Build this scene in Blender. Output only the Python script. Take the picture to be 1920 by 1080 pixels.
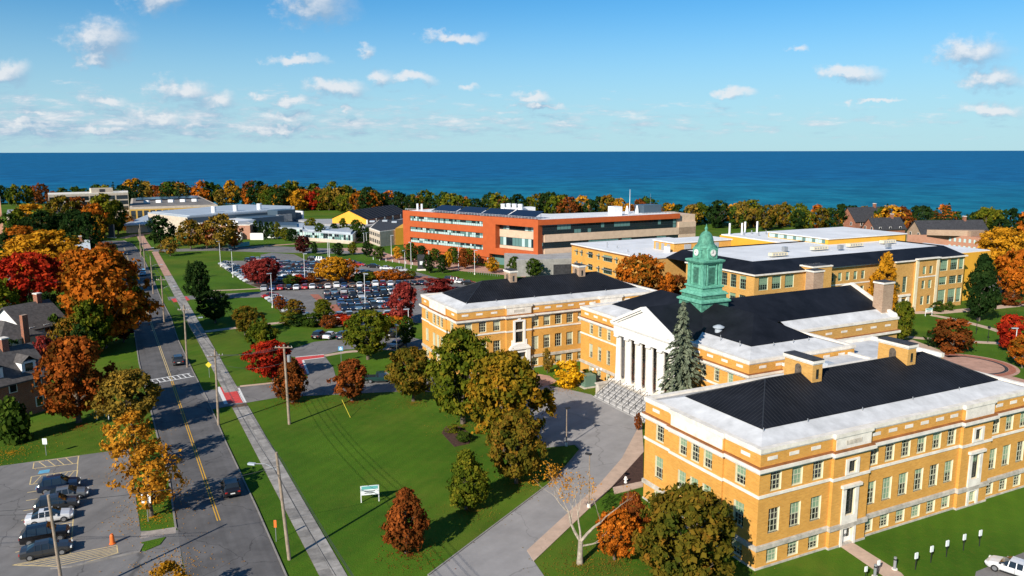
import bpy, bmesh, math, random
from mathutils import Matrix, Vector
# ---------------------------------------------------------------- camera, world, sun, exposure
S = bpy.context.scene
for o in list(bpy.data.objects): bpy.data.objects.remove(o)
C = S.collection
R = math.radians
PITCH, ROLL, CAMZ = R(9.832), R(-0.12), 40.0
cam = bpy.data.objects.new('camera', bpy.data.cameras.new('camera'))
C.objects.link(cam)
cam.data.sensor_width = 36.0; cam.data.lens = 27.75
cam.data.clip_start = 1.0; cam.data.clip_end = 90000.0
cam.matrix_world = Matrix.Translation((0, 0, CAMZ)) @ Matrix.Rotation(math.pi/2 - PITCH, 4, 'X') @ Matrix.Rotation(ROLL, 4, 'Z')
S.camera = cam
SUN_EL, SUN_AZ = R(30.0), R(212.0)       # azimuth clockwise from +Y (the view direction)
wd = bpy.data.worlds.new('World'); S.world = wd; wd.use_nodes = True
nt = wd.node_tree; nt.nodes.clear()
def nd(t, kind, **kw):
    n = t.nodes.new(kind)
    for k, v in kw.items(): setattr(n, k, v)
    return n
sky = nd(nt, 'ShaderNodeTexSky', sky_type='NISHITA')
sky.sun_disc = False; sky.sun_elevation = SUN_EL; sky.sun_rotation = SUN_AZ
sky.altitude = 100; sky.air_density = 1.0; sky.dust_density = 0.1; sky.ozone_density = 2.6
# cumulus field: puffs given as (tan azimuth, tan elevation, half width, half height) of real clouds at great distance
PUFFS = [(210,85,60,30),(196,116,34,11),(317,10,48,22),(605,20,64,32),(25,140,42,19),(345,172,54,17),(415,193,34,16),(215,192,42,11),
 (300,218,70,13),(80,215,34,10),(135,218,28,9),(375,235,46,9),(550,228,44,10),(495,182,24,8),(545,193,34,10),(635,165,54,14),(725,145,28,18),
 (775,152,38,9),(855,78,46,8),(565,117,50,7),(695,100,20,11),(660,200,22,7),(1000,184,34,9),(1012,200,48,5),(1370,177,30,9),(1585,143,56,10),
 (1485,103,24,8),(1805,108,64,24),(1850,155,52,17),(1855,212,56,13),(1580,198,16,8),(200,243,90,8),(520,246,90,7),(40,236,60,8),(1640,190,40,4),(885,165,26,7)]
fg = bpy.data.node_groups.new('cloud_field', 'ShaderNodeTree')
fg.interface.new_socket('st', in_out='INPUT', socket_type='NodeSocketVector')
fg.interface.new_socket('field', in_out='OUTPUT', socket_type='NodeSocketFloat')
gi, go = nd(fg, 'NodeGroupInput'), nd(fg, 'NodeGroupOutput')
def vmath(t, op, a, b=None, c=None):
    n = nd(t, 'ShaderNodeVectorMath', operation=op)
    for i, x in enumerate((a, b, c)):
        if x is None: continue
        if isinstance(x, (tuple, list)): n.inputs[i].default_value = x
        else: t.links.new(x, n.inputs[i])
    return n
def fmath(t, op, a, b=None, c=None, clamp=False):
    n = nd(t, 'ShaderNodeMath', operation=op, use_clamp=clamp)
    for i, x in enumerate((a, b, c)):
        if x is None: continue
        if isinstance(x, (int, float)): n.inputs[i].default_value = x
        else: t.links.new(x, n.inputs[i])
    return n.outputs[0]
wn = nd(fg, 'ShaderNodeTexNoise'); wn.inputs['Scale'].default_value = 26; wn.inputs['Detail'].default_value = 5; wn.inputs['Roughness'].default_value = .6
sq = vmath(fg, 'MULTIPLY', gi.outputs[0], (1, 1.35, 1))
fg.links.new(sq.outputs[0], wn.inputs['Vector'])
wo = vmath(fg, 'SUBTRACT', wn.outputs['Color'], (.5, .5, .5))
wo = vmath(fg, 'MULTIPLY', wo.outputs[0], (.06, .040, 0))
st = vmath(fg, 'ADD', gi.outputs[0], wo.outputs[0])
acc = None
for (px, py, hw, hh) in PUFFS:
    s0, t0, a, b = (px-960)/1500, (284-py)/1500, hw/1500*1.35, hh/1500*1.55
    m = vmath(fg, 'MULTIPLY_ADD', st.outputs[0], (1/a, 1/b, 0), (-s0/a, -t0/b, 0))
    ln = nd(fg, 'ShaderNodeVectorMath', operation='LENGTH'); fg.links.new(m.outputs[0], ln.inputs[0])
    w = .58 if hw < 30 else .88
    f1 = fmath(fg, 'SUBTRACT', w, ln.outputs['Value'])
    acc = f1 if acc is None else fmath(fg, 'SMOOTH_MAX', acc, f1, .25)
n2 = nd(fg, 'ShaderNodeTexNoise'); n2.inputs['Scale'].default_value = 52; n2.inputs['Detail'].default_value = 6; n2.inputs['Roughness'].default_value = .62
fg.links.new(sq.outputs[0], n2.inputs['Vector'])
nn = fmath(fg, 'MULTIPLY_ADD', n2.outputs['Fac'], 1.1, -.50)
# wispy deck low in the sky
n3 = nd(fg, 'ShaderNodeTexNoise'); n3.inputs['Scale'].default_value = 22; n3.inputs['Detail'].default_value = 7; n3.inputs['Roughness'].default_value = .65
fg.links.new(vmath(fg, 'MULTIPLY', gi.outputs[0], (1, 4.5, 1)).outputs[0], n3.inputs['Vector'])
sx = nd(fg, 'ShaderNodeSeparateXYZ'); fg.links.new(gi.outputs[0], sx.inputs[0])
band = fmath(fg, 'ABSOLUTE', fmath(fg, 'SUBTRACT', sx.outputs[1], .034))
band = fmath(fg, 'MULTIPLY_ADD', band, -13.0, .62)
side = fmath(fg, 'MULTIPLY_ADD', sx.outputs[0], -.45, -.14)
low = fmath(fg, 'ADD', fmath(fg, 'ADD', band, side), fmath(fg, 'MULTIPLY_ADD', n3.outputs['Fac'], 2.4, -1.45))
tot = fmath(fg, 'MAXIMUM', fmath(fg, 'ADD', acc, nn), low)
fg.links.new(tot, go.inputs[0])
tc = nd(nt, 'ShaderNodeTexCoord')
sp = nd(nt, 'ShaderNodeSeparateXYZ'); nt.links.new(tc.outputs['Generated'], sp.inputs[0])
ay = fmath(nt, 'MAXIMUM', fmath(nt, 'ABSOLUTE', sp.outputs[1]), .2)
cs, ct = fmath(nt, 'DIVIDE', sp.outputs[0], ay), fmath(nt, 'DIVIDE', sp.outputs[2], ay)
cv = nd(nt, 'ShaderNodeCombineXYZ'); nt.links.new(cs, cv.inputs[0]); nt.links.new(ct, cv.inputs[1])
ga, gb = nd(nt, 'ShaderNodeGroup'), nd(nt, 'ShaderNodeGroup'); ga.node_tree = gb.node_tree = fg
nt.links.new(cv.outputs[0], ga.inputs[0])
nt.links.new(vmath(nt, 'ADD', cv.outputs[0], (-.006, .013, 0)).outputs[0], gb.inputs[0])
cover = nd(nt, 'ShaderNodeMapRange', interpolation_type='SMOOTHSTEP'); nt.links.new(ga.outputs[0], cover.inputs[0])
cover.inputs['From Min'].default_value = -.16; cover.inputs['From Max'].default_value = .7; cover.inputs['To Max'].default_value = .82
up = nd(nt, 'ShaderNodeMapRange'); nt.links.new(ct, up.inputs[0]); up.inputs['From Min'].default_value = .001; up.inputs['From Max'].default_value = .02
cfac = fmath(nt, 'MULTIPLY', cover.outputs[0], up.outputs[0])
lit = fmath(nt, 'MULTIPLY_ADD', fmath(nt, 'SUBTRACT', ga.outputs[0], gb.outputs[0]), 1.15, .24, clamp=True)
ccol = nd(nt, 'ShaderNodeMix', data_type='RGBA'); nt.links.new(lit, ccol.inputs['Factor'])
ccol.inputs['A'].default_value = (3.5, 5.2, 7.2, 1); ccol.inputs['B'].default_value = (9.3, 9.4, 9.7, 1)
tint = nd(nt, 'ShaderNodeMix', data_type='RGBA', blend_type='MULTIPLY'); tint.inputs['Factor'].default_value = 1
nt.links.new(sky.outputs[0], tint.inputs['A']); tint.inputs['B'].default_value = (.36, .93, 1.28, 1)
# pale haze low over the water, all round the horizon
hz = nd(nt, 'ShaderNodeMapRange', interpolation_type='SMOOTHSTEP'); nt.links.new(sp.outputs[2], hz.inputs[0])
hz.inputs['From Min'].default_value = .0; hz.inputs['From Max'].default_value = .2; hz.inputs['To Min'].default_value = .78; hz.inputs['To Max'].default_value = 0
hmix = nd(nt, 'ShaderNodeMix', data_type='RGBA'); nt.links.new(hz.outputs[0], hmix.inputs['Factor']); nt.links.new(tint.outputs['Result'], hmix.inputs['A']); hmix.inputs['B'].default_value = (5.7, 7.8, 8.9, 1)
smix = nd(nt, 'ShaderNodeMix', data_type='RGBA'); nt.links.new(cfac, smix.inputs['Factor'])
nt.links.new(hmix.outputs['Result'], smix.inputs['A']); nt.links.new(ccol.outputs['Result'], smix.inputs['B'])
bg = nd(nt, 'ShaderNodeBackground'); bg.inputs['Strength'].default_value = 0.06
nt.links.new(smix.outputs['Result'], bg.inputs['Color'])
wo_ = nd(nt, 'ShaderNodeOutputWorld'); nt.links.new(bg.outputs[0], wo_.inputs[0])
sl = bpy.data.lights.new('sun', 'SUN'); sl.energy = 4.6; sl.angle = R(0.53); sl.color = (1.0, .93, .82)
sun = bpy.data.objects.new('sun', sl); C.objects.link(sun)
sd = Vector((math.sin(SUN_AZ)*math.cos(SUN_EL), math.cos(SUN_AZ)*math.cos(SUN_EL), math.sin(SUN_EL)))
sun.rotation_euler = sd.to_track_quat('Z', 'Y').to_euler(); sun.location = sd*200
S.view_settings.view_transform = 'Standard'; S.view_settings.look = 'None'
S.view_settings.exposure = 0.6; S.view_settings.gamma = 1.0; S.view_settings.use_curve_mapping = False

# ---------------------------------------------------------------- helpers
rng = random.Random(7)
BX, BY, BROT = 23.40, 70.50, R(26.6)       # campus grid: origin at a corner of the brick hall, u and v along its walls
CU, SU = math.cos(BROT), math.sin(BROT)
def W(u, v, z=0.0): return (BX + u*CU - v*SU, BY + u*SU + v*CU, z)
def UV(x, y):
    x -= BX; y -= BY; return (x*CU + y*SU, -x*SU + y*CU)
MATS = {}
def pm(name, col, rough=.75, var=.18, scale=.6, bump=0.0, bscale=8.0, spec=.3, metal=0.0, col2=None, detail=6):
    m = bpy.data.materials.new(name); m.use_nodes = True; t = m.node_tree; b = t.nodes['Principled BSDF']
    b.inputs['Roughness'].default_value = rough; b.inputs['Specular IOR Level'].default_value = spec; b.inputs['Metallic'].default_value = metal
    c2 = col2 or tuple(max(0, c*(1-2*var)) for c in col); c1 = col if col2 else tuple(min(1, c*(1+var)) for c in col)
    g = nd(t, 'ShaderNodeNewGeometry'); n = nd(t, 'ShaderNodeTexNoise'); n.inputs['Scale'].default_value = scale; n.inputs['Detail'].default_value = detail
    n.inputs['Roughness'].default_value = .65
    t.links.new(g.outputs['Position'], n.inputs['Vector'])
    r = nd(t, 'ShaderNodeMapRange'); r.inputs['From Min'].default_value = .3; r.inputs['From Max'].default_value = .7
    t.links.new(n.outputs['Fac'], r.inputs[0])
    x = nd(t, 'ShaderNodeMix', data_type='RGBA'); x.inputs['A'].default_value = (*c2, 1); x.inputs['B'].default_value = (*c1, 1)
    t.links.new(r.outputs[0], x.inputs['Factor']); t.links.new(x.outputs['Result'], b.inputs['Base Color'])
    if bump:
        n2 = nd(t, 'ShaderNodeTexNoise'); n2.inputs['Scale'].default_value = bscale; n2.inputs['Detail'].default_value = 4
        t.links.new(g.outputs['Position'], n2.inputs['Vector'])
        bp = nd(t, 'ShaderNodeBump'); bp.inputs['Strength'].default_value = bump; bp.inputs['Distance'].default_value = .1
        t.links.new(n2.outputs['Fac'], bp.inputs['Height']); t.links.new(bp.outputs[0], b.inputs['Normal'])
    MATS[name] = m; return m
def flat(name, col, rough=.6, spec=.3, metal=0.0):
    m = bpy.data.materials.new(name); m.use_nodes = True; b = m.node_tree.nodes['Principled BSDF']
    b.inputs['Base Color'].default_value = (*col, 1); b.inputs['Roughness'].default_value = rough
    b.inputs['Specular IOR Level'].default_value = spec; b.inputs['Metallic'].default_value = metal
    MATS[name] = m; return m
def brickmat(name, c1, c2, mortar, var=.25):
    m = bpy.data.materials.new(name); m.use_nodes = True; t = m.node_tree; b = t.nodes['Principled BSDF']; b.inputs['Roughness'].default_value = .85
    b.inputs['Specular IOR Level'].default_value = .2
    tc = nd(t, 'ShaderNodeTexCoord'); s = nd(t, 'ShaderNodeSeparateXYZ'); t.links.new(tc.outputs['Object'], s.inputs[0])
    a = fmath(t, 'ADD', s.outputs[0], s.outputs[1]); c = nd(t, 'ShaderNodeCombineXYZ'); t.links.new(a, c.inputs[0]); t.links.new(s.outputs[2], c.inputs[1])
    k = nd(t, 'ShaderNodeTexBrick'); t.links.new(c.outputs[0], k.inputs['Vector']); k.inputs['Scale'].default_value = 1
    k.inputs['Brick Width'].default_value = .42; k.inputs['Row Height'].default_value = .15; k.inputs['Mortar Size'].default_value = .012; k.inputs['Bias'].default_value = .0
    k.inputs['Color1'].default_value = (*c1, 1); k.inputs['Color2'].default_value = (*c2, 1); k.inputs['Mortar'].default_value = (*mortar, 1)
    g = nd(t, 'ShaderNodeNewGeometry'); n = nd(t, 'ShaderNodeTexNoise'); n.inputs['Scale'].default_value = .35; n.inputs['Detail'].default_value = 7; n.inputs['Roughness'].default_value = .7
    t.links.new(g.outputs['Position'], n.inputs['Vector'])
    v = fmath(t, 'MULTIPLY_ADD', n.outputs['Fac'], var*2, 1-var)
    x = nd(t, 'ShaderNodeMix', data_type='RGBA', blend_type='MULTIPLY'); x.inputs['Factor'].default_value = 1
    cc = nd(t, 'ShaderNodeCombineColor'); [t.links.new(v, cc.inputs[i]) for i in range(3)]
    t.links.new(k.outputs['Color'], x.inputs['A']); t.links.new(cc.outputs[0], x.inputs['B']); t.links.new(x.outputs['Result'], b.inputs['Base Color'])
    bp = nd(t, 'ShaderNodeBump'); bp.inputs['Strength'].default_value = .35; bp.inputs['Distance'].default_value = .02
    t.links.new(k.outputs['Fac'], bp.inputs['Height']); bp.invert = True; t.links.new(bp.outputs[0], b.inputs['Normal'])
    MATS[name] = m; return m
class MB:
    def __init__(s): s.v = []; s.f = []; s.m = []; s.k = 0
    def mat(s, k): s.k = k; return s
    def face(s, pts):
        i = len(s.v); s.v += [tuple(p) for p in pts]; s.f.append(tuple(range(i, i+len(pts)))); s.m.append(s.k); return s
    def box(s, x0, x1, y0, y1, z0, z1):
        i = len(s.v); s.v += [(x0,y0,z0),(x1,y0,z0),(x1,y1,z0),(x0,y1,z0),(x0,y0,z1),(x1,y0,z1),(x1,y1,z1),(x0,y1,z1)]
        for q in ((0,3,2,1),(4,5,6,7),(0,1,5,4),(1,2,6,5),(2,3,7,6),(3,0,4,7)): s.f.append(tuple(i+a for a in q)); s.m.append(s.k)
        return s
    def prism(s, poly, z0, z1, top=True, bottom=False):
        n = len(poly); i = len(s.v)
        ar = sum(poly[a][0]*poly[(a+1) % n][1]-poly[(a+1) % n][0]*poly[a][1] for a in range(n))
        if ar < 0: poly = poly[::-1]
        s.v += [(p[0], p[1], z0) for p in poly] + [(p[0], p[1], z1) for p in poly]
        for a in range(n):
            b = (a+1) % n; s.f.append((i+a, i+b, i+n+b, i+n+a)); s.m.append(s.k)
        if top: s.f.append(tuple(i+n+a for a in range(n))); s.m.append(s.k)
        if bottom: s.f.append(tuple(i+a for a in range(n))[::-1]); s.m.append(s.k)
        return s
    def tube(s, p0, p1, r0, r1=None, n=8, caps=True):
        r1 = r0 if r1 is None else r1; p0, p1 = Vector(p0), Vector(p1); d = (p1-p0).normalized()
        a = d.orthogonal().normalized(); b = d.cross(a); i = len(s.v)
        for p, r in ((p0, r0), (p1, r1)):
            for k in range(n):
                t = 2*math.pi*k/n; s.v.append(tuple(p + a*(r*math.cos(t)) + b*(r*math.sin(t))))
        for k in range(n):
            j = (k+1) % n; s.f.append((i+k, i+j, i+n+j, i+n+k)); s.m.append(s.k)
        if caps:
            s.f.append(tuple(i+k for k in range(n))[::-1]); s.m.append(s.k); s.f.append(tuple(i+n+k for k in range(n))); s.m.append(s.k)
        return s
    def path(s, pts, rs, n=6):
        for a in range(len(pts)-1): s.tube(pts[a], pts[a+1], rs[a], rs[a+1], n, caps=(a == len(pts)-2))
        return s
    def lathe(s, prof, n=20, cx=0, cy=0, sq=False, a0=0):
        i = len(s.v)
        for (r, z) in prof:
            for k in range(n):
                t = a0 + 2*math.pi*k/n; s.v.append((cx+r*math.cos(t), cy+r*math.sin(t), z))
        for a in range(len(prof)-1):
            for k in range(n):
                j = (k+1) % n; s.f.append((i+a*n+k, i+a*n+j, i+(a+1)*n+j, i+(a+1)*n+k)); s.m.append(s.k)
        s.f.append(tuple(i+(len(prof)-1)*n+k for k in range(n))); s.m.append(s.k)
        return s
    def sqloft(s, prof, cx=0, cy=0): return s.lathe([(w*math.sqrt(2), z) for w, z in prof], 4, cx, cy, a0=math.pi/4)
    def mesh(s, name, mats, smooth=False):
        me = bpy.data.meshes.new(name); me.from_pydata(s.v, [], s.f)
        for m in (mats if isinstance(mats, (list, tuple)) else [mats]): me.materials.append(MATS[m] if isinstance(m, str) else m)
        me.polygons.foreach_set('material_index', s.m)
        if smooth: me.polygons.foreach_set('use_smooth', [True]*len(s.f))
        me.update(); return me
    def build(s, name, mats, parent=None, loc=(0,0,0), rz=0.0, smooth=False):
        return put(name, s.mesh(name, mats, smooth), parent, loc, rz)
def put(name, me, parent=None, loc=(0,0,0), rz=0.0, sc=None):
    o = bpy.data.objects.new(name, me); C.objects.link(o); o.parent = parent; o.location = loc
    if rz: o.rotation_euler = (0, 0, rz)
    if sc is not None: o.scale = (sc, sc, sc) if isinstance(sc, (int, float)) else sc
    return o
def tag(o, label=None, cat=None, group=None, kind=None):
    if label: o['label'] = label
    if cat: o['category'] = cat
    if group: o['group'] = group
    if kind: o['kind'] = kind
    return o
def thing(name, label, cat, loc=(0,0,0), rz=0.0, group=None):
    return tag(put(name, None, None, loc, rz), label, cat, group)
def copy_tree(o, parent=None):
    c = o.copy(); C.objects.link(c); c.parent = parent
    for ch in o.children: copy_tree(ch, c)
    return c

# ---------------------------------------------------------------- materials
brickmat('yellow_brick', (.66,.325,.066), (.56,.26,.048), (.54,.33,.11))
brickmat('buff_brick', (.60,.325,.085), (.50,.255,.062), (.52,.34,.14))
brickmat('tan_brick', (.40,.27,.18), (.32,.20,.13), (.42,.34,.26))
brickmat('red_brick', (.30,.10,.05), (.22,.07,.04), (.34,.25,.19))
brickmat('pink_brick', (.42,.20,.13), (.36,.16,.10), (.42,.28,.2))
pm('limestone', (.76,.70,.61), .8, .13, 1.0, detail=10); pm('grey_stone', (.50,.45,.38), .85, .2, 1.2, .2)
pm('white_paint', (.78,.75,.70), .55, .04, .5); pm('cream_trim', (.72,.62,.42), .7, .08, 1)
pm('white_roof', (.56,.56,.56), .75, .13, .5, detail=11); pm('bright_roof', (.70,.70,.70), .65, .09, .12, detail=9)
pm('grey_roof', (.34,.34,.34), .8, .12, .2); pm('black_roof', (.0105,.0115,.0155), .6, .3, .25, spec=.18, detail=9); pm('seam_metal', (.030,.031,.034), .5, .2, 1)
pm('slate_roof', (.045,.045,.05), .8, .25, 1.5, .3, 10); pm('shingle', (.10,.09,.085), .9, .22, 2.0, .3, 14)
pm('rust_gutter', (.28,.11,.04), .6, .2, 1); pm('copper', (.115,.34,.235), .7, .30, 1.9, .1, 6, col2=(.035,.13,.09), detail=9)
pm('copper_light', (.17,.46,.33), .7, .25, 1.9, col2=(.06,.22,.15), detail=9)
flat('pane', (.015,.018,.02), .06, .6); flat('blind_green', (.20,.30,.19), .35, .5); flat('blind_cream', (.42,.44,.32), .4, .5)
flat('sash_cream', (.46,.45,.32), .5); flat('sash_green', (.20,.30,.22), .5); flat('dark_frame', (.03,.035,.035), .5)
flat('teal_glass', (.10,.20,.19), .08, .7); flat('pale_glass', (.42,.56,.54), .12, .7); flat('dark_glass', (.012,.022,.028), .06, .8)
flat('black_metal', (.02,.02,.022), .5); flat('grey_metal', (.30,.31,.32), .45, .5, .3); flat('white_metal', (.72,.72,.72), .4)
pm('gravel_roof', (.20,.18,.16), .9, .25, .15); pm('step_stone', (.47,.455,.44), .85, .12, 1.5); pm('step_stone_shade', (.33,.32,.31), .85, .12, 1.5)
flat('navy_metal', (.055,.085,.115), .45, .4); pm('silver_roof', (.40,.44,.48), .45, .08, .1, spec=.5)
pm('terracotta', (.43,.088,.022), .6, .06, .5); pm('beige_panel', (.56,.41,.29), .7, .08, .6); pm('grey_block', (.30,.29,.27), .85, .12, .8)
flat('solar', (.010,.014,.028), .18, .6); pm('orange_wall', (.72,.36,.035), .7, .05, .4); pm('beige_stone', (.55,.46,.36), .85, .12, .8)
pm('asphalt_road', (.118,.112,.110), .85, .18, .25, .15, 25, detail=9); pm('asphalt_lot', (.185,.175,.168), .85, .14, .2, .15, 25, detail=9)
pm('asphalt_drive', (.285,.27,.262), .85, .09, .3, .1, 25, detail=8)
pm('concrete', (.36,.31,.27), .85, .2, .8, .1, 20); pm('tan_concrete', (.50,.36,.27), .85, .1, .7); pm('kerb_stone', (.25,.23,.21), .85, .15, 1)
pm('brick_paver', (.38,.14,.09), .8, .2, 2.5); pm('salmon_paver', (.46,.27,.20), .85, .15, .5); pm('red_paint', (.62,.07,.06), .7, .18, 2.0)
pm('white_marking', (.70,.69,.66), .7, .12, 2.5); pm('yellow_marking', (.66,.36,.03), .7, .15, 2.5); pm('cream_marking', (.66,.50,.24), .7, .15, 2.5)
pm('blue_marking', (.13,.38,.55), .7, .12, 2); pm('mulch', (.07,.035,.025), .95, .3, 3, .3, 20); pm('soil', (.12,.08,.05), .95, .3, 1)
pm('bark', (.13,.10,.075), .9, .3, 3, .4, 12); pm('pale_bark', (.36,.30,.23), .9, .25, 3, .4, 12); pm('wood_pole', (.30,.23,.17), .85, .2, 2, .2, 12)
flat('wire', (.05,.05,.05), .5); flat('sign_teal', (.12,.38,.36), .5); flat('sign_white', (.75,.78,.76), .5); flat('sign_blue', (.10,.32,.52), .5)
flat('sign_yellow', (.62,.50,.04), .5); flat('cone_orange', (.75,.16,.03), .5); flat('gold_wall', (.55,.33,.07), .7)
flat('tyre', (.015,.015,.016), .8); flat('rim', (.45,.46,.48), .3, .5, .8); flat('car_glass', (.015,.02,.024), .05, .8)
flat('tail_red', (.45,.015,.01), .3, .5); flat('head_lamp', (.75,.75,.72), .15, .6); flat('siding', (.75,.74,.72), .6); flat('siding_tan', (.52,.45,.36), .7)
flat('utility_green', (.12,.20,.15), .5); flat('skin_dark', (.05,.04,.04), .7)
def grassmat():
    m = pm('grass', (.072,.150,.009), .95, .0, .055, .7, 6, spec=.1, col2=(.030,.080,.005), detail=11); t = m.node_tree; b = t.nodes['Principled BSDF']
    g = nd(t, 'ShaderNodeNewGeometry'); n = nd(t, 'ShaderNodeTexNoise'); n.inputs['Scale'].default_value = 1.6; n.inputs['Detail'].default_value = 8; n.inputs['Roughness'].default_value = .8
    t.links.new(g.outputs['Position'], n.inputs['Vector']); r = nd(t, 'ShaderNodeMapRange'); r.inputs['From Min'].default_value = .5; r.inputs['From Max'].default_value = .78
    t.links.new(n.outputs['Fac'], r.inputs[0]); x = nd(t, 'ShaderNodeMix', data_type='RGBA'); f = fmath(t, 'MULTIPLY', r.outputs[0], .55)
    t.links.new(f, x.inputs['Factor']); src = b.inputs['Base Color'].links[0].from_socket
    t.links.new(src, x.inputs['A']); x.inputs['B'].default_value = (.13,.125,.018,1)
    # faint mowing stripes and worn yellowish ground
    mp = nd(t, 'ShaderNodeMapping'); mp.inputs['Rotation'].default_value = (0,0,.45); t.links.new(g.outputs['Position'], mp.inputs[0])
    wv = nd(t, 'ShaderNodeTexWave'); wv.inputs['Scale'].default_value = .16; wv.inputs['Distortion'].default_value = 2.5; wv.inputs['Detail'].default_value = 2; wv.inputs['Detail Scale'].default_value = .4; t.links.new(mp.outputs[0], wv.inputs['Vector'])
    n5 = nd(t, 'ShaderNodeTexNoise'); n5.inputs['Scale'].default_value = .022; n5.inputs['Detail'].default_value = 10; n5.inputs['Roughness'].default_value = .75; t.links.new(g.outputs['Position'], n5.inputs['Vector'])
    r5 = nd(t, 'ShaderNodeMapRange'); r5.inputs['From Min'].default_value = .48; r5.inputs['From Max'].default_value = .66; r5.inputs['To Max'].default_value = .5; t.links.new(n5.outputs['Fac'], r5.inputs[0])
    y = nd(t, 'ShaderNodeMix', data_type='RGBA'); t.links.new(r5.outputs[0], y.inputs['Factor']); t.links.new(x.outputs['Result'], y.inputs['A']); y.inputs['B'].default_value = (.155,.15,.022,1)
    s = fmath(t, 'MULTIPLY_ADD', wv.outputs['Fac'], .07, .965); cc = nd(t, 'ShaderNodeCombineColor'); [t.links.new(s, cc.inputs[i]) for i in range(3)]
    z = nd(t, 'ShaderNodeMix', data_type='RGBA', blend_type='MULTIPLY'); z.inputs['Factor'].default_value = 1; t.links.new(y.outputs['Result'], z.inputs['A']); t.links.new(cc.outputs[0], z.inputs['B'])
    t.links.new(z.outputs['Result'], b.inputs['Base Color'])
grassmat()
def wear(name, ang, tracks=.35, cracks=.55, cell=.16):
    # wheel-track streaks along the carriageway and a net of sealed cracks
    m = MATS[name]; t = m.node_tree; b = t.nodes['Principled BSDF']; src = b.inputs['Base Color'].links[0].from_socket
    g = nd(t, 'ShaderNodeNewGeometry'); mp = nd(t, 'ShaderNodeMapping', vector_type='TEXTURE'); mp.inputs['Rotation'].default_value = (0,0,ang); t.links.new(g.outputs['Position'], mp.inputs[0])
    m2 = nd(t, 'ShaderNodeMapping'); m2.inputs['Scale'].default_value = (.9,.012,1); t.links.new(mp.outputs[0], m2.inputs[0])
    n = nd(t, 'ShaderNodeTexNoise'); n.inputs['Scale'].default_value = 1; n.inputs['Detail'].default_value = 3; t.links.new(m2.outputs[0], n.inputs['Vector'])
    v = nd(t, 'ShaderNodeTexVoronoi', feature='DISTANCE_TO_EDGE'); v.inputs['Scale'].default_value = cell
    dn = nd(t, 'ShaderNodeTexNoise'); dn.inputs['Scale'].default_value = .4; dn.inputs['Detail'].default_value = 4; t.links.new(g.outputs['Position'], dn.inputs['Vector'])
    dv = vmath(t, 'MULTIPLY_ADD', dn.outputs['Color'], (3,3,0), g.outputs['Position']); t.links.new(dv.outputs[0], v.inputs['Vector'])
    r = nd(t, 'ShaderNodeMapRange'); r.inputs['From Min'].default_value = .0015; r.inputs['From Max'].default_value = .006; r.inputs['To Min'].default_value = 1-cracks; t.links.new(v.outputs['Distance'], r.inputs[0])
    s = fmath(t, 'MULTIPLY', r.outputs[0], fmath(t, 'MULTIPLY_ADD', n.outputs['Fac'], tracks*2, 1-tracks)); cc = nd(t, 'ShaderNodeCombineColor'); [t.links.new(s, cc.inputs[i]) for i in range(3)]
    z = nd(t, 'ShaderNodeMix', data_type='RGBA', blend_type='MULTIPLY'); z.inputs['Factor'].default_value = 1; t.links.new(src, z.inputs['A']); t.links.new(cc.outputs[0], z.inputs['B']); t.links.new(z.outputs['Result'], b.inputs['Base Color'])
wear('asphalt_road', R(27.3), .4, .45, .10); wear('asphalt_lot', R(-12), .22, .4, .09); wear('asphalt_drive', R(-40), .12, .25, .07)
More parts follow.
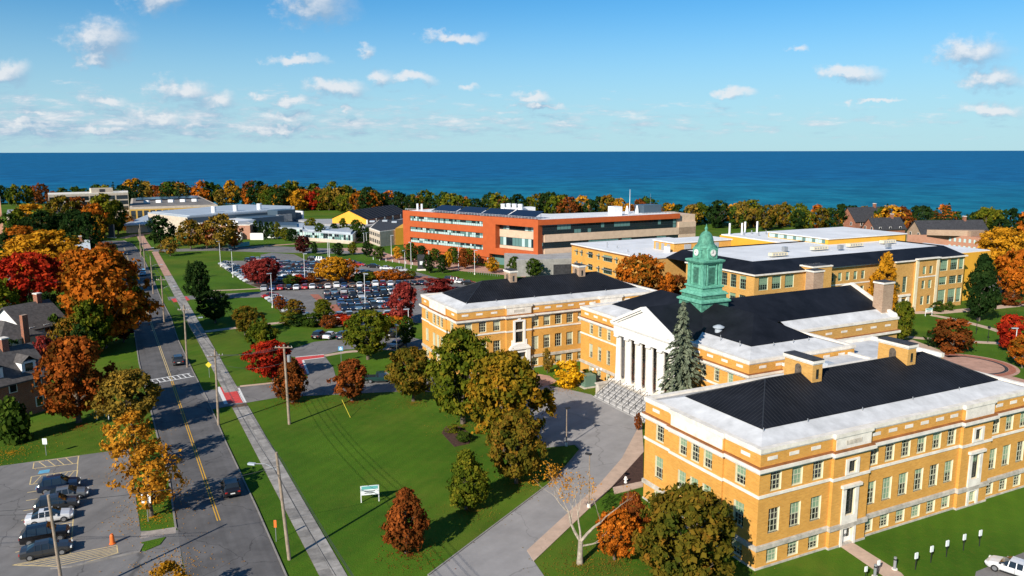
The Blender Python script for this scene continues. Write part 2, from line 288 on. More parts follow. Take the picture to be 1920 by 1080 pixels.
def watermat():
    m = bpy.data.materials.new('lake_water'); m.use_nodes = True; t = m.node_tree; b = t.nodes['Principled BSDF']; MATS['lake_water'] = m
    b.inputs['Roughness'].default_value = .6; b.inputs['Specular IOR Level'].default_value = .07
    g = nd(t, 'ShaderNodeNewGeometry'); mp = nd(t, 'ShaderNodeMapping'); mp.inputs['Scale'].default_value = (.022, .016, .03); mp.inputs['Rotation'].default_value = (0,0,.25)
    t.links.new(g.outputs['Position'], mp.inputs[0]); n = nd(t, 'ShaderNodeTexNoise'); n.inputs['Scale'].default_value = 1; n.inputs['Detail'].default_value = 9; n.inputs['Roughness'].default_value = .72
    t.links.new(mp.outputs[0], n.inputs['Vector']); x = nd(t, 'ShaderNodeMix', data_type='RGBA'); r = nd(t, 'ShaderNodeMapRange'); r.inputs['From Min'].default_value = .40; r.inputs['From Max'].default_value = .62
    t.links.new(n.outputs['Fac'], r.inputs[0]); t.links.new(r.outputs[0], x.inputs['Factor']); x.inputs['A'].default_value = (.002,.085,.165,1); x.inputs['B'].default_value = (.006,.155,.26,1)
    # shallower, greener water towards the shore
    ln = nd(t, 'ShaderNodeVectorMath', operation='LENGTH'); t.links.new(g.outputs['Position'], ln.inputs[0])
    rr = nd(t, 'ShaderNodeMapRange'); rr.inputs['From Min'].default_value = 500; rr.inputs['From Max'].default_value = 1600; t.links.new(ln.outputs['Value'], rr.inputs[0])
    y = nd(t, 'ShaderNodeMix', data_type='RGBA', blend_type='MULTIPLY'); y.inputs['Factor'].default_value = 1; z = nd(t, 'ShaderNodeMix', data_type='RGBA')
    z.inputs['A'].default_value = (1.6,1.35,1.05,1); z.inputs['B'].default_value = (1,.86,1.1,1); t.links.new(rr.outputs[0], z.inputs['Factor'])
    t.links.new(x.outputs['Result'], y.inputs['A']); t.links.new(z.outputs['Result'], y.inputs['B']); t.links.new(y.outputs['Result'], b.inputs['Base Color'])
    bp = nd(t, 'ShaderNodeBump'); bp.inputs['Strength'].default_value = .5; bp.inputs['Distance'].default_value = 2.0
    mp2 = nd(t, 'ShaderNodeMapping'); mp2.inputs['Scale'].default_value = (.05,.12,.1); t.links.new(g.outputs['Position'], mp2.inputs[0])
    n2 = nd(t, 'ShaderNodeTexNoise'); n2.inputs['Detail'].default_value = 5; n2.inputs['Scale'].default_value = 1; t.links.new(mp2.outputs[0], n2.inputs['Vector'])
    t.links.new(n2.outputs['Fac'], bp.inputs['Height']); t.links.new(bp.outputs[0], b.inputs['Normal'])
watermat()

# ---------------------------------------------------------------- setting: ground, lake, road, paths
def sheet(name, pts, z, m, parent=None, thick=0.0, kind='structure'):
    mb = MB(); mb.prism([tuple(p) for p in pts], z-max(thick, .02), z)
    o = mb.build(name, m, parent)
    if parent is None and kind: o['kind'] = kind
    return o
SHORE = [(-740.20,662.98),(-528.23,648.99),(-412.31,638.41),(-296.97,621.62),(-189.38,611.90),(-99.50,568.57),(13.79,507.29),(105.28,457.80),(179.45,414.07),(245.51,385.29),(304.96,362.41),(396.56,335.36)]
gpts = [(2500,SHORE[-1][1]-300)] + [(2500,-400),(-3000,-400),(-3000,900)]
ring = SHORE + gpts
mb = MB(); mb.prism(ring, -30, 0); ground = tag(mb.build('ground', 'grass'), kind='structure')
mb = MB(); mb.face([(-60000,-2000,-9),(60000,-2000,-9),(60000,80000,-9),(-60000,80000,-9)]); tag(mb.build('lake', 'lake_water'), kind='structure')
road_l = [(-6.0,20.0),(-27.98,63.54),(-31.30,69.75),(-36.21,79.54),(-42.98,93.50),(-49.99,106.39),(-71.76,147.43),(-84.93,173.47),(-113.6,228.8),(-141.99,284.87),(-168.78,335.74),(-175.62,347.71),(-181.5,349.5),(-200,341),(-260,330)]
road_r = [(3.0,20.0),(-14.5,55.5),(-21.76,69.71),(-29.17,84.19),(-39.97,104.67),(-49.99,124.23),(-59.02,140.98),(-72.30,166.21),(-83.25,188.41),(-97.3,214.7),(-115.0,249.4),(-137.93,293.37),(-156.02,326.78),(-168.24,347.58),(-178,360),(-195,358),(-262,345)]
road = sheet('road', road_l + road_r[::-1], .03, 'asphalt_road')
def offset_path(pts, d):
    out = []
    for i, p in enumerate(pts):
        a = Vector(pts[max(i-1, 0)]); b = Vector(pts[min(i+1, len(pts)-1)]); t = (b-a).normalized(); out.append((p[0]+t.y*d, p[1]-t.x*d))
    return out
def strip(name, pts, d0, d1, z0, z1, m, parent=None, kind='structure'):
    a, b = offset_path(pts, d0), offset_path(pts, d1); mb = MB()
    for i in range(len(pts)-1): mb.prism([a[i], a[i+1], b[i+1], b[i]], z0, z1)
    o = mb.build(name, m, parent)
    if parent is None and kind: o['kind'] = kind
    return o
strip('kerb', road_r[1:9], .02, .17, -.1, .13, 'kerb_stone'); strip('kerb', road_r[8:15], .02, .22, -.1, .128, 'kerb_stone')
strip('kerb', road_l[3:9], -.22, -.02, -.1, .13, 'kerb_stone')
def dirline(p, q): p, q = Vector(p), Vector(q); return p, q, (q-p).normalized()
# double yellow centre line of the road, dashed far off
p, q, t = dirline((-32.3,81.2), (-60.2,134.8)); n = Vector((t.y, -t.x))
for s in (-.14, .14):
    a, b = p+n*s, q+n*s; sheet('centre_line', [a-n*.055, b-n*.055, b+n*.055, a+n*.055], .038, 'yellow_marking', road)
p2, q2 = Vector((-60.2,134.8)), Vector((-164.6,333.0))
for s in (-.14, .14):
    a, b = p2+n*s, q2+n*s; sheet('centre_line', [a-n*.05, b-n*.05, b+n*.05, a+n*.05], .038, 'cream_marking', road)
# zebra across the road beyond the first junction
zc = [(-64.53,133.88), (-58.27,138.86)]; p, q, t = dirline(*zc); n = Vector((-t.y, t.x))
for s in (-1.3, 1.3):
    a, b = p+n*s, q+n*s; sheet('crossing_line', [a-n*.15, b-n*.15, b+n*.15, a+n*.15], .040, 'white_marking', road)
for k in range(9):
    a = p.lerp(q, (k+.5)/9); sheet('crossing_bar', [a-t*.10-n*1.14, a+t*.10-n*1.14, a+t*.10+n*1.14, a-t*.10+n*1.14], .039, 'white_marking', road)
# near car park with its apron
lot = sheet('parking_lot', [(-74.32,92.68),(-66.27,96.69),(-54.67,101.68),(-52.33,102.60),(-51.40,100.80),(-43.35,85.46),(-39.81,78.83),(-35.9,79.0),(-31.4,69.7),(-27.2,62.0),(-80,40),(-110,80)], .026, 'asphalt_lot')
sheet('grass_patch', [(-38.49,76.25),(-36.49,77.39),(-36.40,75.79),(-37.34,74.47),(-37.72,74.58)], .10, 'grass', None, .1)
strip('kerb', [(-44.98,71.08),(-43.12,71.47),(-37.84,74.37),(-38.17,75.80)], -.1, .1, -.1, .14, 'kerb_stone')
strip('path', [(-39.35,77.87),(-36.12,79.05)], -.75, .75, .0, .034, 'concrete')
def paint(name, par, a, b, w, m, z=.034):
    p, q, t = dirline(a, b); n = Vector((t.y, -t.x))*w/2; return sheet(name, [p-n, q-n, q+n, p+n], z, m, par)
# painted bays: hatched aisles, blue blocks, stall lines
def hatch(par, q, n, m='cream_marking', w=.12, rev=False):
    a, b, c, d = [Vector(x) for x in q]
    for x, y in ((a,b),(b,c),(c,d),(d,a)): paint('bay_line', par, x, y, w, m)
    for k in range(1, n):
        f0, f1 = (k-.5)/n, (k+.5)/n
        if rev: f0, f1 = f1, f0
        paint('hatch_line', par, a.lerp(b, f0), d.lerp(c, f1), w*.8, m, .035)
hatch(lot, [(-62.59,97.91),(-57.90,100.08),(-56.72,97.52),(-61.46,95.79)], 5)
hatch(lot, [(-60.15,93.26),(-55.42,95.24),(-54.26,92.74),(-58.90,90.85)], 7, rev=True)
hatch(lot, [(-49.17,71.80),(-43.22,71.47),(-39.95,74.16),(-40.82,75.70)], 6, w=.1)
sheet('blue_bay_mark', [(-60.23,95.10),(-59.17,95.61),(-58.71,94.58),(-59.84,94.09)], .034, 'blue_marking', lot)
sheet('blue_bay_mark', [(-57.84,90.38),(-57.50,90.69),(-56.99,89.61),(-57.42,89.46)], .034, 'blue_marking', lot)
for a, b in (((-57.84,88.56),(-56.66,89.15)),((-56.64,86.36),(-52.27,88.38)),((-55.34,83.73),(-50.66,85.77)),((-54.14,81.37),(-49.65,83.70)),((-52.58,78.64),(-48.21,80.96)),((-50.41,74.31),(-46.06,76.63))): paint('stall_line', lot, a, b, .11, 'cream_marking')
paint('stall_line', lot, (-57.87,99.90), (-44.71,74.07), .11, 'cream_marking', .0345)
# crossing street and lane up to the campus car park
cs = sheet('side_street', [(-49.73,123.56),(-53.0,128.6),(-47.60,131.52),(-41.79,133.39),(-36.58,135.64),(-24.53,134.56),(-21.18,134.21),(-10.76,139.55),(3.96,143.04),(4.64,128.09),(-9.03,128.19),(-20.38,128.27),(-38.47,125.46),(-43.18,122.41),(-47.24,119.23)], .044, 'asphalt_lot')
sheet('lane', [(-36.49,135.31),(-37.08,138.36),(-39.86,143.38),(-42.56,151.18),(-44.16,152.02),(-45.69,157.15),(-42.13,164.01),(-36.24,166.87),(-27.04,173.46),(-18.26,164.28),(-17.20,154.32),(-28.48,157.45),(-33.96,157.50),(-37.56,153.22),(-36.46,150.32),(-33.54,143.33),(-30.87,134.28)], .036, 'asphalt_lot')
red = [(-50.81,131.23),(-47.20,130.90),(-43.27,122.68),(-46.10,122.16)]
sheet('red_crossing', red, .052, 'red_paint', cs)
paint('crossing_line', cs, (-50.72,131.23), (-46.01,121.88), .55, 'white_marking', .057); paint('crossing_line', cs, (-47.09,130.58), (-43.27,122.68), .55, 'white_marking', .057)
sheet('red_crossing', [(-42.76,150.78),(-37.62,153.01),(-37.07,151.14),(-40.76,149.15),(-37.44,139.76),(-37.66,138.36)], .048, 'red_paint', cs)
paint('crossing_line', cs, (-42.77,151.19), (-37.66,153.22), .3, 'white_marking', .053); paint('crossing_line', cs, (-40.66,148.75), (-37.25,139.40), .4, 'white_marking', .053); paint('crossing_line', cs, (-40.71,148.95), (-37.02,150.93), .3, 'white_marking', .0535)
strip('path', [(-37.26,152.38),(-33.51,155.31),(-24.23,158.30)], -.7, .7, .0, .05, 'tan_concrete')
strip('kerb', [(-47.04,131.52),(-41.84,133.55),(-37.83,134.99)], -.3, .3, -.1, .12, 'tan_concrete')
# pavement of separate slabs along the road
PAVE0, PAVE1 = Vector((-9.6,55.0)), Vector((-145.3,319.0)); t = (PAVE1-PAVE0).normalized(); n = Vector((t.y, -t.x)); L = (PAVE1-PAVE0).length
bed = sheet('pavement', [PAVE0-n*1.2, PAVE1-n*1.2, PAVE1+n*1.2, PAVE0+n*1.2], .03, 'soil')
slabs = []
for k in range(4):
    g = rng.random(); m = pm('slab_%d' % k, tuple(c*(.72+.14*k) for c in (.31,.29,.265)), .85, .2, .9, .1, 20)
    slabs.append(MB().box(-.585,.585,-.73,.73,-.04,.02).mesh('slab', m))
for k in range(150):
    s = .8 + k*1.5
    if abs((PAVE0+t*s - Vector((-45.2,124.5))).length) < 4: continue
    for side in (-.595, .595):
        p = PAVE0 + t*s + n*side; o = put('slab', rng.choices(slabs, (1,3,4,3))[0], bed, (p.x, p.y, .042 + rng.uniform(-.006,.012)), math.atan2(t.y, t.x)-math.pi/2 + rng.uniform(-.006,.006))
if True:
    a = PAVE0 + t*226; sheet('slab', [a-n*1.15, PAVE1-n*1.15, PAVE1+n*1.15, a+n*1.15], .05, 'salmon_paver', bed)
# drive before the hall
drive = sheet('drive', [(-8.01,69.66),(4.36,90.38),(6.78,95.60),(9.31,102.00),(8.65,103.79),(4.33,102.62),(2.31,111.11),(2.19,126.63),(5.89,132.09),(9.42,129.57),(13.12,126.55),(19.50,112.86),(14.45,98.76),(10.69,90.81),(1.46,74.42),(2.11,72.30),(3.00,69.61),(8.0,55.0),(-18.0,55.0)], .032, 'asphalt_drive')
strip('kerb', [(-8.01,69.66),(4.36,90.38),(6.78,95.60),(9.31,102.00),(8.78,103.59)], -.16, 0, -.1, .12, 'kerb_stone')
tw = sheet('path', [(19.42,113.34),(14.45,98.76),(10.69,90.81),(1.46,74.42),(2.11,72.30),(11.98,89.72),(17.70,100.99)], .09, 'tan_concrete', None, .1)
sheet('flower_bed', [(12.01,89.72),(17.60,100.80),(15.98,90.94),(13.29,89.41)], .07, 'mulch', None, .1)
sheet('path', [(12.09,89.57),(16.06,91.42),(15.80,89.86),(12.05,87.77)], .10, 'tan_concrete', None, .1)
sheet('flower_bed', [(-10.19,108.51),(-9.79,111.19),(-7.75,111.17),(-5.85,107.83),(-5.97,104.27),(-7.96,103.08)], .06, 'mulch', None, .1)
sheet('path', [(3.87,139.44),(6.71,137.69),(8.03,134.00),(6.44,132.08),(3.62,130.23),(2.33,135.36)], .05, 'salmon_paver')
sheet('path', [W(11.2,-.3)[:2], W(13.0,-.3)[:2], (37.31,69.96), (37.20,66.70), (33.85,65.84), (35.30,69.49)], .05, 'tan_concrete')
sheet('parking_lot', [(44.63,70.22),(51.60,73.89),(68.12,82.89),(66.34,67.49),(37.08,59.47)], .03, 'asphalt_lot')
# campus car park and its streets
clot = sheet('car_park', [(-105.13,280.23),(-103.25,291.38),(-92.28,291.21),(-98.99,308.18),(-96.34,314.75),(-85.95,309.60),(-77.69,293.92),(-69.35,286.58),(-59.67,282.27),(-46.82,276.71),(-34.56,266.39),(-26.34,253.46),(-15.04,238.64),(-8.45,223.71),(-7.72,185.81),(-39.65,179.07),(-45.85,179.13),(-57.51,193.92),(-68.97,216.82),(-82.58,214.54),(-90.81,213.05),(-94.00,212.29),(-96.37,217.13),(-85.05,221.17),(-72.68,225.35),(-75.02,230.79),(-82.69,241.50)], .03, 'asphalt_lot')
sheet('planting_strip', [(-79.73,237.49),(-60.45,245.31),(-34.38,251.36),(-30.76,247.02),(-52.21,238.13),(-74.06,230.78)], .12, 'mulch', None, .12)
for q in ([(-57.48,220.85),(-55.04,220.82),(-51.12,211.81),(-53.46,211.84)], [(-48.54,204.96),(-46.58,205.68),(-43.20,196.44),(-45.24,196.46)], [(-32.66,251.34),(-27.21,253.47),(-27.04,246.97),(-31.39,243.90)]): sheet('brick_crossing', q, .037, 'brick_paver', clot)
for a, b in (((318,558),(356,556)),((318,565),(352,563))): pass
strip('path', [(-87.64,227.31),(-81.54,228.59),(-74.86,230.79)], -.6, .6, .0, .05, 'tan_concrete')
strip('path', [(-69.23,173.85),(-63.91,177.62),(-57.74,181.54),(-52.89,184.44)], -1.0, 1.0, .0, .05, 'tan_concrete')
sheet('red_crossing', [(-93.94,213.87),(-91.31,217.89),(-88.13,212.23),(-91.22,209.17)], .05, 'red_paint', clot)
far = sheet('campus_street', [(-150.08,326.13),(-126.03,331.22),(-111.42,334.73),(-100.55,336.45),(-71.02,326.59),(-52.35,320.91),(-50.03,309.01),(-76.59,312.75),(-101.18,316.53),(-122.64,322.10),(-144.57,317.25)], .04, 'asphalt_lot')
sheet('plaza', [(-75.89,328.50),(-60.88,331.96),(-47.05,307.34),(-31.95,293.21),(-17.27,281.64),(-4.61,270.94),(5.34,259.86),(4.30,250.85),(-5.28,257.69),(-19.99,266.18),(-38.45,281.95),(-48.98,293.47),(-56.78,309.12)], .05, 'salmon_paver')
strip('path', [(-111.42,334.73),(-94.01,346.23),(-77.36,356.40),(-61.34,347.68)], -1.5, 1.5, 0, .05, 'salmon_paver')
strip('path', [(-149.13,322.54),(-168.12,358.10),(-182.71,386.38)], -1.6, 1.6, 0, .05, 'salmon_paver')
strip('path', [(-182.92,369.54),(-184.56,386.42),(-177.24,396.58),(-165.05,396.33)], -2.0, 2.0, 0, .05, 'salmon_paver')
# lawns east of the hall with their walks
strip('path', [(99.59,193.61),(106.76,193.54),(118.38,197.47),(136.47,204.41)], -1.6, 1.6, 0, .05, 'tan_concrete')
strip('path', [(103.46,190.31),(106.80,184.07),(108.92,174.88),(109.81,163.15)], -1.0, 1.0, 0, .055, 'tan_concrete')
strip('path', [(85.80,167.27),(91.42,164.75),(99.12,162.29),(106.89,160.36)], -1.0, 1.0, 0, .05, 'tan_concrete')
strip('path', [(84.35,164.33),(85.38,156.48),(86.76,150.13)], -1.4, 1.4, 0, .06, 'tan_concrete')
pc = (85.95,144.65); plz = MB().lathe([(8.6,.0),(8.6,.06)], 48, pc[0], pc[1]).build('round_plaza', 'salmon_paver'); plz['kind'] = 'structure'
for r0, r1, m in ((6.9,8.0,'brick_paver'),(6.2,6.8,'slate_roof')):
    mb = MB()
    for k in range(48):
        a, b = 2*math.pi*k/48, 2*math.pi*(k+1)/48
        mb.face([(pc[0]+r*math.cos(x), pc[1]+r*math.sin(x), .07) for r, x in ((r0,a),(r1,a),(r1,b),(r0,b))])
    mb.build('paving_ring', m, plz)
strip('path', [(86.52,138.82),(89.35,131.49)], -2.2, 2.2, 0, .05, 'salmon_paver')

# ---------------------------------------------------------------- buildings
class Bld:
    def __init__(s, name, label, u0, v0, group=None, cat='building'):
        s.u0, s.v0 = u0, v0; s.root = thing(name, label, cat, W(u0, v0), BROT, group)
    def add(s, name, mb, mats, parent=None, smooth=False):
        mb.v = [(x-s.u0, y-s.v0, z) for x, y, z in mb.v]; return mb.build(name, mats, parent or s.root, smooth=smooth)
    def at(s, name, me, face, at, c, z, inset=0.0, parent=None):
        if face == '-v': return put(name, me, s.root, (c-s.u0, at+inset-s.v0, z), 0)
        if face == '+v': return put(name, me, s.root, (c-s.u0, at-inset-s.v0, z), math.pi)
        if face == '-u': return put(name, me, s.root, (at+inset-s.u0, c-s.v0, z), -math.pi/2)
        return put(name, me, s.root, (at-inset-s.u0, c-s.v0, z), math.pi/2)
def wall_mesh(L, z0, z1, ops, depth, mats, rets=0.0):
    xs = sorted({0.0, L} | {round(x, 3) for c, w, zb, zt in ops for x in (c-w/2, c+w/2)}); zs = sorted({z0, z1} | {round(z, 3) for o in ops for z in o[2:4]})
    mb = MB()
    for i in range(len(xs)-1):
        for j in range(len(zs)-1):
            xm, zm = (xs[i]+xs[i+1])/2, (zs[j]+zs[j+1])/2
            if any(abs(xm-c) < w/2 and zb < zm < zt for c, w, zb, zt in ops): continue
            mb.face([(xs[i],0,zs[j]),(xs[i+1],0,zs[j]),(xs[i+1],0,zs[j+1]),(xs[i],0,zs[j+1])])
    mb.mat(1)
    for c, w, zb, zt in ops:
        a, b, d = c-w/2, c+w/2, depth
        mb.face([(a,0,zb),(a,0,zt),(a,d,zt),(a,d,zb)]); mb.face([(b,0,zt),(b,0,zb),(b,d,zb),(b,d,zt)])
        mb.face([(a,0,zt),(b,0,zt),(b,d,zt),(a,d,zt)]); mb.face([(b,0,zb),(a,0,zb),(a,d,zb),(b,d,zb)])
    mb.mat(0)
    if rets:
        mb.face([(0,0,z0),(0,0,z1),(0,rets,z1),(0,rets,z0)]); mb.face([(L,0,z1),(L,0,z0),(L,rets,z0),(L,rets,z1)])
    return mb.mesh('wall', mats)
def wall(B, face, at, a0, a1, z0, z1, ops=(), depth=.28, mats=('yellow_brick','cream_trim'), rets=0.0, name='wall'):
    if face == '-v': o2 = [(c-a0, w, zb, zt) for c, w, zb, zt in ops]; start = a0
    elif face == '-u': o2 = [(a1-c, w, zb, zt) for c, w, zb, zt in ops]; start = a1
    elif face == '+v': o2 = [(a1-c, w, zb, zt) for c, w, zb, zt in ops]; start = a1
    else: o2 = [(c-a0, w, zb, zt) for c, w, zb, zt in ops]; start = a0
    return B.at(name, wall_mesh(a1-a0, z0, z1, o2, depth, mats, rets), face, at, start, 0)
WIN = {}
def winmesh(w, h, nx, ny, style):
    k = (round(w,2), round(h,2), nx, ny, style)
    if k in WIN: return WIN[k]
    fm = {'cream':'sash_cream','green':'sash_green','dark':'dark_frame','white':'white_paint'}[style.split('_')[0]]
    mb = MB(); t = .09
    mb.box(-w/2,-w/2+t,0,.1,0,h).box(w/2-t,w/2,0,.1,0,h).box(-w/2+t,w/2-t,.002,.098,0,t).box(-w/2+t,w/2-t,.002,.098,h-t,h)
    if ny > 1: mb.box(-w/2+t,w/2-t,.01,.09,h*.5-.05,h*.5+.05)
    for i in range(1, nx): x = -w/2+w*i/nx; mb.box(x-.022,x+.022,.02,.08,t,h-t)
    for j in range(1, ny):
        if ny % 2 == 0 and j == ny//2: continue
        z = h*j/ny; mb.box(-w/2+t,w/2-t,.03,.07,z-.02,z+.02)
    fr = mb.mesh('window', fm)
    pane = MB().box(-w/2+.05,w/2-.05,.062,.09,.05,h-.05).mesh('pane', 'pane')
    bl = {}
    for q in range(1, 9):
        zb = h - (h-.1)*q/8; bl[q] = {c: MB().box(-w/2+.06,w/2-.06,.052,.060,zb,h-.06).mesh('blind', 'blind_'+c) for c in ('green','cream')}
    sill = MB().box(-w/2-.14,w/2+.14,-.42,-.06,-.20,0).mesh('sill', 'limestone')
    WIN[k] = (fr, pane, bl, sill); return WIN[k]
def window(B, face, at, c, z, w, h, nx=3, ny=4, style='cream', inset=.17, blind=None, sill=True, bc='green'):
    fr, pane, bl, sl = winmesh(w, h, nx, ny, style)
    o = B.at('window', fr, face, at, c, z, inset)
    put('pane', pane, o)
    if blind is None: blind = rng.choice((0,0,2,3,4,4,5,5,6,8))
    if blind: put('blind', bl[blind][bc], o)
    if sill: put('sill', sl, o, (0, .28-inset+.16, 0)) if inset >= .5 else put('sill', sl, o, (0,.27,0))
    return o
def ring(mb, u0, u1, v0, v1, z0, z1, p, th):
    mb.box(u0-p,u1+p,v0-p,v0+th,z0,z1); mb.box(u0-p,u1+p,v1-th,v1+p,z0,z1)
    mb.box(u0-p,u0+th,v0+th,v1-th,z0,z1); mb.box(u1-th,u1+p,v0+th,v1-th,z0,z1); return mb
def frustum(mb, a, z0, b, z1):
    (u0,u1,v0,v1), (p0,p1,q0,q1) = a, b
    A = [(u0,v0,z0),(u1,v0,z0),(u1,v1,z0),(u0,v1,z0)]; D = [(p0,q0,z1),(p1,q0,z1),(p1,q1,z1),(p0,q1,z1)]
    for i in range(4): j = (i+1) % 4; mb.face([A[i],A[j],D[j],D[i]])
    return mb
def hip(mb, u0, u1, v0, v1, z0, z1):
    if u1-u0 >= v1-v0:
        h = (v1-v0)/2; vm = (v0+v1)/2; a, b = (u0+h,vm,z1), (u1-h,vm,z1)
        mb.face([(u0,v0,z0),(u1,v0,z0),b,a]); mb.face([(u1,v1,z0),(u0,v1,z0),a,b]); mb.face([(u0,v1,z0),(u0,v0,z0),a]); mb.face([(u1,v0,z0),(u1,v1,z0),b])
    else:
        h = (u1-u0)/2; um = (u0+u1)/2; a, b = (um,v0+h,z1), (um,v1-h,z1)
        mb.face([(u0,v1,z0),(u0,v0,z0),a,b]); mb.face([(u1,v0,z0),(u1,v1,z0),b,a]); mb.face([(u0,v0,z0),(u1,v0,z0),a]); mb.face([(u1,v1,z0),(u0,v1,z0),b])
    return mb
H = Bld('brick_hall', 'yellow brick hall with white portico, green copper clock tower and black hipped roofs', 31.6, 46.0)
ZC, ZT, ZP = 10.02, 12.32, 11.9
def trims(face, at, segs, zoff=0.0):
    """stone courses along one face; segs are (a0, a1, offset of the face outwards)"""
    def run(name, z0, z1, p, mats, th=.3, ext=True):
        for k, (a0, a1, off) in enumerate(segs):
            e = .004*(k % 2); mb = MB(); o = off+p; x0 = a0-(p if (ext and k == 0) or off else 0); x1 = a1+(p if (ext and k == len(segs)-1) or off else 0)
            if face == '-v': mb.box(x0, x1, at-o, at+th, z0-e, z1+e)
            elif face == '-u': mb.box(at-o-.002, at+th, x0+.002, x1, z0-e, z1+e)
            H.add(name, mb, mats)
    sh = .0015 if face == '-u' else 0
    run('basement_band', 2.0+sh, 2.42+sh, .16, 'grey_stone'); run('basement_ledge', 2.42+sh, 2.52+sh, .07, 'grey_stone'); run('plinth', 0+sh, .22+sh, .07, 'grey_stone')
    run('string_course', 7.34+sh, 7.64+sh, .09, 'limestone'); run('cornice', ZC+.05+sh, ZC+.38+sh, .42, 'limestone'); run('cornice_bed', ZC-.18+sh, ZC+.05+sh, .18, 'limestone')
    run('gutter', ZC+.38+sh, ZC+.5+sh, .3, 'rust_gutter'); run('coping', ZP+sh, ZT+sh, .14, 'limestone', .45); run('coping_bed', ZP-.13+sh, ZP+sh, .06, 'limestone')
def attic_panels(face, at, cs, w=1.25, z0=11.05, z1=11.42):
    me = MB().box(-w/2,w/2,-.035,.05,0,z1-z0).mesh('attic_panel', 'limestone')
    for c in cs: H.at('attic_panel', me, face, at, c, z0)
def ops3(cs, w=1.42, base=True): 
    o = []
    for c in cs: o += [(c,w,7.84,9.84),(c,w,3.5,6.05)] + ([(c,w,.42,1.86)] if base else [])
    return o
def wins3(face, at, cs, w=1.42, base=True, **kw):
    for c in cs:
        window(H, face, at, c, 7.84, w, 2.0, **kw, sill=False); window(H, face, at, c, 3.5, w, 2.55, **kw)
        if base: window(H, face, at, c, .42, w, 1.44, **kw, sill=False)
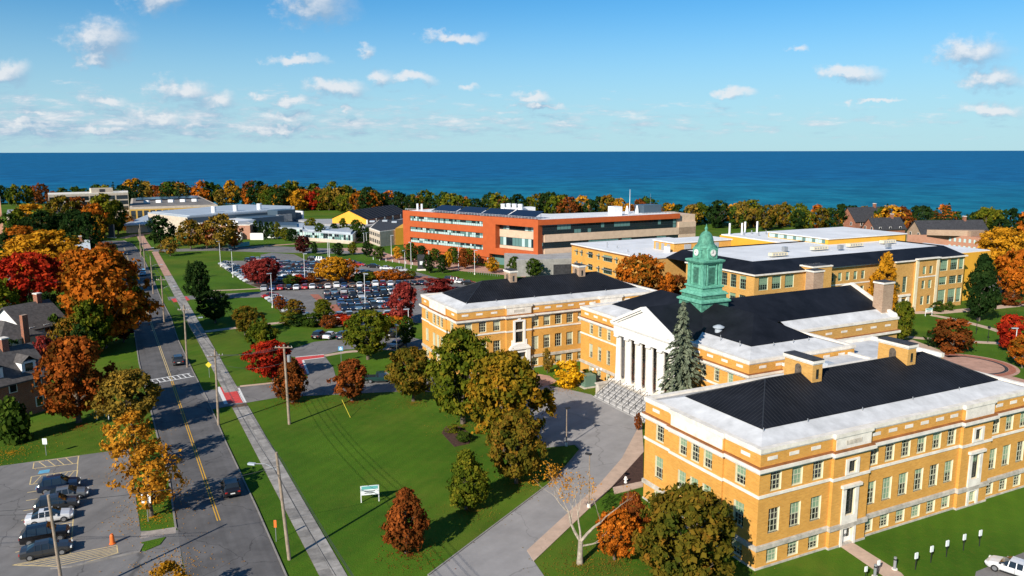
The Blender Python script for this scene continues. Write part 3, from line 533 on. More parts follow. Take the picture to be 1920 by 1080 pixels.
def wing(v0, v1, vis_face_v, north):
    """one wing: u 0..43.8; the face with v = v0 is seen"""
    LEN = 43.8
    segs = [(0,9.5,0),(9.5,14.7,.35),(14.7,29.6,0),(29.6,34.8,.35),(34.8,LEN,0)]
    cols = [[2.1,4.9,7.7],[],[15.6,18.1,20.6,23.1,25.6,28.1],[],[35.9,38.5,41.2]]
    bk = dict(blind=None) if not north else dict(blind=None, bc='cream')
    for (a0,a1,off), cs in zip(segs, cols):
        if off == 0: wall(H, '-v', v0, a0, a1, 0, ZP, ops3(cs)); wins3('-v', v0, cs, **bk)
        else:
            c = (a0+a1)/2
            if north: ops = [(c,1.6,5.3,9.2)] if a0 < 20 else [(c,1.2,8.0,9.3)]
            else: ops = [(c,1.1,7.9,9.2),(c,1.3,3.3,6.2),(c,1.5,-.0,1.9)]
            if not north and a0 > 20: ops[2] = (c,1.2,.45,1.8)
            wall(H, '-v', v0-off, a0, a1, 0, ZP, ops, rets=off)
            at = v0-off
            mb = MB().box(a0+.1,a1-.1,at-.05,at+.1,10.62,11.78); H.add('frieze_panel', mb, 'limestone')
            if a0 < 20:
                me = MB()
                for k in range(12): me.box(-1.1+k*.19,-1.1+k*.19+.1,-.03,.03,0,.45)
                H.at('frieze_flutes', me.mesh('frieze_flutes', 'grey_stone'), '-v', at-.06, c, 11.0)
            if not north:
                o = window(H, '-v', at, c, 7.9, 1.1, 1.3, 3, 3, 'dark', blind=0, sill=False)
                sur = MB(); 
                for q in ((-.95,-.56,7.72-7.9,1.5),(.56,.95,7.72-7.9,1.5)): sur.box(q[0],q[1],-.42,-.18,q[2],q[3])
                sur.box(-.56,.56,-.418,-.182,1.31,1.5).box(-.56,.56,-.418,-.182,-.18,-.01)
                H.at('stone_surround', sur.mesh('stone_surround', 'limestone'), '-v', at, c, 7.9, .28)
                o = window(H, '-v', at, c, 3.3, 1.3, 2.9, 3, 6, 'dark', blind=rng.choice((0,3)), sill=False)
                sur = MB().box(-1.15,-.66,-.42,-.18,-.95,3.1).box(.66,1.15,-.42,-.18,-.95,3.1).box(-.66,.66,-.418,-.182,2.91,3.1).box(-.66,.66,-.418,-.182,-.95,-.02).box(-1.4,1.4,-.62,-.18,3.1,3.4)
                H.at('stone_surround', sur.mesh('stone_surround', 'limestone'), '-v', at, c, 3.3, .28)
                if a0 < 20:
                    d = H.at('door', MB().box(-.74,-.01,0,.06,0,1.88).box(.01,.74,0,.06,0,1.88).mesh('door', 'white_paint'), '-v', at, c, 0, .26)
                    for s in (-1,1): put('door_pane', MB().box(-.17,.17,-.02,.0,.75,1.65).mesh('door_pane','pane'), d, (s*.38,0,0)); put('handle', MB().box(-.02,.02,-.06,0,.8,1.1).mesh('handle','black_metal'), d, (s*.09,0,0))
                    sur = MB().box(-1.1,-.76,-.40,-.18,0,1.98).box(.76,1.1,-.40,-.18,0,1.98).box(-.76,.76,-.398,-.182,1.9,1.98).mesh('stone_surround', 'limestone'); H.at('stone_surround', sur, '-v', at, c, 0, .28)
                else:
                    window(H, '-v', at, c, .45, 1.2, 1.35, sill=False, blind=8); sur = MB().box(-1.0,-.62,-.4,-.18,-.3,1.5).box(.62,1.0,-.4,-.18,-.3,1.5).box(-.62,.62,-.398,-.182,1.37,1.5).mesh('stone_surround','limestone'); H.at('stone_surround', sur, '-v', at, c, .45, .28)
            elif a0 < 20:
                window(H, '-v', at, c, 5.3, 1.6, 3.9, 4, 7, 'dark', blind=0, sill=False)
                s = MB().box(-1.25,-.82,-.45,-.18,-.9,4.2).box(.82,1.25,-.45,-.18,-.9,4.2).box(-.82,.82,-.448,-.182,3.92,4.25).box(-1.6,-1.25,-.42,-.18,-.9,.5).box(1.25,1.6,-.42,-.18,-.9,.5).box(-.82,.82,-.448,-.182,-.9,-.02).box(-.3,.3,-.5,-.18,4.25,4.75)
                s.box(-2.15,2.15,-.85,-.18,-1.25,-.9); s.box(-2.15,-1.3,-.7,-.18,-5.3,-1.25).box(1.3,2.15,-.7,-.18,-5.3,-1.25).box(-1.3,1.3,-.55,-.18,-1.9,-1.25)
                pts = [(2.0*math.cos(math.pi*k/10), .75*math.sin(math.pi*k/10)) for k in range(11)]
                for k in range(10):
                    (x1,z1),(x2,z2) = pts[k], pts[k+1]; s.face([(x1,-.8,-.9+z1),(x2,-.8,-.9+z2),(x2,-.18,-.9+z2),(x1,-.18,-.9+z1)]); s.face([(x1,-.8,-.9),(x2,-.8,-.9),(x2,-.8,-.9+z2),(x1,-.8,-.9+z1)])
                H.at('stone_doorcase', s.mesh('stone_doorcase', 'white_paint'), '-v', at, c, 5.3, .28)
                H.at('door', MB().box(-1.2,1.2,-.32,-.24,0,3.3).mesh('door', 'dark_frame'), '-v', at, c, 0, .28)
            else: window(H, '-v', at, c, 8.0, 1.2, 1.3, 3, 3, 'dark', blind=0, sill=False)
    # gable-end face towards the drive
    vc = (v0+v1)/2; cs = [vc-6.5, vc-2.0, vc, vc+2.0, vc+6.3]; bay = (vc-4.2, vc+4.2)
    s2 = [(v0,bay[0],0),(bay[0],bay[1],.22),(bay[1],v1,0)]
    for (a0,a1,off), cc in zip(s2, ([cs[0]], cs[1:4], [cs[4]])):
        wall(H, '-u', -off, a0, a1, 0, ZP, ops3(cc, 1.42 if len(cc) == 1 else 1.3), rets=off); wins3('-u', -off, cc, 1.42 if len(cc) == 1 else 1.3, **bk)
    H.add('frieze_panel', MB().box(-.30,-.1,bay[0]+.12,bay[1]-.12,10.62,11.78), 'limestone')
    wall(H, '+v', v1, 0, LEN, 0, ZP); wall(H, '+u', LEN, v0, v1, 0, ZP)
    trims('-v', v0, segs); trims('-u', 0, s2)
    mb = MB().box(-.14,LEN+.14,v1-.45,v1+.14,ZP,ZT-.003).box(LEN-.45,LEN+.14,v0+.3,v1-.45,ZP,ZT-.003); H.add('coping', mb, 'limestone')
    attic_panels('-v', v0, [1.5,4.3,7.2,15.8,18.3,20.8,23.3,25.8,28.2,36.2,38.8,41.3]); attic_panels('-u', 0, [v0+2.0, v1-2.0])
    # roof: white membrane skirt, black seamed hip, seams, chimneys
    e = 3.15; ez = 12.78; rz_ = 15.6
    mb = frustum(MB(), (.8,LEN-.8,v0+.8,v1-.8), 11.99, (e,LEN-e,v0+e,v1-e), ez); H.add('roof_skirt', mb, 'white_roof')
    mb = MB(); ring(mb, .42,LEN-.42,v0+.42,v1-.42,11.6,12.06,0,.4); H.add('roof_gutter', mb, 'grey_roof')
    mb = hip(MB(), e-.08, LEN-e+.08, v0+e-.08, v1-e+.08, ez+.02, rz_); roof = H.add('roof', mb, 'black_roof')
    sm = MB(); half = (v1-v0)/2-e; k = (rz_-ez-.02)/half
    n = int((LEN-2*e)/.46)
    for i in range(n+1):
        u = e+.1+i*.46; d = min(half-.05, u-e, LEN-e-u)
        if d < .2: continue
        sm.tube((u,v0+e,ez+.05),(u,v0+e+d,ez+.05+k*d),.028,.028,4,False)
    for i in range(int(2*half/.46)):
        v = v0+e+.1+i*.46; d = min(v-v0-e, v1-e-v)
        if d > .2: sm.tube((e,v,ez+.05),(e+d,v,ez+.05+k*d),.028,.028,4,False)
    for a, b in (((e,v0+e,ez+.05),(e+half,vc,rz_+.03)),((LEN-e,v0+e,ez+.05),(LEN-e-half,vc,rz_+.03)),((e+half,vc,rz_+.03),(LEN-e-half,vc,rz_+.03)),((e,v1-e,ez+.05),(e+half,vc,rz_+.03))): sm.tube(a,b,.07,.07,5,False)
    o = H.add('roof_seams', sm, 'seam_metal', None); o['kind'] = 'stuff'
    for u in (14.4, 29.9):
        vv = vc-1.6 if not north else vc-1.2
        w2 = 1.45; l2 = 4.1 if not north else 2.6
        mb = MB(); ops = [(l2/2,.95,15.35,16.45)]
        ch = H.add('chimney', MB().box(u+.0,u+w2,vv,vv+l2,13.2,17.0), 'tan_brick' if north else 'buff_brick')
        cap = MB().box(u-.15,u+w2+.15,vv-.15,vv+l2+.15,17.0,17.3).box(u-.05,u+w2+.05,vv-.05,vv+l2+.05,16.85,17.0)
        H.add('chimney_coping', cap, 'limestone', ch); H.add('chimney_cap', MB().box(u-.1,u+w2+.1,vv-.1,vv+l2+.1,17.3,17.42), 'slate_roof', ch)
        for ch2 in H.root.children: pass
        vm = vv+l2/2; ar = MB(); r = .48
        pts = [(vm-r,15.2),(vm+r,15.2)] + [(vm+r*math.cos(math.pi*q/8), 16.1+r*math.sin(math.pi*q/8)) for q in range(9)]
        ar.face([(u-.012, a, z) for a, z in pts][::-1]); H.add('arched_opening', ar, 'bark', ch)
        H.add('arch_sill', MB().box(u-.1,u-.01,vm-.65,vm+.65,15.08,15.2), 'limestone', ch)
        H.add('slot_opening', MB().box(u+w2/2-.2,u+w2/2+.2,vv-.012,vv+.1,15.2,16.3), 'pane', ch)
    for u in (3.0, 9.0, 17.0, 25.0, 33.0):
        H.add('roof_anchor', MB().tube((u,v0+e-.3,ez-.1),(u,v0+e-.3,ez+.28),.05,.05,6), 'grey_metal')
wing(0.0, 18.15, True, False)
wing(73.9, 92.05, True, True)
# centre block
U0, U1, V0, V1 = 21.6, 41.6, 24.6, 67.4
cl = [63.9, 61.1, 58.3]; cr = [92.0-c for c in cl]
for (a0,a1), cs in (((V0,37.5),cr), ((54.5,V1),cl)):
    wall(H, '-u', U0, a0, a1, 0, ZP, ops3(cs, 1.1)); wins3('-u', U0, cs, 1.1, blind=None, bc='cream' if cs is cl else 'green')
wall(H, '-v', V0, U0, U1, 0, ZP, ops3([24.6,27.4,30.2,33.0])); wins3('-v', V0, [24.6,27.4,30.2,33.0])
wall(H, '+v', V1, U0, U1, 0, ZP); wall(H, '+u', U1, V0, V1, 0, ZP)
trims('-u', U0, [(V0,37.9,0)]); trims('-u', U0, [(54.1,V1,0)]); trims('-v', V0, [(U0+.31,U1,0)])
H.add('coping', MB().box(U0-.14,U1+.14,V1-.45,V1+.14,ZP,ZT-.003).box(U1-.45,U1+.14,V0+.3,V1-.45,ZP,ZT-.003), 'limestone')
attic_panels('-u', U0, [65.5,62.5,59.6,57.0,26.4,29.4,32.4,35.2]); attic_panels('-v', V0, [24.0,27.0,30.0,33.0,36.0,39.0])
e, ez = 4.0, 12.98
H.add('roof_skirt', frustum(MB(), (U0+.8,U1-.8,V0+.8,V1-.8), 11.99, (U0+e,U1-e,V0+e,V1-e), ez), 'white_roof')
H.add('roof_gutter', ring(MB(), U0+.42,U1-.42,V0+.42,V1-.42,11.6,12.06,0,.4), 'grey_roof')
H.add('roof', hip(MB(), U0+e-.08,U1-e+.08,V0+e-.08,V1-e+.08, ez+.02, 16.1), 'black_roof')
for (u, v) in ((26.6,36.5),): H.add('roof_vent', MB().lathe([(.55,13.2),(.55,13.95),(.85,14.0),(.85,14.15),(.3,14.4)],16,u,v), 'silver_roof')
H.add('roof_vent', MB().lathe([(.5,12.6),(.5,13.2),(.75,13.25),(.7,13.4),(.2,13.6)],16,24.4,41.5), 'silver_roof')
for (u, v) in ((24.8,30),(24.8,34),(28,52),(30,58),(26.5,56),(29.2,28.0),(33,28.0),(36,28.0),(34.5,36.5),(37,33.5)): H.add('roof_anchor', MB().tube((u,v,12.8),(u,v,13.6 if v != 28 else 13.3),.05,.05,6), 'grey_metal')
# rear auditorium
RU0, RU1, RV0, RV1 = 41.7, 66.0, 36.2, 55.8
aw = [(52.5,1.7,2.2,6.6),(57.0,1.7,2.2,6.6),(61.5,1.7,2.2,6.6)]
wall(H, '-v', RV0, RU0, RU1, 0, 11.6, (), mats=('buff_brick','cream_trim')); wall(H, '+u', RU1, RV0, RV1, 0, 11.6, mats=('buff_brick','cream_trim')); wall(H, '+v', RV1, RU0, RU1, 0, 11.6)
for c, w, zb, zt in [(47.5,1.7,2.2,6.6)]+aw:
    r = w/2; mb = MB(); pts = [(c-r,zb),(c+r,zb)] + [(c+r*math.cos(math.pi*q/10), zt+r*math.sin(math.pi*q/10)) for q in range(11)]
    H.add('arched_panel', MB().face([(x, RV0-.03, z) for x, z in pts]), 'grey_roof'); H.add('keystone', MB().box(c-.18,c+.18,RV0-.14,RV0-.01,zt+r,zt+r+.55), 'limestone')
    for s in (-1,1): H.add('impost', MB().box(c+s*(r+.35)-.25,c+s*(r+.35)+.25,RV0-.1,RV0-.01,zt-.15,zt+.15), 'limestone')
mb = MB().box(RU0,RU1+.4,RV0-.4,RV0+.2,9.2,9.6); H.add('cornice', mb, 'limestone'); H.add('gutter', MB().box(RU0,RU1+.3,RV0-.3,RV0+.2,9.601,9.72), 'rust_gutter')
H.add('coping', MB().box(RU0,RU1+.12,RV0-.12,RV0+.4,11.5,11.9), 'limestone'); attic_panels('-v', RV0, [46,49.5,53,56.5,60,63.5], 1.4, 10.5, 10.85)
ev = 2.9; H.add('roof_skirt', MB().face([(RU0,RV0+.3,11.7),(RU1,RV0+.3,11.7),(RU1,RV0+ev,12.9),(RU0,RV0+ev,12.9)]), 'white_roof')
vm = 46.0; zr = 16.0; u0 = 33.0
H.add('roof', MB().face([(u0,RV0+ev-.05,12.92),(RU1-.6,RV0+ev-.05,12.92),(RU1-.6,vm,zr),(u0,vm,zr)]).face([(u0,vm,zr),(RU1-.6,vm,zr),(RU1-.6,RV1-ev,12.9),(u0,RV1-ev,12.9)]), 'black_roof')
gp = [(RV0+.6,12.2),(RV0+.6,12.4),(vm,zr+.45),(RV1-.6,12.4),(RV1-.6,12.2)]
mb = MB()
for (y0,z0_),(y1,z1_) in ((gp[1],gp[2]),(gp[2],gp[3])):
    a = [(RU1-.62,y0,z0_),(RU1+.1,y0,z0_),(RU1+.1,y1,z1_),(RU1-.62,y1,z1_)]; mb.face(a); b = [(x,y,z-.4) for x,y,z in a]; mb.face(b[::-1])
    for i in range(4): mb.face([a[i],b[i],b[(i+1)%4],a[(i+1)%4]])
H.add('gable_coping', mb, 'limestone')
H.add('gable', MB().prism([(RV0+.3,11.6),(RV1-.3,11.6),(vm,zr+.1)],0,1) if False else MB().face([(RU1-.1,RV0+.3,11.6),(RU1-.1,RV1-.3,11.6),(RU1-.1,vm,zr+.2)]).face([(RU1-.55,RV0+.3,11.6),(RU1-.55,vm,zr+.2),(RU1-.55,RV1-.3,11.6)]), 'buff_brick')
for v in (38.0, 53.2):
    ch = H.add('chimney', MB().box(RU1-2.0,RU1+.6,v,v+1.9,11.9,17.4), 'tan_brick')
    H.add('chimney_coping', MB().box(RU1-2.15,RU1+.75,v-.15,v+2.05,17.4,17.7), 'limestone', ch); H.add('chimney_cap', MB().box(RU1-2.05,RU1+.65,v-.05,v+1.95,17.7,17.8), 'slate_roof', ch)
    H.add('chimney_base', MB().box(RU1-2.2,RU1+.8,v-.2,v+2.1,11.3,12.4), 'limestone', ch)
    H.add('scroll_bracket', MB().tube((RU1-.7,v-.9,11.9),(RU1+.2,v-.9,11.9),.62,.62,12), 'white_paint', ch)
# low links between centre and wings
for a0, a1 in ((18.15,24.6),(67.4,73.9)):
    b = H.add('link', MB().box(27.5,40.5,a0+.15,a1-.15,0,11.0), 'buff_brick'); H.add('link_roof', MB().box(27.9,40.1,a0+.15,a1-.15,11.0,11.12), 'white_roof', b)
    H.add('link_coping', MB().box(27.36,27.9,a0+.15,a1-.15,11.0,11.4).box(40.1,40.64,a0+.15,a1-.15,11.0,11.4), 'limestone', b)
    H.add('hatch', MB().box(32,33.2,(a0+a1)/2-.6,(a0+a1)/2+.6,11.12,11.6), 'silver_roof', b)
wall(H, '-v', 36.2, 41.7, 41.9, 0, .1) if False else None
# rear link with flat roof between auditorium and wing
b = H.add('rear_link', MB().box(41.8,52.5,18.3,30.6,0,10.6), 'buff_brick'); H.add('link_coping', MB().box(41.8,52.7,30.1,30.8,10.6,11.2).box(52.1,52.7,18.3,30.1,10.6,11.2), 'limestone', b); H.add('link_roof', MB().box(41.8,52.1,18.3,30.1,10.6,10.72), 'white_roof', b)
# ---- portico
PU = 20.3
pod = H.add('podium', MB().box(19.2,21.9,37.4,54.6,0,2.4), 'limestone')
wall(H, '-u', 21.75, 37.5, 54.5, 2.4, 10.4, [(46-5.8,1.9,2.5,9.6),(46-2.9,1.9,2.5,9.6),(46,1.9,2.5,9.6),(46+2.9,1.9,2.5,9.6),(46+5.8,1.9,2.5,9.6)], .3, ('limestone','cream_trim'), name='portico_wall')
for k in range(-2,3):
    c = 46+2.9*k
    d = H.at('door', MB().box(-.95,.95,0,.1,0,3.6).mesh('door','red_brick'), '-u', 21.75, c, 2.5, .3); put('transom', MB().box(-.95,.95,-.02,.1,3.6,4.1).mesh('transom','dark_frame'), d)
    for s in (-1,1): put('door_pane', MB().box(-.32,.32,-.03,0,.9,3.0).mesh('door_pane','pane'), d, (s*.47,0,0))
    window(H, '-u', 21.75, c, 6.6, 1.9, 3.0, 4, 4, 'dark', inset=.3, blind=0, sill=False)
colp = [(.66,2.4),(.66,2.55),(.6,2.6),(.62,2.75),(.52,2.85),(.52,4.5),(.50,6.5),(.45,9.6),(.44,9.75),(.52,9.8),(.5,9.9),(.58,10.05)]
colm = MB().lathe(colp, 20).mesh('column', 'white_paint', True); abm = MB().box(-.62,.62,-.62,.62,10.05,10.2).tube((-.62,-.5,9.92),(-.62,.5,9.92),.17,.17,10).tube((.62,-.5,9.92),(.62,.5,9.92),.17,.17,10).mesh('capital','white_paint')
for k in (-2.5,-1.5,-.5,.5,1.5,2.5):
    c = put('column', colm, H.root, (PU-H.u0, 2.9*k, 0)); put('capital', abm, c); put('column_plinth', MB().box(-.7,.7,-.7,.7,2.401,2.5).mesh('column_plinth','white_paint'), c)
E_ = 8.05
ent = H.add('entablature', MB().box(19.72,22.5,46-E_,46+E_,10.2,11.75), 'white_paint')
H.add('cornice', MB().box(19.3,22.5,46-E_-.5,46+E_+.5,11.98,12.3), 'white_paint', ent)
dm = MB()
for k in range(52): v = 46-E_-.3+k*(2*E_+.6)/51.5; dm.box(19.42,19.7,v,v+.16,11.76,11.98)
dm.box(19.7,22.5,46-E_,46+E_,11.751,11.979); H.add('dentils', dm, 'white_paint', ent)
W2 = E_+.55; AP = 16.0
tym = MB().face([(19.85,46+W2,12.3),(19.85,46-W2,12.3),(19.85,46,AP-.1)]); H.add('tympanum', tym, 'white_paint', ent)
rk = MB()
for s in (-1,1):
    a = [(19.2,46+s*W2,12.3),(19.2,46,AP+.1),(19.2,46,AP-.35),(19.2,46+s*(W2-.9),12.31)]
    b = [(30.0 if i in (1,2) else 23.0,y,z) for i,(x,y,z) in enumerate(a)]
    if s < 0: a, b = a[::-1], b[::-1]
    rk.face(a[::-1]); 
    a2 = [(19.2,46+s*W2,12.3),(19.2,46,AP+.1),(20.2,46,AP+.1),(20.2,46+s*W2,12.3)]; rk.face(a2 if s > 0 else a2[::-1])
    lo = [(19.2,46+s*(W2-.9),12.31),(19.2,46,AP-.35),(19.9,46,AP-.35),(19.9,46+s*(W2-.9),12.31)]; rk.face(lo if s < 0 else lo[::-1])
    for k in range(24):
        f = (k+.5)/24; y = 46+s*(W2-1.0)*(1-f); z = 12.31+(AP-.4-12.31)*f; rk.box(19.45,19.84,y-.09,y+.09,z-.22,z)
H.add('raking_cornice', rk, 'white_paint', ent)
H.add('portico_roof', MB().face([(20.2,46+W2,12.32),(20.2,46,AP+.06),(31.6,46,AP+.06),(24.5,46+W2,12.32)][::-1]).face([(20.2,46-W2,12.32),(24.5,46-W2,12.32),(31.6,46,AP+.06),(20.2,46,AP+.06)][::-1]), 'black_roof', ent)
stp = H.add('staircase', MB().box(18.9,19.2,38.0,54.0,0,2.36), 'grey_stone')
for k in range(13):
    z = 2.4*(13-k)/14; u = 19.2-.27*(k+1) if k else 18.93
    H.add('step', MB().box(15.5+(12-k)*.268,15.5+(12-k)*.268+.30,38.6,53.4,0,2.4*(k+1)/14 if False else 2.4*(13-k)/14), 'step_stone' if k % 2 else 'step_stone_shade', stp)  # every other step toned darker, painting in the shading between treads
for v in (37.6, 53.4): H.add('cheek_wall', MB().box(16.6,19.2,v,v+1.0,0,1.9).box(16.45,19.2,v-.1,v+1.1,1.9,2.1), 'grey_stone', stp)
for k in range(8):
    v = 39.6+k*1.83; mb = MB()
    for f in (0,.33,.66,1): u = 15.6+f*3.3; z = f*2.3; mb.tube((u,v,z),(u,v,z+.95),.04,.04,5)
    mb.tube((15.6,v,.95),(18.9,v,3.25),.045,.045,5).tube((15.6,v,.5),(18.9,v,2.8),.02,.02,5); H.add('handrail', mb, 'black_metal', stp)
# ---- clock tower
TU, TV = 31.6, 46.0
tw_ = H.add('clock_tower', MB().sqloft([(2.75,13.5),(2.75,16.2)],TU,TV), 'copper')
H.add('tower_skirt', MB().sqloft([(2.8,16.1),(3.05,16.25),(3.05,16.5),(2.85,16.6),(2.62,16.75)],TU,TV), 'copper_light', tw_)
mb = MB().sqloft([(2.5,16.7),(2.5,17.35)],TU,TV)
for k in range(-11,12):
    for a, b in ((TU+k*.2,TV-2.53),(TU-2.53,TV+k*.2),(TU+k*.2,TV+2.53),(TU+2.53,TV+k*.2)): mb.box(a-.06,a+.06,b-.06,b+.06,16.8,17.2)
H.add('tower_balustrade', mb, 'copper', tw_)
H.add('tower_ledge', MB().sqloft([(2.5,17.3),(2.72,17.36),(2.72,17.5),(2.3,17.85),(2.02,17.95),(2.02,18.45)],TU,TV), 'copper_light', tw_)
H.add('tower_ledge', MB().sqloft([(2.05,18.4),(2.22,18.5),(2.22,18.72),(2.0,18.82)],TU,TV), 'copper_light', tw_)
H.add('belfry', MB().sqloft([(1.62,18.7),(1.62,22.3)],TU,TV), 'copper', tw_)
for su in (-1,1):
    for sv in (-1,1):
        mb = MB().box(TU+su*1.62-.3,TU+su*1.62+.3,TV+sv*1.62-.3,TV+sv*1.62+.3,18.8,22.2); H.add('corner_pier', mb, 'copper_light', tw_)
for f, dx in (('-u',0),('-v',0),('+u',0),('+v',0)):
    lv = MB()
    for k in range(14): lv.box(-.62,.62,-.14,.0,.0+k*.2,.10+k*.2)
    at = {'-u':TU-1.62,'-v':TV-1.62,'+u':TU+1.62,'+v':TV+1.62}[f]; c = TV if 'u' in f else TU
    o = H.at('belfry_opening', MB().box(-.66,.66,-.03,.05,0,2.8).mesh('belfry_opening','dark_frame'), f, at, c, 19.15); put('louvres', lv.mesh('louvres','copper'), o)
    o = H.at('pilasters', MB().tube((-.95,-.1,0),(-.95,-.1,3.3),.16,.14,10).tube((.95,-.1,0),(.95,-.1,3.3),.16,.14,10).box(-.82,-.66,-.16,0,0,3.1).box(.66,.82,-.16,0,0,3.1).box(-.82,.82,-.161,0,2.85,3.1).mesh('pilasters','copper_light'), f, at, c, 18.85)
H.add('tower_cornice', MB().sqloft([(1.75,22.15),(1.9,22.25),(2.2,22.6),(2.25,22.85),(1.9,22.95)],TU,TV), 'copper_light', tw_)
H.add('clock_stage', MB().lathe([(2.05,22.9),(2.05,23.2),(1.85,23.3),(1.75,24.7),(1.8,24.85),(1.55,25.1)],8,TU,TV,a0=math.pi/8), 'copper', tw_)
for f in ('-u','-v','+u','+v'):
    sgn = -1 if f[0] == '-' else 1; at = (TU if 'u' in f else TV)+sgn*1.62; c = TV if 'u' in f else TU
    hd = MB().box(-.95,.95,-.12,.1,-.9,.5); 
    pts = [(1.0*math.cos(math.pi*k/12), .45+.55*math.sin(math.pi*k/12)) for k in range(13)]
    for k in range(12): hd.face([(pts[k][0],-.2,pts[k][1]),(pts[k+1][0],-.2,pts[k+1][1]),(pts[k+1][0],.4,pts[k+1][1]),(pts[k][0],.4,pts[k][1])])
    hd.face([(x,-.18,z) for x, z in pts][::-1])
    o = H.at('clock_gable', hd.mesh('clock_gable','copper_light'), f, at, c, 24.0)
    cf = MB().tube((0,-.30,0),(0,-.16,0),.52,.52,28).mesh('clock_face','white_paint'); cl_ = put('clock_face', cf, o, (0,0,.05))
    hm = MB().box(-.03,.03,-.325,-.305,-.05,.42).box(-.28,.04,-.323,-.306,-.035,.035)
    for k in range(12): a = 2*math.pi*k/12; x, z = .44*math.sin(a), .44*math.cos(a); hm.box(x-.025,x+.025,-.32,-.301,z-.025,z+.025)
    put('clock_hands', hm.mesh('clock_hands','black_metal'), cl_); put('clock_rim', MB().tube((0,-.24,0),(0,-.14,0),.62,.62,28).mesh('clock_rim','copper_light'), cl_)
H.add('dome', MB().lathe([(1.75,24.75),(1.7,25.05),(1.45,25.2),(1.3,25.5),(1.18,26.0),(1.05,26.5),(.82,26.95),(.5,27.25),(.2,27.4),(.22,27.6),(.3,27.75),(.22,27.95),(.1,28.15),(.06,28.5)],20,TU,TV), 'copper', tw_, True)

# ---- two-storey science wing with mansard and white roofs behind the hall
P = Bld('mansard_hall', 'long buff brick hall with black mansard, stair towers and flat white roof', 107.0, 95.0)
pv, pz = 76.6, 12.9
def pwin(face, at, cs, w, z, h, nx=3, ny=3, st='green', bl=None):
    for c in cs: window(P, face, at, c, z, w, h, nx, ny, st, blind=bl if bl is not None else rng.choice((0,2,3,5,6,7)), sill=False)
def po(cs, w, z, h): return [(c,w,z,z+h) for c in cs]
bm = ('buff_brick','cream_trim')
a = [74.4,78.3,82.2]
wall(P,'-v',pv,71.8,87,0,pz,po([72.9]+a[1:]+[86.0][:0],2.7,9.5,3.0)[1:]+po(a[:1],2.7,9.5,3.0)+po(a,2.7,5.2,2.9)+po(a,2.7,1.0,3.0),mats=bm)
for z, h in ((9.5,3.0),(5.2,2.9),(1.0,3.0)): pwin('-v',pv,a,2.7,z,h,4,4)
b = [96.7,99.2,101.8,104.4,107.0]
wall(P,'-v',pv+.8,93,117.3,0,pz,po(b+[112.5,115],1.15,9.6,2.0)+po(b+[112.5,115],1.15,5.6,2.3)+po(b+[112.5,115],1.15,1.6,2.2),mats=bm)
for z, h in ((9.6,2.0),(5.6,2.3),(1.6,2.2)): pwin('-v',pv+.8,b+[112.5,115],1.15,z,h,2,3)
c = [127.4,129.9]
wall(P,'-v',pv,117.3,124.3,0,pz,[(121.2,1.5,5.2,9.2),(121.2,2.0,.6,3.6)],mats=bm,rets=.8); window(P,'-v',pv,121.2,5.2,1.5,4.0,3,6,'green',blind=0,sill=False)
P.add('door', MB().box(120.2,122.2,pv+.2,pv+.3,.6,3.6), 'dark_frame'); P.add('stone_surround', MB().box(119.3,120.19,pv-.25,pv+.2,0,4.2).box(122.21,123.1,pv-.25,pv+.2,0,4.2).box(119.1,123.3,pv-.4,pv+.2,4.2,4.7), 'limestone')
wall(P,'-v',pv-.6,124.3,132.8,0,pz+.3,po(c,1.15,9.4,2.0)+po(c,1.15,5.7,2.1)+po(c,1.15,1.6,2.2),mats=bm,rets=.6)
for z, h in ((9.4,2.0),(5.7,2.1),(1.6,2.2)): pwin('-v',pv-.6,c,1.15,z,h,2,3)
P.add('stone_quoins', MB().box(124.2,125.2,pv-.72,pv-.5,0,13.0).box(131.9,132.9,pv-.72,pv-.5,0,13.0), 'cream_trim')
d = [135.7,139.7]
wall(P,'-v',pv,132.8,143.9,0,pz,po(d,2.9,9.6,2.9)+po(d,2.9,6.0,2.1)+po(d,2.9,1.0,3.7)+[(142.6,1.9,9.6,12.5),(142.6,1.9,6.0,8.1),(142.6,1.9,1.0,4.7)],mats=bm)
for z, h in ((9.6,2.9),(6.0,2.1),(1.0,3.7)): pwin('-v',pv,d,2.9,z,h,4,4); pwin('-v',pv,[142.6],1.9,z,h,3,4)
f = [80.2,83.3,86.3,89.5,92.5,95.5]
wall(P,'-u',71.8,pv,100,0,pz,po(f,2.0,9.4,3.0)+po(f,2.0,5.2,2.9)+po(f,2.0,1.0,3.0),mats=bm)
for z, h in ((9.4,3.0),(5.2,2.9),(1.0,3.0)): pwin('-u',71.8,f,2.0,z,h,3,4)
wall(P,'+u',143.9,pv,100,0,pz,mats=bm); wall(P,'+v',108,71.8,143.9,0,pz,mats=bm)
for u in (87,):
    P.add('stair_tower', MB().box(u,u+6,pv-2.2,pv+1.5,0,13.9), 'buff_brick'); P.add('tower_coping', MB().box(u-.15,u+6.15,pv-2.35,pv+1.65,13.9,14.2), 'limestone'); P.add('tower_cap', MB().box(u+.3,u+5.7,pv-1.9,pv+1.2,14.2,14.28),'slate_roof')
    P.add('tower_base', MB().box(u-.4,u+6.4,pv-2.6,pv+1.4,0,8.4), 'limestone')
P.add('cornice', MB().box(71.3,87,pv-.5,pv+.3,pz,pz+.3).box(93,117,pv+.3,pv+1.1,pz,pz+.3).box(117,124.2,pv-.5,pv+.3,pz,pz+.3).box(124.2,133,pv-1.1,pv-.2,pz+.3,pz+.6).box(133,144.4,pv-.5,pv+.3,pz,pz+.3).box(71.3,72.1,pv+.3,100,pz,pz+.3), 'limestone')
P.add('string_course', MB().box(94,117,pv+.72,pv+.79,8.6,8.9).box(124.2,132.9,pv-.68,pv-.59,8.6,8.9), 'limestone')
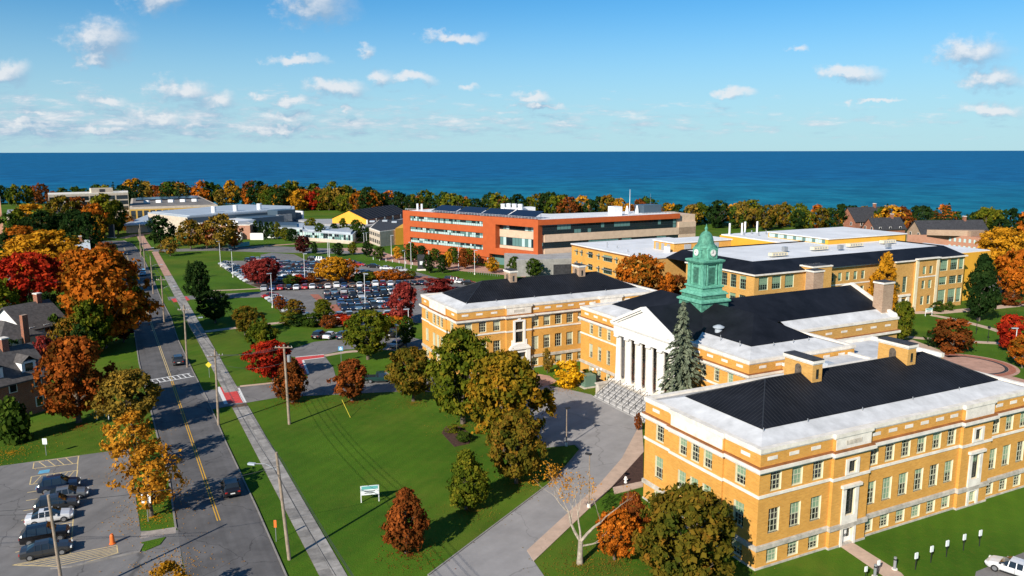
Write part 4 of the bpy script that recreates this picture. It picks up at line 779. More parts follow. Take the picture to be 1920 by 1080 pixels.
mr = MB(); q0, q1 = (71.7,144.0,pv-.1,108.2), (76.0,142.5,pv+5.3,107.0); frustum(mr, q0, pz+.31, q1, 15.2); P.add('mansard_roof', mr, 'black_roof')
fr = P.add('flat_roof', MB().box(76.05,142.45,pv+5.35,106.9,13.8,14.9), 'bright_roof')
for u, v, w in ((86,86,5),(104,90,5),(118,91,5),(132,92,5)):
    P.add('roof_unit', MB().box(u,u+w,v,v+1.3,15.25,16.0), 'cream_trim', fr)
    for k in range(5): P.add('unit_grille', MB().box(u+.3+k*.9,u+.9+k*.9,v-.03,v+.02,15.45,15.85), 'grey_roof', fr)
for u, v in ((96,92),(111,88),(125,85)): P.add('roof_box', MB().box(u,u+1.2,v,v+1,15.25,16.3), 'grey_metal', fr)
P.add('rear_block', MB().box(112,150,109,134,0,14.6), 'orange_wall'); P.add('rear_roof', MB().box(112.3,149.7,109.3,133.7,14.6,14.9), 'bright_roof')
cw = P.add('clerestory_block', MB().box(119,150,99,121,0,16.3), 'orange_wall'); P.add('clerestory_roof', MB().box(118.7,150.3,98.7,121.3,16.3,16.55), 'bright_roof', cw)
for k in range(18):
    P.add('clerestory_pane', MB().box(118.9,119.02,100+k*1.15,101.02+k*1.15,15.1,16.1), 'pale_glass' if k % 3 else 'teal_glass', cw)
for u, v in ((114,132),(118,131),(122,134),(126,133)): P.add('flue', MB().tube((u,v,14.9),(u,v,18.3),.28,.28,10), 'white_metal')
for u, v in ((116,128),(119,125),(124,127),(121,130)): P.add('roof_vent', MB().tube((u,v,14.9),(u,v,16),.2,.2,8), 'grey_metal')
P.add('end_block', MB().box(144,160,80,100,0,13.0), 'orange_wall'); P.add('end_roof', MB().box(144.2,159.8,80.2,99.8,13.0,13.2), 'bright_roof')
# ---- yellow annex with flat white roof
A = Bld('annex_hall', 'yellow brick annex with bright white flat roof beside the terracotta building', 90.0, 134.0)
au, av0, av1, az_ = 71.3, 115.6, 153.8, 11.9
nar, wid, trip = [150.8,148.0,138.7,129.5,120.3], [143.2,124.7], [134.0]
op = []
for z in (9.0,5.4,1.6): op += po(nar,1.0,z,1.8)+po(wid,2.6,z,1.8)+po(trip,4.6,z,1.8)
wall(A,'-u',au,av0,av1,0,az_,op,mats=('yellow_brick','cream_trim'))
aw_ = MB()
for z in (9.0,5.4,1.6):
    for cs, w in ((nar,1.0),(wid,2.6),(trip,4.6)):
        for c in cs:
            window(A,'-u',au,c,z,w,1.8,max(1,int(w/.9)),2,'green',blind=rng.choice((0,0,2,3)),sill=False)
            put('awning', MB().box(-w/2-.4,w/2+.4,-.5,.0,0,.12).mesh('awning','grey_metal'), A.root, (au-A.u0, c-A.v0, z+1.25), -math.pi/2)
g = [81.7,84.5,87.3,90.1,95,98]
wall(A,'-v',av0,au,108,0,az_,po(g,1.9,9.0,1.9)+po(g,1.9,5.4,1.9),mats=('buff_brick','cream_trim'))
for z in (9.0,5.4):
    for c in g: window(A,'-v',av0,c,z,1.9,1.9,3,2,'green',blind=rng.choice((0,5,8)),sill=False)
wall(A,'+v',av1,au,108,0,az_); wall(A,'+u',108,av0,av1,0,az_)
A.add('roof', MB().box(au-.25,108.2,av0-.25,av1+.25,az_,az_+.35), 'bright_roof'); A.add('fascia', MB().box(au-.2,au-.05,av0-.2,av1+.2,az_-.3,az_-.001), 'rust_gutter')
ph = A.add('penthouse', MB().box(85.5,106,122.3,131.5,12.25,14.6), 'yellow_brick'); A.add('penthouse_roof', MB().box(85.2,106.3,122,131.8,14.6,14.9), 'bright_roof', ph)
for k in (0,1,2): A.add('penthouse_door', MB().box(85.4,85.49,124+k*2.6,125.4+k*2.6,12.3,14.2), 'grey_roof', ph); A.add('penthouse_louvre', MB().box(89+k*5,91.4+k*5,122.2,122.29,12.6,14.2), 'grey_roof', ph)
A.add('roof_unit', MB().box(82.6,83.8,121.8,123,12.25,14.0), 'white_metal')
for u, v in ((75,140),(76.5,137),(74,128),(79,146)): A.add('roof_vent', MB().tube((u,v,12.25),(u,v,13.0),.12,.12,8), 'grey_metal')
# ---- terracotta science building
T_ = Bld('terracotta_building', 'terracotta clad science building with ribbon windows, beige panels and rooftop solar arrays', 90.0, 205.0)
tz = 17.2; c0, cR, cL = (74.1,180.6), (133.8,180.6), (48.4,244.7)
ang = math.atan2(cL[1]-c0[1], cL[0]-c0[0]); dl = (math.cos(ang), math.sin(ang)); Lf = math.hypot(cL[0]-c0[0], cL[1]-c0[1]); nl = (-dl[1], dl[0])   # outward normal to the west front
def onL(s, d=0.0): return (c0[0]+dl[0]*s+nl[0]*d, c0[1]+dl[1]*s+nl[1]*d)
def slabL(name, s0, s1, d0, d1, z0, z1, m, par=None): return T_.add(name, MB().prism([onL(s0,d0),onL(s1,d0),onL(s1,d1),onL(s0,d1)], z0, z1, True, True), m, par)
# west front: terracotta storeys between three ribbon windows (s runs from the corner northwards)
sA, sB = 22.5, Lf
zr_ = [(3.0,5.2),(7.4,9.4),(11.6,13.6),(14.2+1.6,tz)]
ribs = [(5.0,6.9),(9.2,11.1),(13.4,15.3)]
wf = slabL('wall', sA, sB, -1.5, -.6, .0, tz-.4, 'terracotta')
prev = 2.6
for zb, zt in ribs:
    slabL('cladding', sA, sB, -.6, 0, prev, zb, 'terracotta'); prev = zt
    slabL('cladding', sB-4.0, sB, -.6, -.002, zb, zt, 'terracotta'); slabL('cladding', sA, sA+3.2, -.6, -.002, zb, zt, 'terracotta')
    n = 40; w = (sB-4.0-sA-3.2)/n
    rw = slabL('ribbon_window', sA+3.2, sB-4.0, -.6, -.42, zb, zt, 'dark_frame')
    for k in range(n):
        s0 = sA+3.2+k*w; mname = rng.choice(('teal_glass','dark_glass','dark_glass','teal_glass','pale_glass'))
        slabL('pane', s0+.06, s0+w-.06, -.42, -.40, zb+.95, zt-.08, mname, None); slabL('pane', s0+.06, s0+w-.06, -.42, -.39, zb+.08, zb+.88, rng.choice(('pale_glass','pale_glass','pale_glass','teal_glass')), None)
slabL('cladding', sA, sB, -.6, 0, prev, tz, 'terracotta'); slabL('cladding_end', sB, sB+.01, -14, 0, 2.6, tz, 'terracotta')
slabL('ground_glazing', sA+1, sB-1, -2.5, -2.2, 0, 2.6, 'pale_glass'); slabL('soffit', sA, sB, -2.6, -.61, 2.5, 2.6, 'grey_roof')
for k in range(9): slabL('pier', sA+1+k*5.2, sA+1.6+k*5.2, -1.0, -.4, 0, 2.5, 'grey_block')
# framed bay at the corner
slabL('frame_top', 0, sA, -2.5, .0, 14.6, tz, 'terracotta'); slabL('frame_bottom', 0, sA, -2.5, .0, 4.0, 6.2, 'terracotta'); slabL('frame_side', 0, 2.0, -2.5, 0, 6.2, 14.6, 'terracotta'); slabL('frame_side', sA-3.0, sA, -2.5, .0, 6.2, 14.6, 'terracotta')
slabL('bay_panel', 2, sA-3.0, -2.6, -2.2, 10.2, 12.8, 'beige_panel'); slabL('bay_panel', 2, sA-3.0, -2.6, -2.2, 6.2, 7.2, 'beige_panel')
for zb, zt in ((7.2,10.2),(12.8,14.6)):
    slabL('ribbon_window', 2, sA-3, -2.6, -2.4, zb, zt, 'dark_frame')
    for k in range(12): slabL('pane', 2.05+k*1.45, 3.4+k*1.45, -2.4, -2.35, zb+.1, zt-.1, rng.choice(('pale_glass','teal_glass','dark_glass')))
slabL('glass_lobby', 4, sA, -3.0, -2.7, 0, 4.0, 'teal_glass')
# south front along the grid
ye = 180.6
T_.add('fascia', MB().box(c0[0],cR[0],ye,ye+.8,15.4,tz), 'terracotta')
T_.add('core', MB().prism([(c0[0]+2,ye+1.2),(cR[0]+8,ye+1.2),(cR[0]+8,ye+16),(c0[0]+4,ye+22)], 0, tz-.6), 'beige_panel')
for zb, zt, m in ((12.0,15.4,None),(9.4,12.0,'b'),(7.2,9.4,None),(4.6,7.2,'b'),(2.4,4.6,None),(0,2.4,'b')):
    x1 = cR[0]-1.0 if zt > 12 else cR[0]+.2
    if m: T_.add('beige_band', MB().box(c0[0]+3,cR[0]+8.0,ye+.6,ye+1.19,zb,zt), 'beige_panel')
    else:
        T_.add('ribbon_window', MB().box(c0[0]+1.0,x1,ye+.9,ye+1.19,zb,zt), 'dark_frame')
        n = 42; w = (x1-c0[0]-1.2)/n
        gl = ['dark_glass','dark_glass']
        for k in range(n):
            for i_, (z0_, z1_) in enumerate(((zb+.1,zb+(zt-zb)*.4),(zb+(zt-zb)*.45,zt-.1))):
                if rng.random() < .3: gl[i_] = rng.choice(('dark_glass','dark_glass','teal_glass'))
                T_.add('pane', MB().box(c0[0]+1.1+k*w,c0[0]+1.1+(k+1)*w-.12,ye+.84,ye+.9,z0_,z1_), gl[i_])
T_.add('end_block', MB().box(cR[0]+.2,cR[0]+8,ye+.6,ye+16,0,14.0), 'beige_panel')
T_.add('grey_base', MB().prism([(62,172),(88,165),(95,ye),(c0[0]+2,ye+.4),(66,190)], 0, 5.4), 'grey_block'); T_.add('base_roof', MB().prism([(62.3,172.3),(88,165.4),(94.5,ye-.2),(c0[0]+2,ye),(66.3,189.5)], 5.4, 5.5), 'grey_roof')
T_.add('garage_door', MB().prism([(73.5,168.75),(82.5,166.35),(82.5,166.5),(73.5,168.9)], .0, 3.6), 'slate_roof')
roofp = [onL(0.3,-.5),onL(Lf-.3,-.5),onL(Lf-.3,-22),(c0[0]+18,ye+24),(cR[0]-.5,ye+20),(cR[0]-.5,ye+.5)]
T_.add('roof', MB().prism(roofp, tz-.7, tz-.25), 'bright_roof'); rr = MB()
for k in range(4):
    s0 = 4+k*13; pa = [onL(s0,-2.0),onL(s0+12.2,-2.0),onL(s0+12.2,-8.0),onL(s0,-8.0)]; zz = [tz+.2,tz+.2,tz+2.3,tz+2.3]
    arr = T_.add('solar_array', MB().face([(p[0],p[1],z) for p, z in zip(pa, zz)]).face([(p[0],p[1],z-.1) for p, z in zip(pa, zz)][::-1]), 'solar')
    for j in range(3):
        q = MB()
        for jj in (0,1): s = s0+1+j*5; q.tube((*onL(s,-7.6),tz-.3),(*onL(s,-7.6),tz+2.1),.08,.08,6)
        T_.add('array_post', q, 'grey_metal', arr)
rl = MB()
for i in range(46): s = .5+i*(Lf-1)/45; rl.tube((*onL(s,-.9),tz-.3),(*onL(s,-.9),tz+.75),.03,.03,4,False)
for h in (.35,.75): rl.tube((*onL(.5,-.9),tz+h),(*onL(Lf-.5,-.9),tz+h),.035,.035,4,False)
for i in range(40): u = c0[0]+1+i*1.45; rl.tube((u,ye+.9,tz-.3),(u,ye+.9,tz+.75),.03,.03,4,False)
for h in (.35,.75): rl.tube((c0[0]+1,ye+.9,tz+h),(cR[0]-1,ye+.9,tz+h),.035,.035,4,False)
T_.add('roof_railing', rl, 'white_metal')
for i in range(7): T_.add('exhaust_fan', MB().lathe([(1.0,tz-.3),(1.0,tz+.8),(.85,tz+2.4),(.95,tz+2.6),(.95,tz+3.1)],14,*onL(33-(i//2)*2.9+ (i % 2)*.0,-19-(i % 2)*3.2)), 'white_metal')
T_.add('plant_room', MB().box(79,90,212,216,tz-.3,tz+1.9), 'bright_roof'); T_.add('plant_room', MB().box(108,111.5,ye+5,ye+9,tz-.3,tz+3.0), 'white_metal'); T_.add('plant_room', MB().box(124,132,ye+9,ye+15,tz-.3,tz+2.8), 'navy_metal')
T_.add('mast', MB().tube((121,ye+14,tz),(121,ye+14,tz+8.6),.16,.06,8), 'white_metal'); T_.add('mast', MB().tube((129,ye+12,tz+2.8),(129,ye+12,tz+7),.06,.03,6), 'grey_metal')
for u in (118.5,123): T_.add('flue', MB().lathe([(.7,tz-.3),(.6,tz+1),(.25,tz+2.6)],12,u,ye+12), 'white_metal')
for s in (Lf-2,Lf-4.5): T_.add('flue', MB().tube((*onL(s,-6),tz-.3),(*onL(s,-6),tz+2.4),.4,.4,10), 'white_metal')
# ---------------------------------------------------------------- buildings given by world footprints
def block(name, label, parts, cat='building', group=None):
    """parts: (part name, footprint, z0, z1, material)"""
    f0 = parts[0][1]; cx, cy = sum(p[0] for p in f0)/len(f0), sum(p[1] for p in f0)/len(f0)
    r = thing(name, label, cat, (cx, cy, 0), 0, group)
    for nm, fp, z0, z1, m in parts:
        mb = MB().prism([(p[0]-cx, p[1]-cy) for p in fp], z0, z1); mb.build(nm, m, r)
    return r, cx, cy
def facade(r, cx, cy, a, b, rows, n, m, name='window', off=.06, frac=.7, mats=None):
    """windows standing proud of a wall from a to b (seen with a on the left)"""
    p, q, t = dirline(a, b); nrm = Vector((t.y, -t.x)); L = (q-p).length; w = L/n*frac; rz = math.atan2(t.y, t.x)
    for z0, z1 in rows:
        me = {mm: MB().box(-w/2,w/2,-.06,.1,0,z1-z0).mesh(name, mm) for mm in (mats or [m])}
        for k in range(n):
            c = p.lerp(q, (k+.5)/n) + nrm*off*0; put(name, me[rng.choice(mats or [m])], r, (c.x-cx, c.y-cy, z0), rz)
def inset(fp, d):
    c = Vector((sum(p[0] for p in fp)/len(fp), sum(p[1] for p in fp)/len(fp))); return [tuple(Vector(p)+(c-Vector(p)).normalized()*d) for p in fp]
# dormitory far left
fp = [(-251.61,430.61),(-219.60,454.39)]; fp += [tuple(Vector(fp[1])*1.035), tuple(Vector(fp[0])*1.035)]
r, cx, cy = block('dormitory', 'five storey concrete dormitory with dark balcony bands by the lake wood', [('wall',fp,0,17,'beige_stone'),('coping',[fp[0],fp[1],fp[2],fp[3]],17,17.5,'limestone')])
facade(r, cx, cy, fp[0], fp[1], [(1.2,3.0),(4.2,6.4),(7.4,9.6),(10.6,12.8),(13.6,15.8)], 6, 'dark_glass', 'balcony_band', frac=.88)
p, q, t = dirline(fp[0], fp[1]); m_ = p.lerp(q, .67); rz = math.atan2(t.y, t.x); pent = put('penthouse', MB().box(-5.5,5.5,.5,6,0,2.6).mesh('penthouse','beige_stone'), r, (m_.x-cx, m_.y-cy, 17.4), rz); put('louvre', MB().box(-1.4,1.4,.4,.5,.5,2.1).mesh('louvre','slate_roof'), pent)
# flat-roofed lecture building
fp = [(-213.32,441.80),(-171.90,462.74),(-221.11,559.88),(-253.90,529.12)]
r, cx, cy = block('lecture_hall', 'broad flat roofed lecture building with beige columns behind the arena', [('wall',fp,0,8.4,'gold_wall'),('fascia',fp,8.4,9.5,'beige_stone'),('roof',inset(fp,3),9.5,9.7,'gravel_roof')])
facade(r, cx, cy, fp[0], fp[1], [(1.0,7.6)], 14, 'dark_glass', frac=.72)
sol = [tuple(Vector(fp[3]).lerp(Vector(fp[0]),.1)),tuple(Vector(fp[2]).lerp(Vector(fp[1]),.1)),tuple(Vector(fp[2]).lerp(Vector(fp[1]),.42)),tuple(Vector(fp[3]).lerp(Vector(fp[0]),.42))]
MB().prism([(p[0]-cx,p[1]-cy) for p in inset(sol,4)],9.7,10.5).build('solar_array','solar',r)
for k in range(5): c = Vector(fp[0]).lerp(Vector(fp[1]), .2+.15*k).lerp(Vector(fp[3]).lerp(Vector(fp[2]),.2+.15*k), .35); put('roof_unit', MB().box(-1.5,1.5,-1,1,0,1.6).mesh('roof_unit','white_metal'), r, (c.x-cx, c.y-cy, 9.7))
# arena and student centre
fp = [(-183.84,399.27),(-152.89,372.06),(-115.31,419.65),(-121.52,442.53),(-156.86,457.07)]
r, cx, cy = block('arena', 'low arena with pale metal roof and dark blue metal walls', [('wall',fp,0,9.4,'beige_stone'),('fascia',fp,9.4,10,'silver_roof'),('roof',inset(fp,2),10,10.3,'silver_roof')])
p, q, t = dirline(fp[1], fp[2]); rz = math.atan2(t.y, t.x); L = (q-p).length
put('blue_cladding', MB().box(0,L,-.3,-.05,5.2,9.3).mesh('blue_cladding','navy_metal'), r, (p.x-cx, p.y-cy, 0), rz)
put('blue_tower', MB().box(L*.72,L*.9,-9,-.4,0,10.6).mesh('blue_tower','navy_metal'), r, (p.x-cx, p.y-cy, 0), rz); put('blue_wing', MB().box(L*.42,L*.72,-14,-.4,0,8.2).mesh('blue_wing','navy_metal'), r, (p.x-cx, p.y-cy, 0), rz)
put('white_bay', MB().box(L*.26,L*.42,-17,-.4,0,7.6).mesh('white_bay','white_metal'), r, (p.x-cx, p.y-cy, 0), rz); put('side_wall', MB().box(L*.9,L*.985,-7,-.4,0,8.6).mesh('side_wall','navy_metal'), r, (p.x-cx, p.y-cy, 0), rz); put('white_pier', MB().box(L*.985,L*.998,-8,-.4,0,9.3).mesh('white_pier','white_metal'), r, (p.x-cx,p.y-cy,0), rz)
for k in (.12,.32,.55): put('exhaust', MB().tube((0,0,0),(0,0,3.0),1.2,1.2,12).mesh('exhaust','white_metal'), r, (p.lerp(q,k).x-cx, p.lerp(q,k).y-cy+16, 10.3))
for k in (.74,.78,.82): put('air_handler', MB().box(0,3.2,-11.5,-9.4,5.0,8.6).mesh('air_handler','grey_metal'), r, (p.lerp(q,k-.04).x-cx, p.lerp(q,k-.04).y-cy, 0), rz)
fp = [(-193.36,390.77),(-178.06,399.26),(-170.28,414.73),(-188.25,442.90),(-207.01,443.39)]
r, cx, cy = block('entrance_pavilion', 'fan shaped pavilion with pale curved metal roof at the arena corner', [('wall',inset(fp,3),0,3.4,'beige_stone'),('eave',fp,3.8,4.4,'silver_roof'),('glazing',inset(fp,2.5),3.4,3.8,'dark_glass')])
mb = MB(); f3 = [(p[0]-cx,p[1]-cy) for p in fp]; ap = (f3[4][0]*.6+f3[3][0]*.4, f3[4][1]*.6+f3[3][1]*.4, 7.2)
for k in range(5): a_, b_ = f3[k], f3[(k+1) % 5]; mb.face([(a_[0],a_[1],4.4),(b_[0],b_[1],4.4),ap])
mb.build('roof', 'silver_roof', r)
fp = [(-139.54,364.17),(-121.27,364.94),(-121.37,370.67),(-138,396),(-171,396)]
r, cx, cy = block('brick_gallery', 'plain salmon brick block with white bays in front of the arena', [('wall',fp,0,6.4,'pink_brick'),('coping',fp,6.4,6.7,'limestone'),('roof',inset(fp,1.5),6.7,6.8,'grey_roof')])
for k, (w, h) in enumerate(((5,4.2),(4,3.4),(6,3.0))): put('white_bay', MB().box(0,w,-2.0,-.02,0,h).mesh('white_bay','white_paint'), r, (fp[0][0]-cx+3+k*8, fp[0][1]-cy, 0))
# glazed links
fp = [(-94.94,358.90),(-69.54,343.77),(-72,372),(-102,380)]
r, cx, cy = block('glazed_link', 'low glazed corridor with grey sloping metal roof', [('base_wall',fp,0,1.4,'beige_stone'),('frame',inset(fp,.3),1.4,4.0,'white_metal'),('eave',fp,4.0,4.3,'silver_roof'),('roof',inset(fp,2.0),4.3,5.0,'silver_roof')])
facade(r, cx, cy, fp[0], fp[1], [(1.6,2.7),(2.8,3.9)], 22, 'teal_glass', 'pane', frac=.82, mats=['teal_glass','pale_glass','dark_glass'])
fp = [(-115.55,370.56),(-97.77,367.90),(-103,392),(-150,398)]
r, cx, cy = block('glazed_link', 'glazed hall with white posts and dark roof beside the brick block', [('base_wall',fp,0,1.2,'white_metal'),('frame',inset(fp,.3),1.2,4.4,'white_metal'),('roof',fp,4.4,5.0,'silver_roof'),('upper_roof',inset(fp,4),5.0,5.8,'navy_metal')])
facade(r, cx, cy, fp[0], fp[1], [(1.4,2.8),(2.9,4.2)], 12, 'teal_glass', 'pane', frac=.8, mats=['teal_glass','pale_glass','dark_glass'])
fp = [(-94.22,382.11),(-67.22,367.32),(-52,420),(-118,415)]
block('low_wing', 'low dark roofed wing in front of the yellow gymnasium', [('wall',fp,0,3.6,'white_metal'),('roof',fp,3.6,4.3,'navy_metal'),('upper_roof',inset(fp,4),4.3,5.2,'grey_roof')])
# yellow gymnasium
gb = [(-88.63,389.55),(-70.53,382.88)]; p, q, t = dirline(*gb); nrm = Vector((-t.y, t.x)); Lg = (q-p).length; D = 44.0
r = thing('gymnasium', 'yellow gymnasium with low gable front and ribbed black roof', 'building', (p.x, p.y, 0), math.atan2(t.y, t.x))
eave, apx = 7.4, 11.4
MB().face([(0,0,0),(Lg,0,0),(Lg,0,eave),(Lg/2,0,apx),(0,0,eave)]).face([(0,D,0),(0,D,eave),(Lg/2,D,apx),(Lg,D,eave),(Lg,D,0)]).face([(0,D,0),(0,0,0),(0,0,eave),(0,D,eave)]).build('gable_wall','orange_wall',r)
MB().face([(Lg,0,0),(Lg,D,0),(Lg,D,eave),(Lg,0,eave)]).build('side_wall','red_brick',r)
MB().face([(Lg+.3,-.3,eave+.1),(Lg+.3,D+.3,eave+.1),(Lg/2,D+.3,apx+.25),(Lg/2,-.3,apx+.25)]).face([(Lg/2,-.3,apx+.25),(Lg/2,D+.3,apx+.25),(-.3,D+.3,eave+.1),(-.3,-.3,eave+.1)]).build('roof','black_roof',r)
for k in range(13): y = k*D/12.2; MB().tube((Lg+.2,y,eave+.2),(Lg/2,y,apx+.33),.09,.09,4).build('roof_rib','slate_roof',r)
for k in range(6): MB().box(Lg-.05,Lg+.5,k*8.5,k*8.5+.7,0,eave).build('buttress','limestone',r)
MB().box(9,Lg+7,-3,-.2,0,3.8).build('white_annex','white_paint',r)
# beige office
fp = [(-63.37,349.79),(-55.99,333.76),(-50.52,341.43),(-38,392),(-66,392)]
r, cx, cy = block('beige_office', 'small beige two storey office with gravel roof left of the terracotta building', [('wall',fp,0,6.3,'beige_stone'),('coping',fp,6.3,6.6,'limestone'),('roof',inset(fp,1.0),6.6,6.7,'slate_roof')])
facade(r, cx, cy, fp[0], fp[1], [(1.0,2.6),(4.0,5.4)], 6, 'dark_glass', frac=.55)
q_ = [(-50.38,340.44),(-47.07,343.36),(-36,388),(-50,391)]; MB().prism([(p[0]-cx,p[1]-cy) for p in q_],0,7.2).build('yellow_wing','orange_wall',r)
for k in range(5): put('roof_unit', MB().box(-1.2,1.2,-1,1,0,.7).mesh('roof_unit','silver_roof'), r, (-12+k*5.5, 16-k*1.5+5*(k % 2), 6.7))
# low flat-roofed block far left
fp = [(-288.93,451.87),(-278.48,447.76),(-300.33,489.83),(-312.43,490.18)]
block('low_office', 'low dark roofed office behind the left houses', [('wall',fp,0,4.2,'beige_stone'),('roof',fp,4.2,5.0,'grey_roof')])
fp = [(-272.66,383.20),(-246.89,382.69),(-262,392),(-330,400)]
block('brick_tower', 'tall tan brick block at the wood edge', [('wall',fp,0,18.5,'pink_brick'),('coping',fp,18.5,19,'limestone')])
# teal screened fences by the building site at the arena
for a_, b_, lab in (((-119.03,329.25),(-113.14,338.61),'teal screened fence beside the parked lorry'),((-156.64,369.04),(-147.55,357.71),'teal screened fence by the arena pavilion')):
    p, q, t = dirline(a_, b_); r = thing('site_fence', lab, 'fence', (p.x,p.y,0), math.atan2(t.y,t.x)); L = (q-p).length; n = max(3, int(L/3))
    for k in range(n): MB().box(L*k/n+.05,L*(k+1)/n-.05,-.03,.03,.1,1.9).build('screen_panel','sign_teal',r)
    for k in range(n+1): MB().tube((L*k/n,0,0),(L*k/n,0,2.0),.05,.05,6).build('post','grey_metal',r)
# houses among the trees by the lake
def house(name, label, base, w, d, rz, eave, ridge, wm, rm, chim=True, dormers=0, group=None, wins=3, cat='house'):
    r = thing(name, label, cat, (base[0], base[1], 0), rz, group)
    MB().face([(-w/2,-d/2,0),(w/2,-d/2,0),(w/2,-d/2,eave),(-w/2,-d/2,eave)]).face([(w/2,d/2,0),(-w/2,d/2,0),(-w/2,d/2,eave),(w/2,d/2,eave)]).face([(w/2,-d/2,0),(w/2,d/2,0),(w/2,d/2,eave),(w/2,0,ridge),(w/2,-d/2,eave)]).face([(-w/2,d/2,0),(-w/2,-d/2,0),(-w/2,-d/2,eave),(-w/2,0,ridge),(-w/2,d/2,eave)]).build('wall', wm, r)
    o = .5; k = (ridge-eave)/(d/2); y = d/2+o; ze = eave-o*k; mb = MB()
    for s in (-1,1):
        a = [(-w/2-o,s*y,ze+.1),(w/2+o,s*y,ze+.1),(w/2+o,0,ridge+.15),(-w/2-o,0,ridge+.15)]; mb.face(a if s < 0 else a[::-1]); b = [(x,yy,z-.22) for x,yy,z in a]; mb.face(b if s > 0 else b[::-1])
        for i in range(4): mb.face([a[i],b[i],b[(i+1)%4],a[(i+1)%4]])
    rf = mb.build('roof', rm, r)
    if chim: c = MB().box(w*.22,w*.22+1.0,-.6,.6,eave,ridge+1.6).build('chimney','red_brick',rf); MB().box(w*.22-.1,w*.22+1.1,-.7,.7,ridge+1.6,ridge+1.8).build('chimney_cap','limestone',c)
    for z in ((1.0,4.2) if eave > 4.5 else (1.0,)):
        for i in range(wins):
            x = -w/2+w*(i+.5)/wins; f = MB().box(-.6,.6,-.08,.05,0,1.6).mesh('window','white_paint'); o_ = put('window', f, r, (x,-d/2,z)); put('pane', MB().box(-.48,.48,-.1,-.07,.1,1.5).mesh('pane','pane'), o_)
        for s in (-1,1):
            for i in (-1,1):
                o_ = put('window', MB().box(-.6,.6,-.08,.05,0,1.6).mesh('window','white_paint'), r, (s*w/2, i*d/4, z), s*math.pi/2); put('pane', MB().box(-.48,.48,-.1,-.07,.1,1.5).mesh('pane','pane'), o_)
    for i in range(dormers):
        x = -w/2+w*(i+.5)/dormers; zb = eave+k*.8; dm = MB().box(x-1.1,x+1.1,-d/2+.7,-d/2+3.2,zb-.3,zb+1.6).build('dormer','siding',r)
        MB().face([(x-1.3,-d/2+.4,zb+1.5),(x,-d/2+.4,zb+2.5),(x,-d/2+4.2,zb+2.5),(x-1.3,-d/2+4.2,zb+1.5)][::-1]).face([(x,-d/2+.4,zb+2.5),(x+1.3,-d/2+.4,zb+1.5),(x+1.3,-d/2+4.2,zb+1.5),(x,-d/2+4.2,zb+2.5)][::-1]).build('dormer_roof','shingle',dm)
        MB().box(x-.6,x+.6,-d/2+.66,-d/2+.72,zb+.1,zb+1.3).build('dormer_pane','pane',dm)
    return r
house('brick_house', 'brick gabled house with two chimneys seen over the white roof', (171.09,362.73), 16, 9, R(14), 5, 9.5, 'red_brick', 'slate_roof')
house('brick_house', 'large dark roofed brick house behind the yellow tree by the lake', (174.17,389.33), 22, 11, R(20), 6.5, 12.5, 'red_brick', 'slate_roof')
fp = [(175.83,317.06),(184.02,303.60),(196,316),(160,318)]
r, cx, cy = block('brick_school', 'brown brick hall with long dark slate roof below the lake', [('wall',fp,0,6.4,'pink_brick'),('penthouse',inset(fp,7),6.4,8.6,'tan_brick')])
facade(r, cx, cy, fp[0], fp[1], [(1.2,2.6),(4.0,5.4)], 8, 'pale_glass', frac=.45)
house('slate_house', 'long slate roofed house behind the brown brick hall', (186,336), 30, 11, R(6), 5.5, 10.6, 'tan_brick', 'slate_roof', wins=6)
# houses across the road on the left
house('white_house', 'white gabled house with grey lower hip roof among maples', (-99.0,158.0), 9, 11, R(-24)+math.pi/2, 5.6, 9.6, 'siding', 'shingle')
r = thing('tan_house', 'tan two storey house with grey hipped roof and white porch', 'house', (-97.5,148.0,0), R(-24))
MB().box(-7,4.5,-4,4,0,5.2).build('wall','siding_tan',r); hip(MB(), -7.5,5.0,-4.5,4.5,5.2,8.2).build('roof','shingle',r)
for x in (-5.5,-2.6,-1.2,2.6):
    for z in (.9,3.3): o_ = put('window', MB().box(-.55,.55,-.08,.05,0,1.4).mesh('window','white_paint'), r, (x,-4,z)); put('pane', MB().box(-.44,.44,-.1,-.07,.1,1.3).mesh('pane','pane'), o_)
MB().box(-6.5,1.5,-6.2,-4.02,2.5,2.75).build('porch_roof','shingle',r)
for x in (-6.3,-3.8,-1.3,1.2): MB().box(x-.1,x+.1,-6.1,-5.9,0,2.5).build('porch_post','white_paint',r)
MB().box(4.52,5.3,.2,1.3,0,9.6).build('chimney','red_brick',r)
r = house('quoined_house', 'red brick house with white quoins and grey dormers beside the grassy bank', (-80.5,115.5), 15, 9.5, R(-28)+math.pi/2, 6.0, 10.0, 'red_brick', 'shingle', dormers=3, wins=4)
for s in (-1,1):
    for k in range(9):
        put('quoin', MB().box(-.35,.05,-.05,.4,0,.5).mesh('quoin','limestone'), r, (-7.5+.3, s*4.75-(0 if s < 0 else .35), k*.66))
house('blue_roof_house', 'small white house with blue grey roof left of the golden tree', (-141,262), 9, 8, R(40), 4, 7.0, 'siding', 'silver_roof', wins=2)
house('blue_roof_house', 'white bungalow with pale blue roof behind the golden tree', (-168,300), 11, 8, R(30), 3.8, 6.6, 'siding', 'silver_roof', wins=2)
house('grey_house', 'grey roofed house at the edge of the red maples', (-135,206), 10, 8, R(-20), 5, 8.0, 'siding_tan', 'shingle', wins=2)

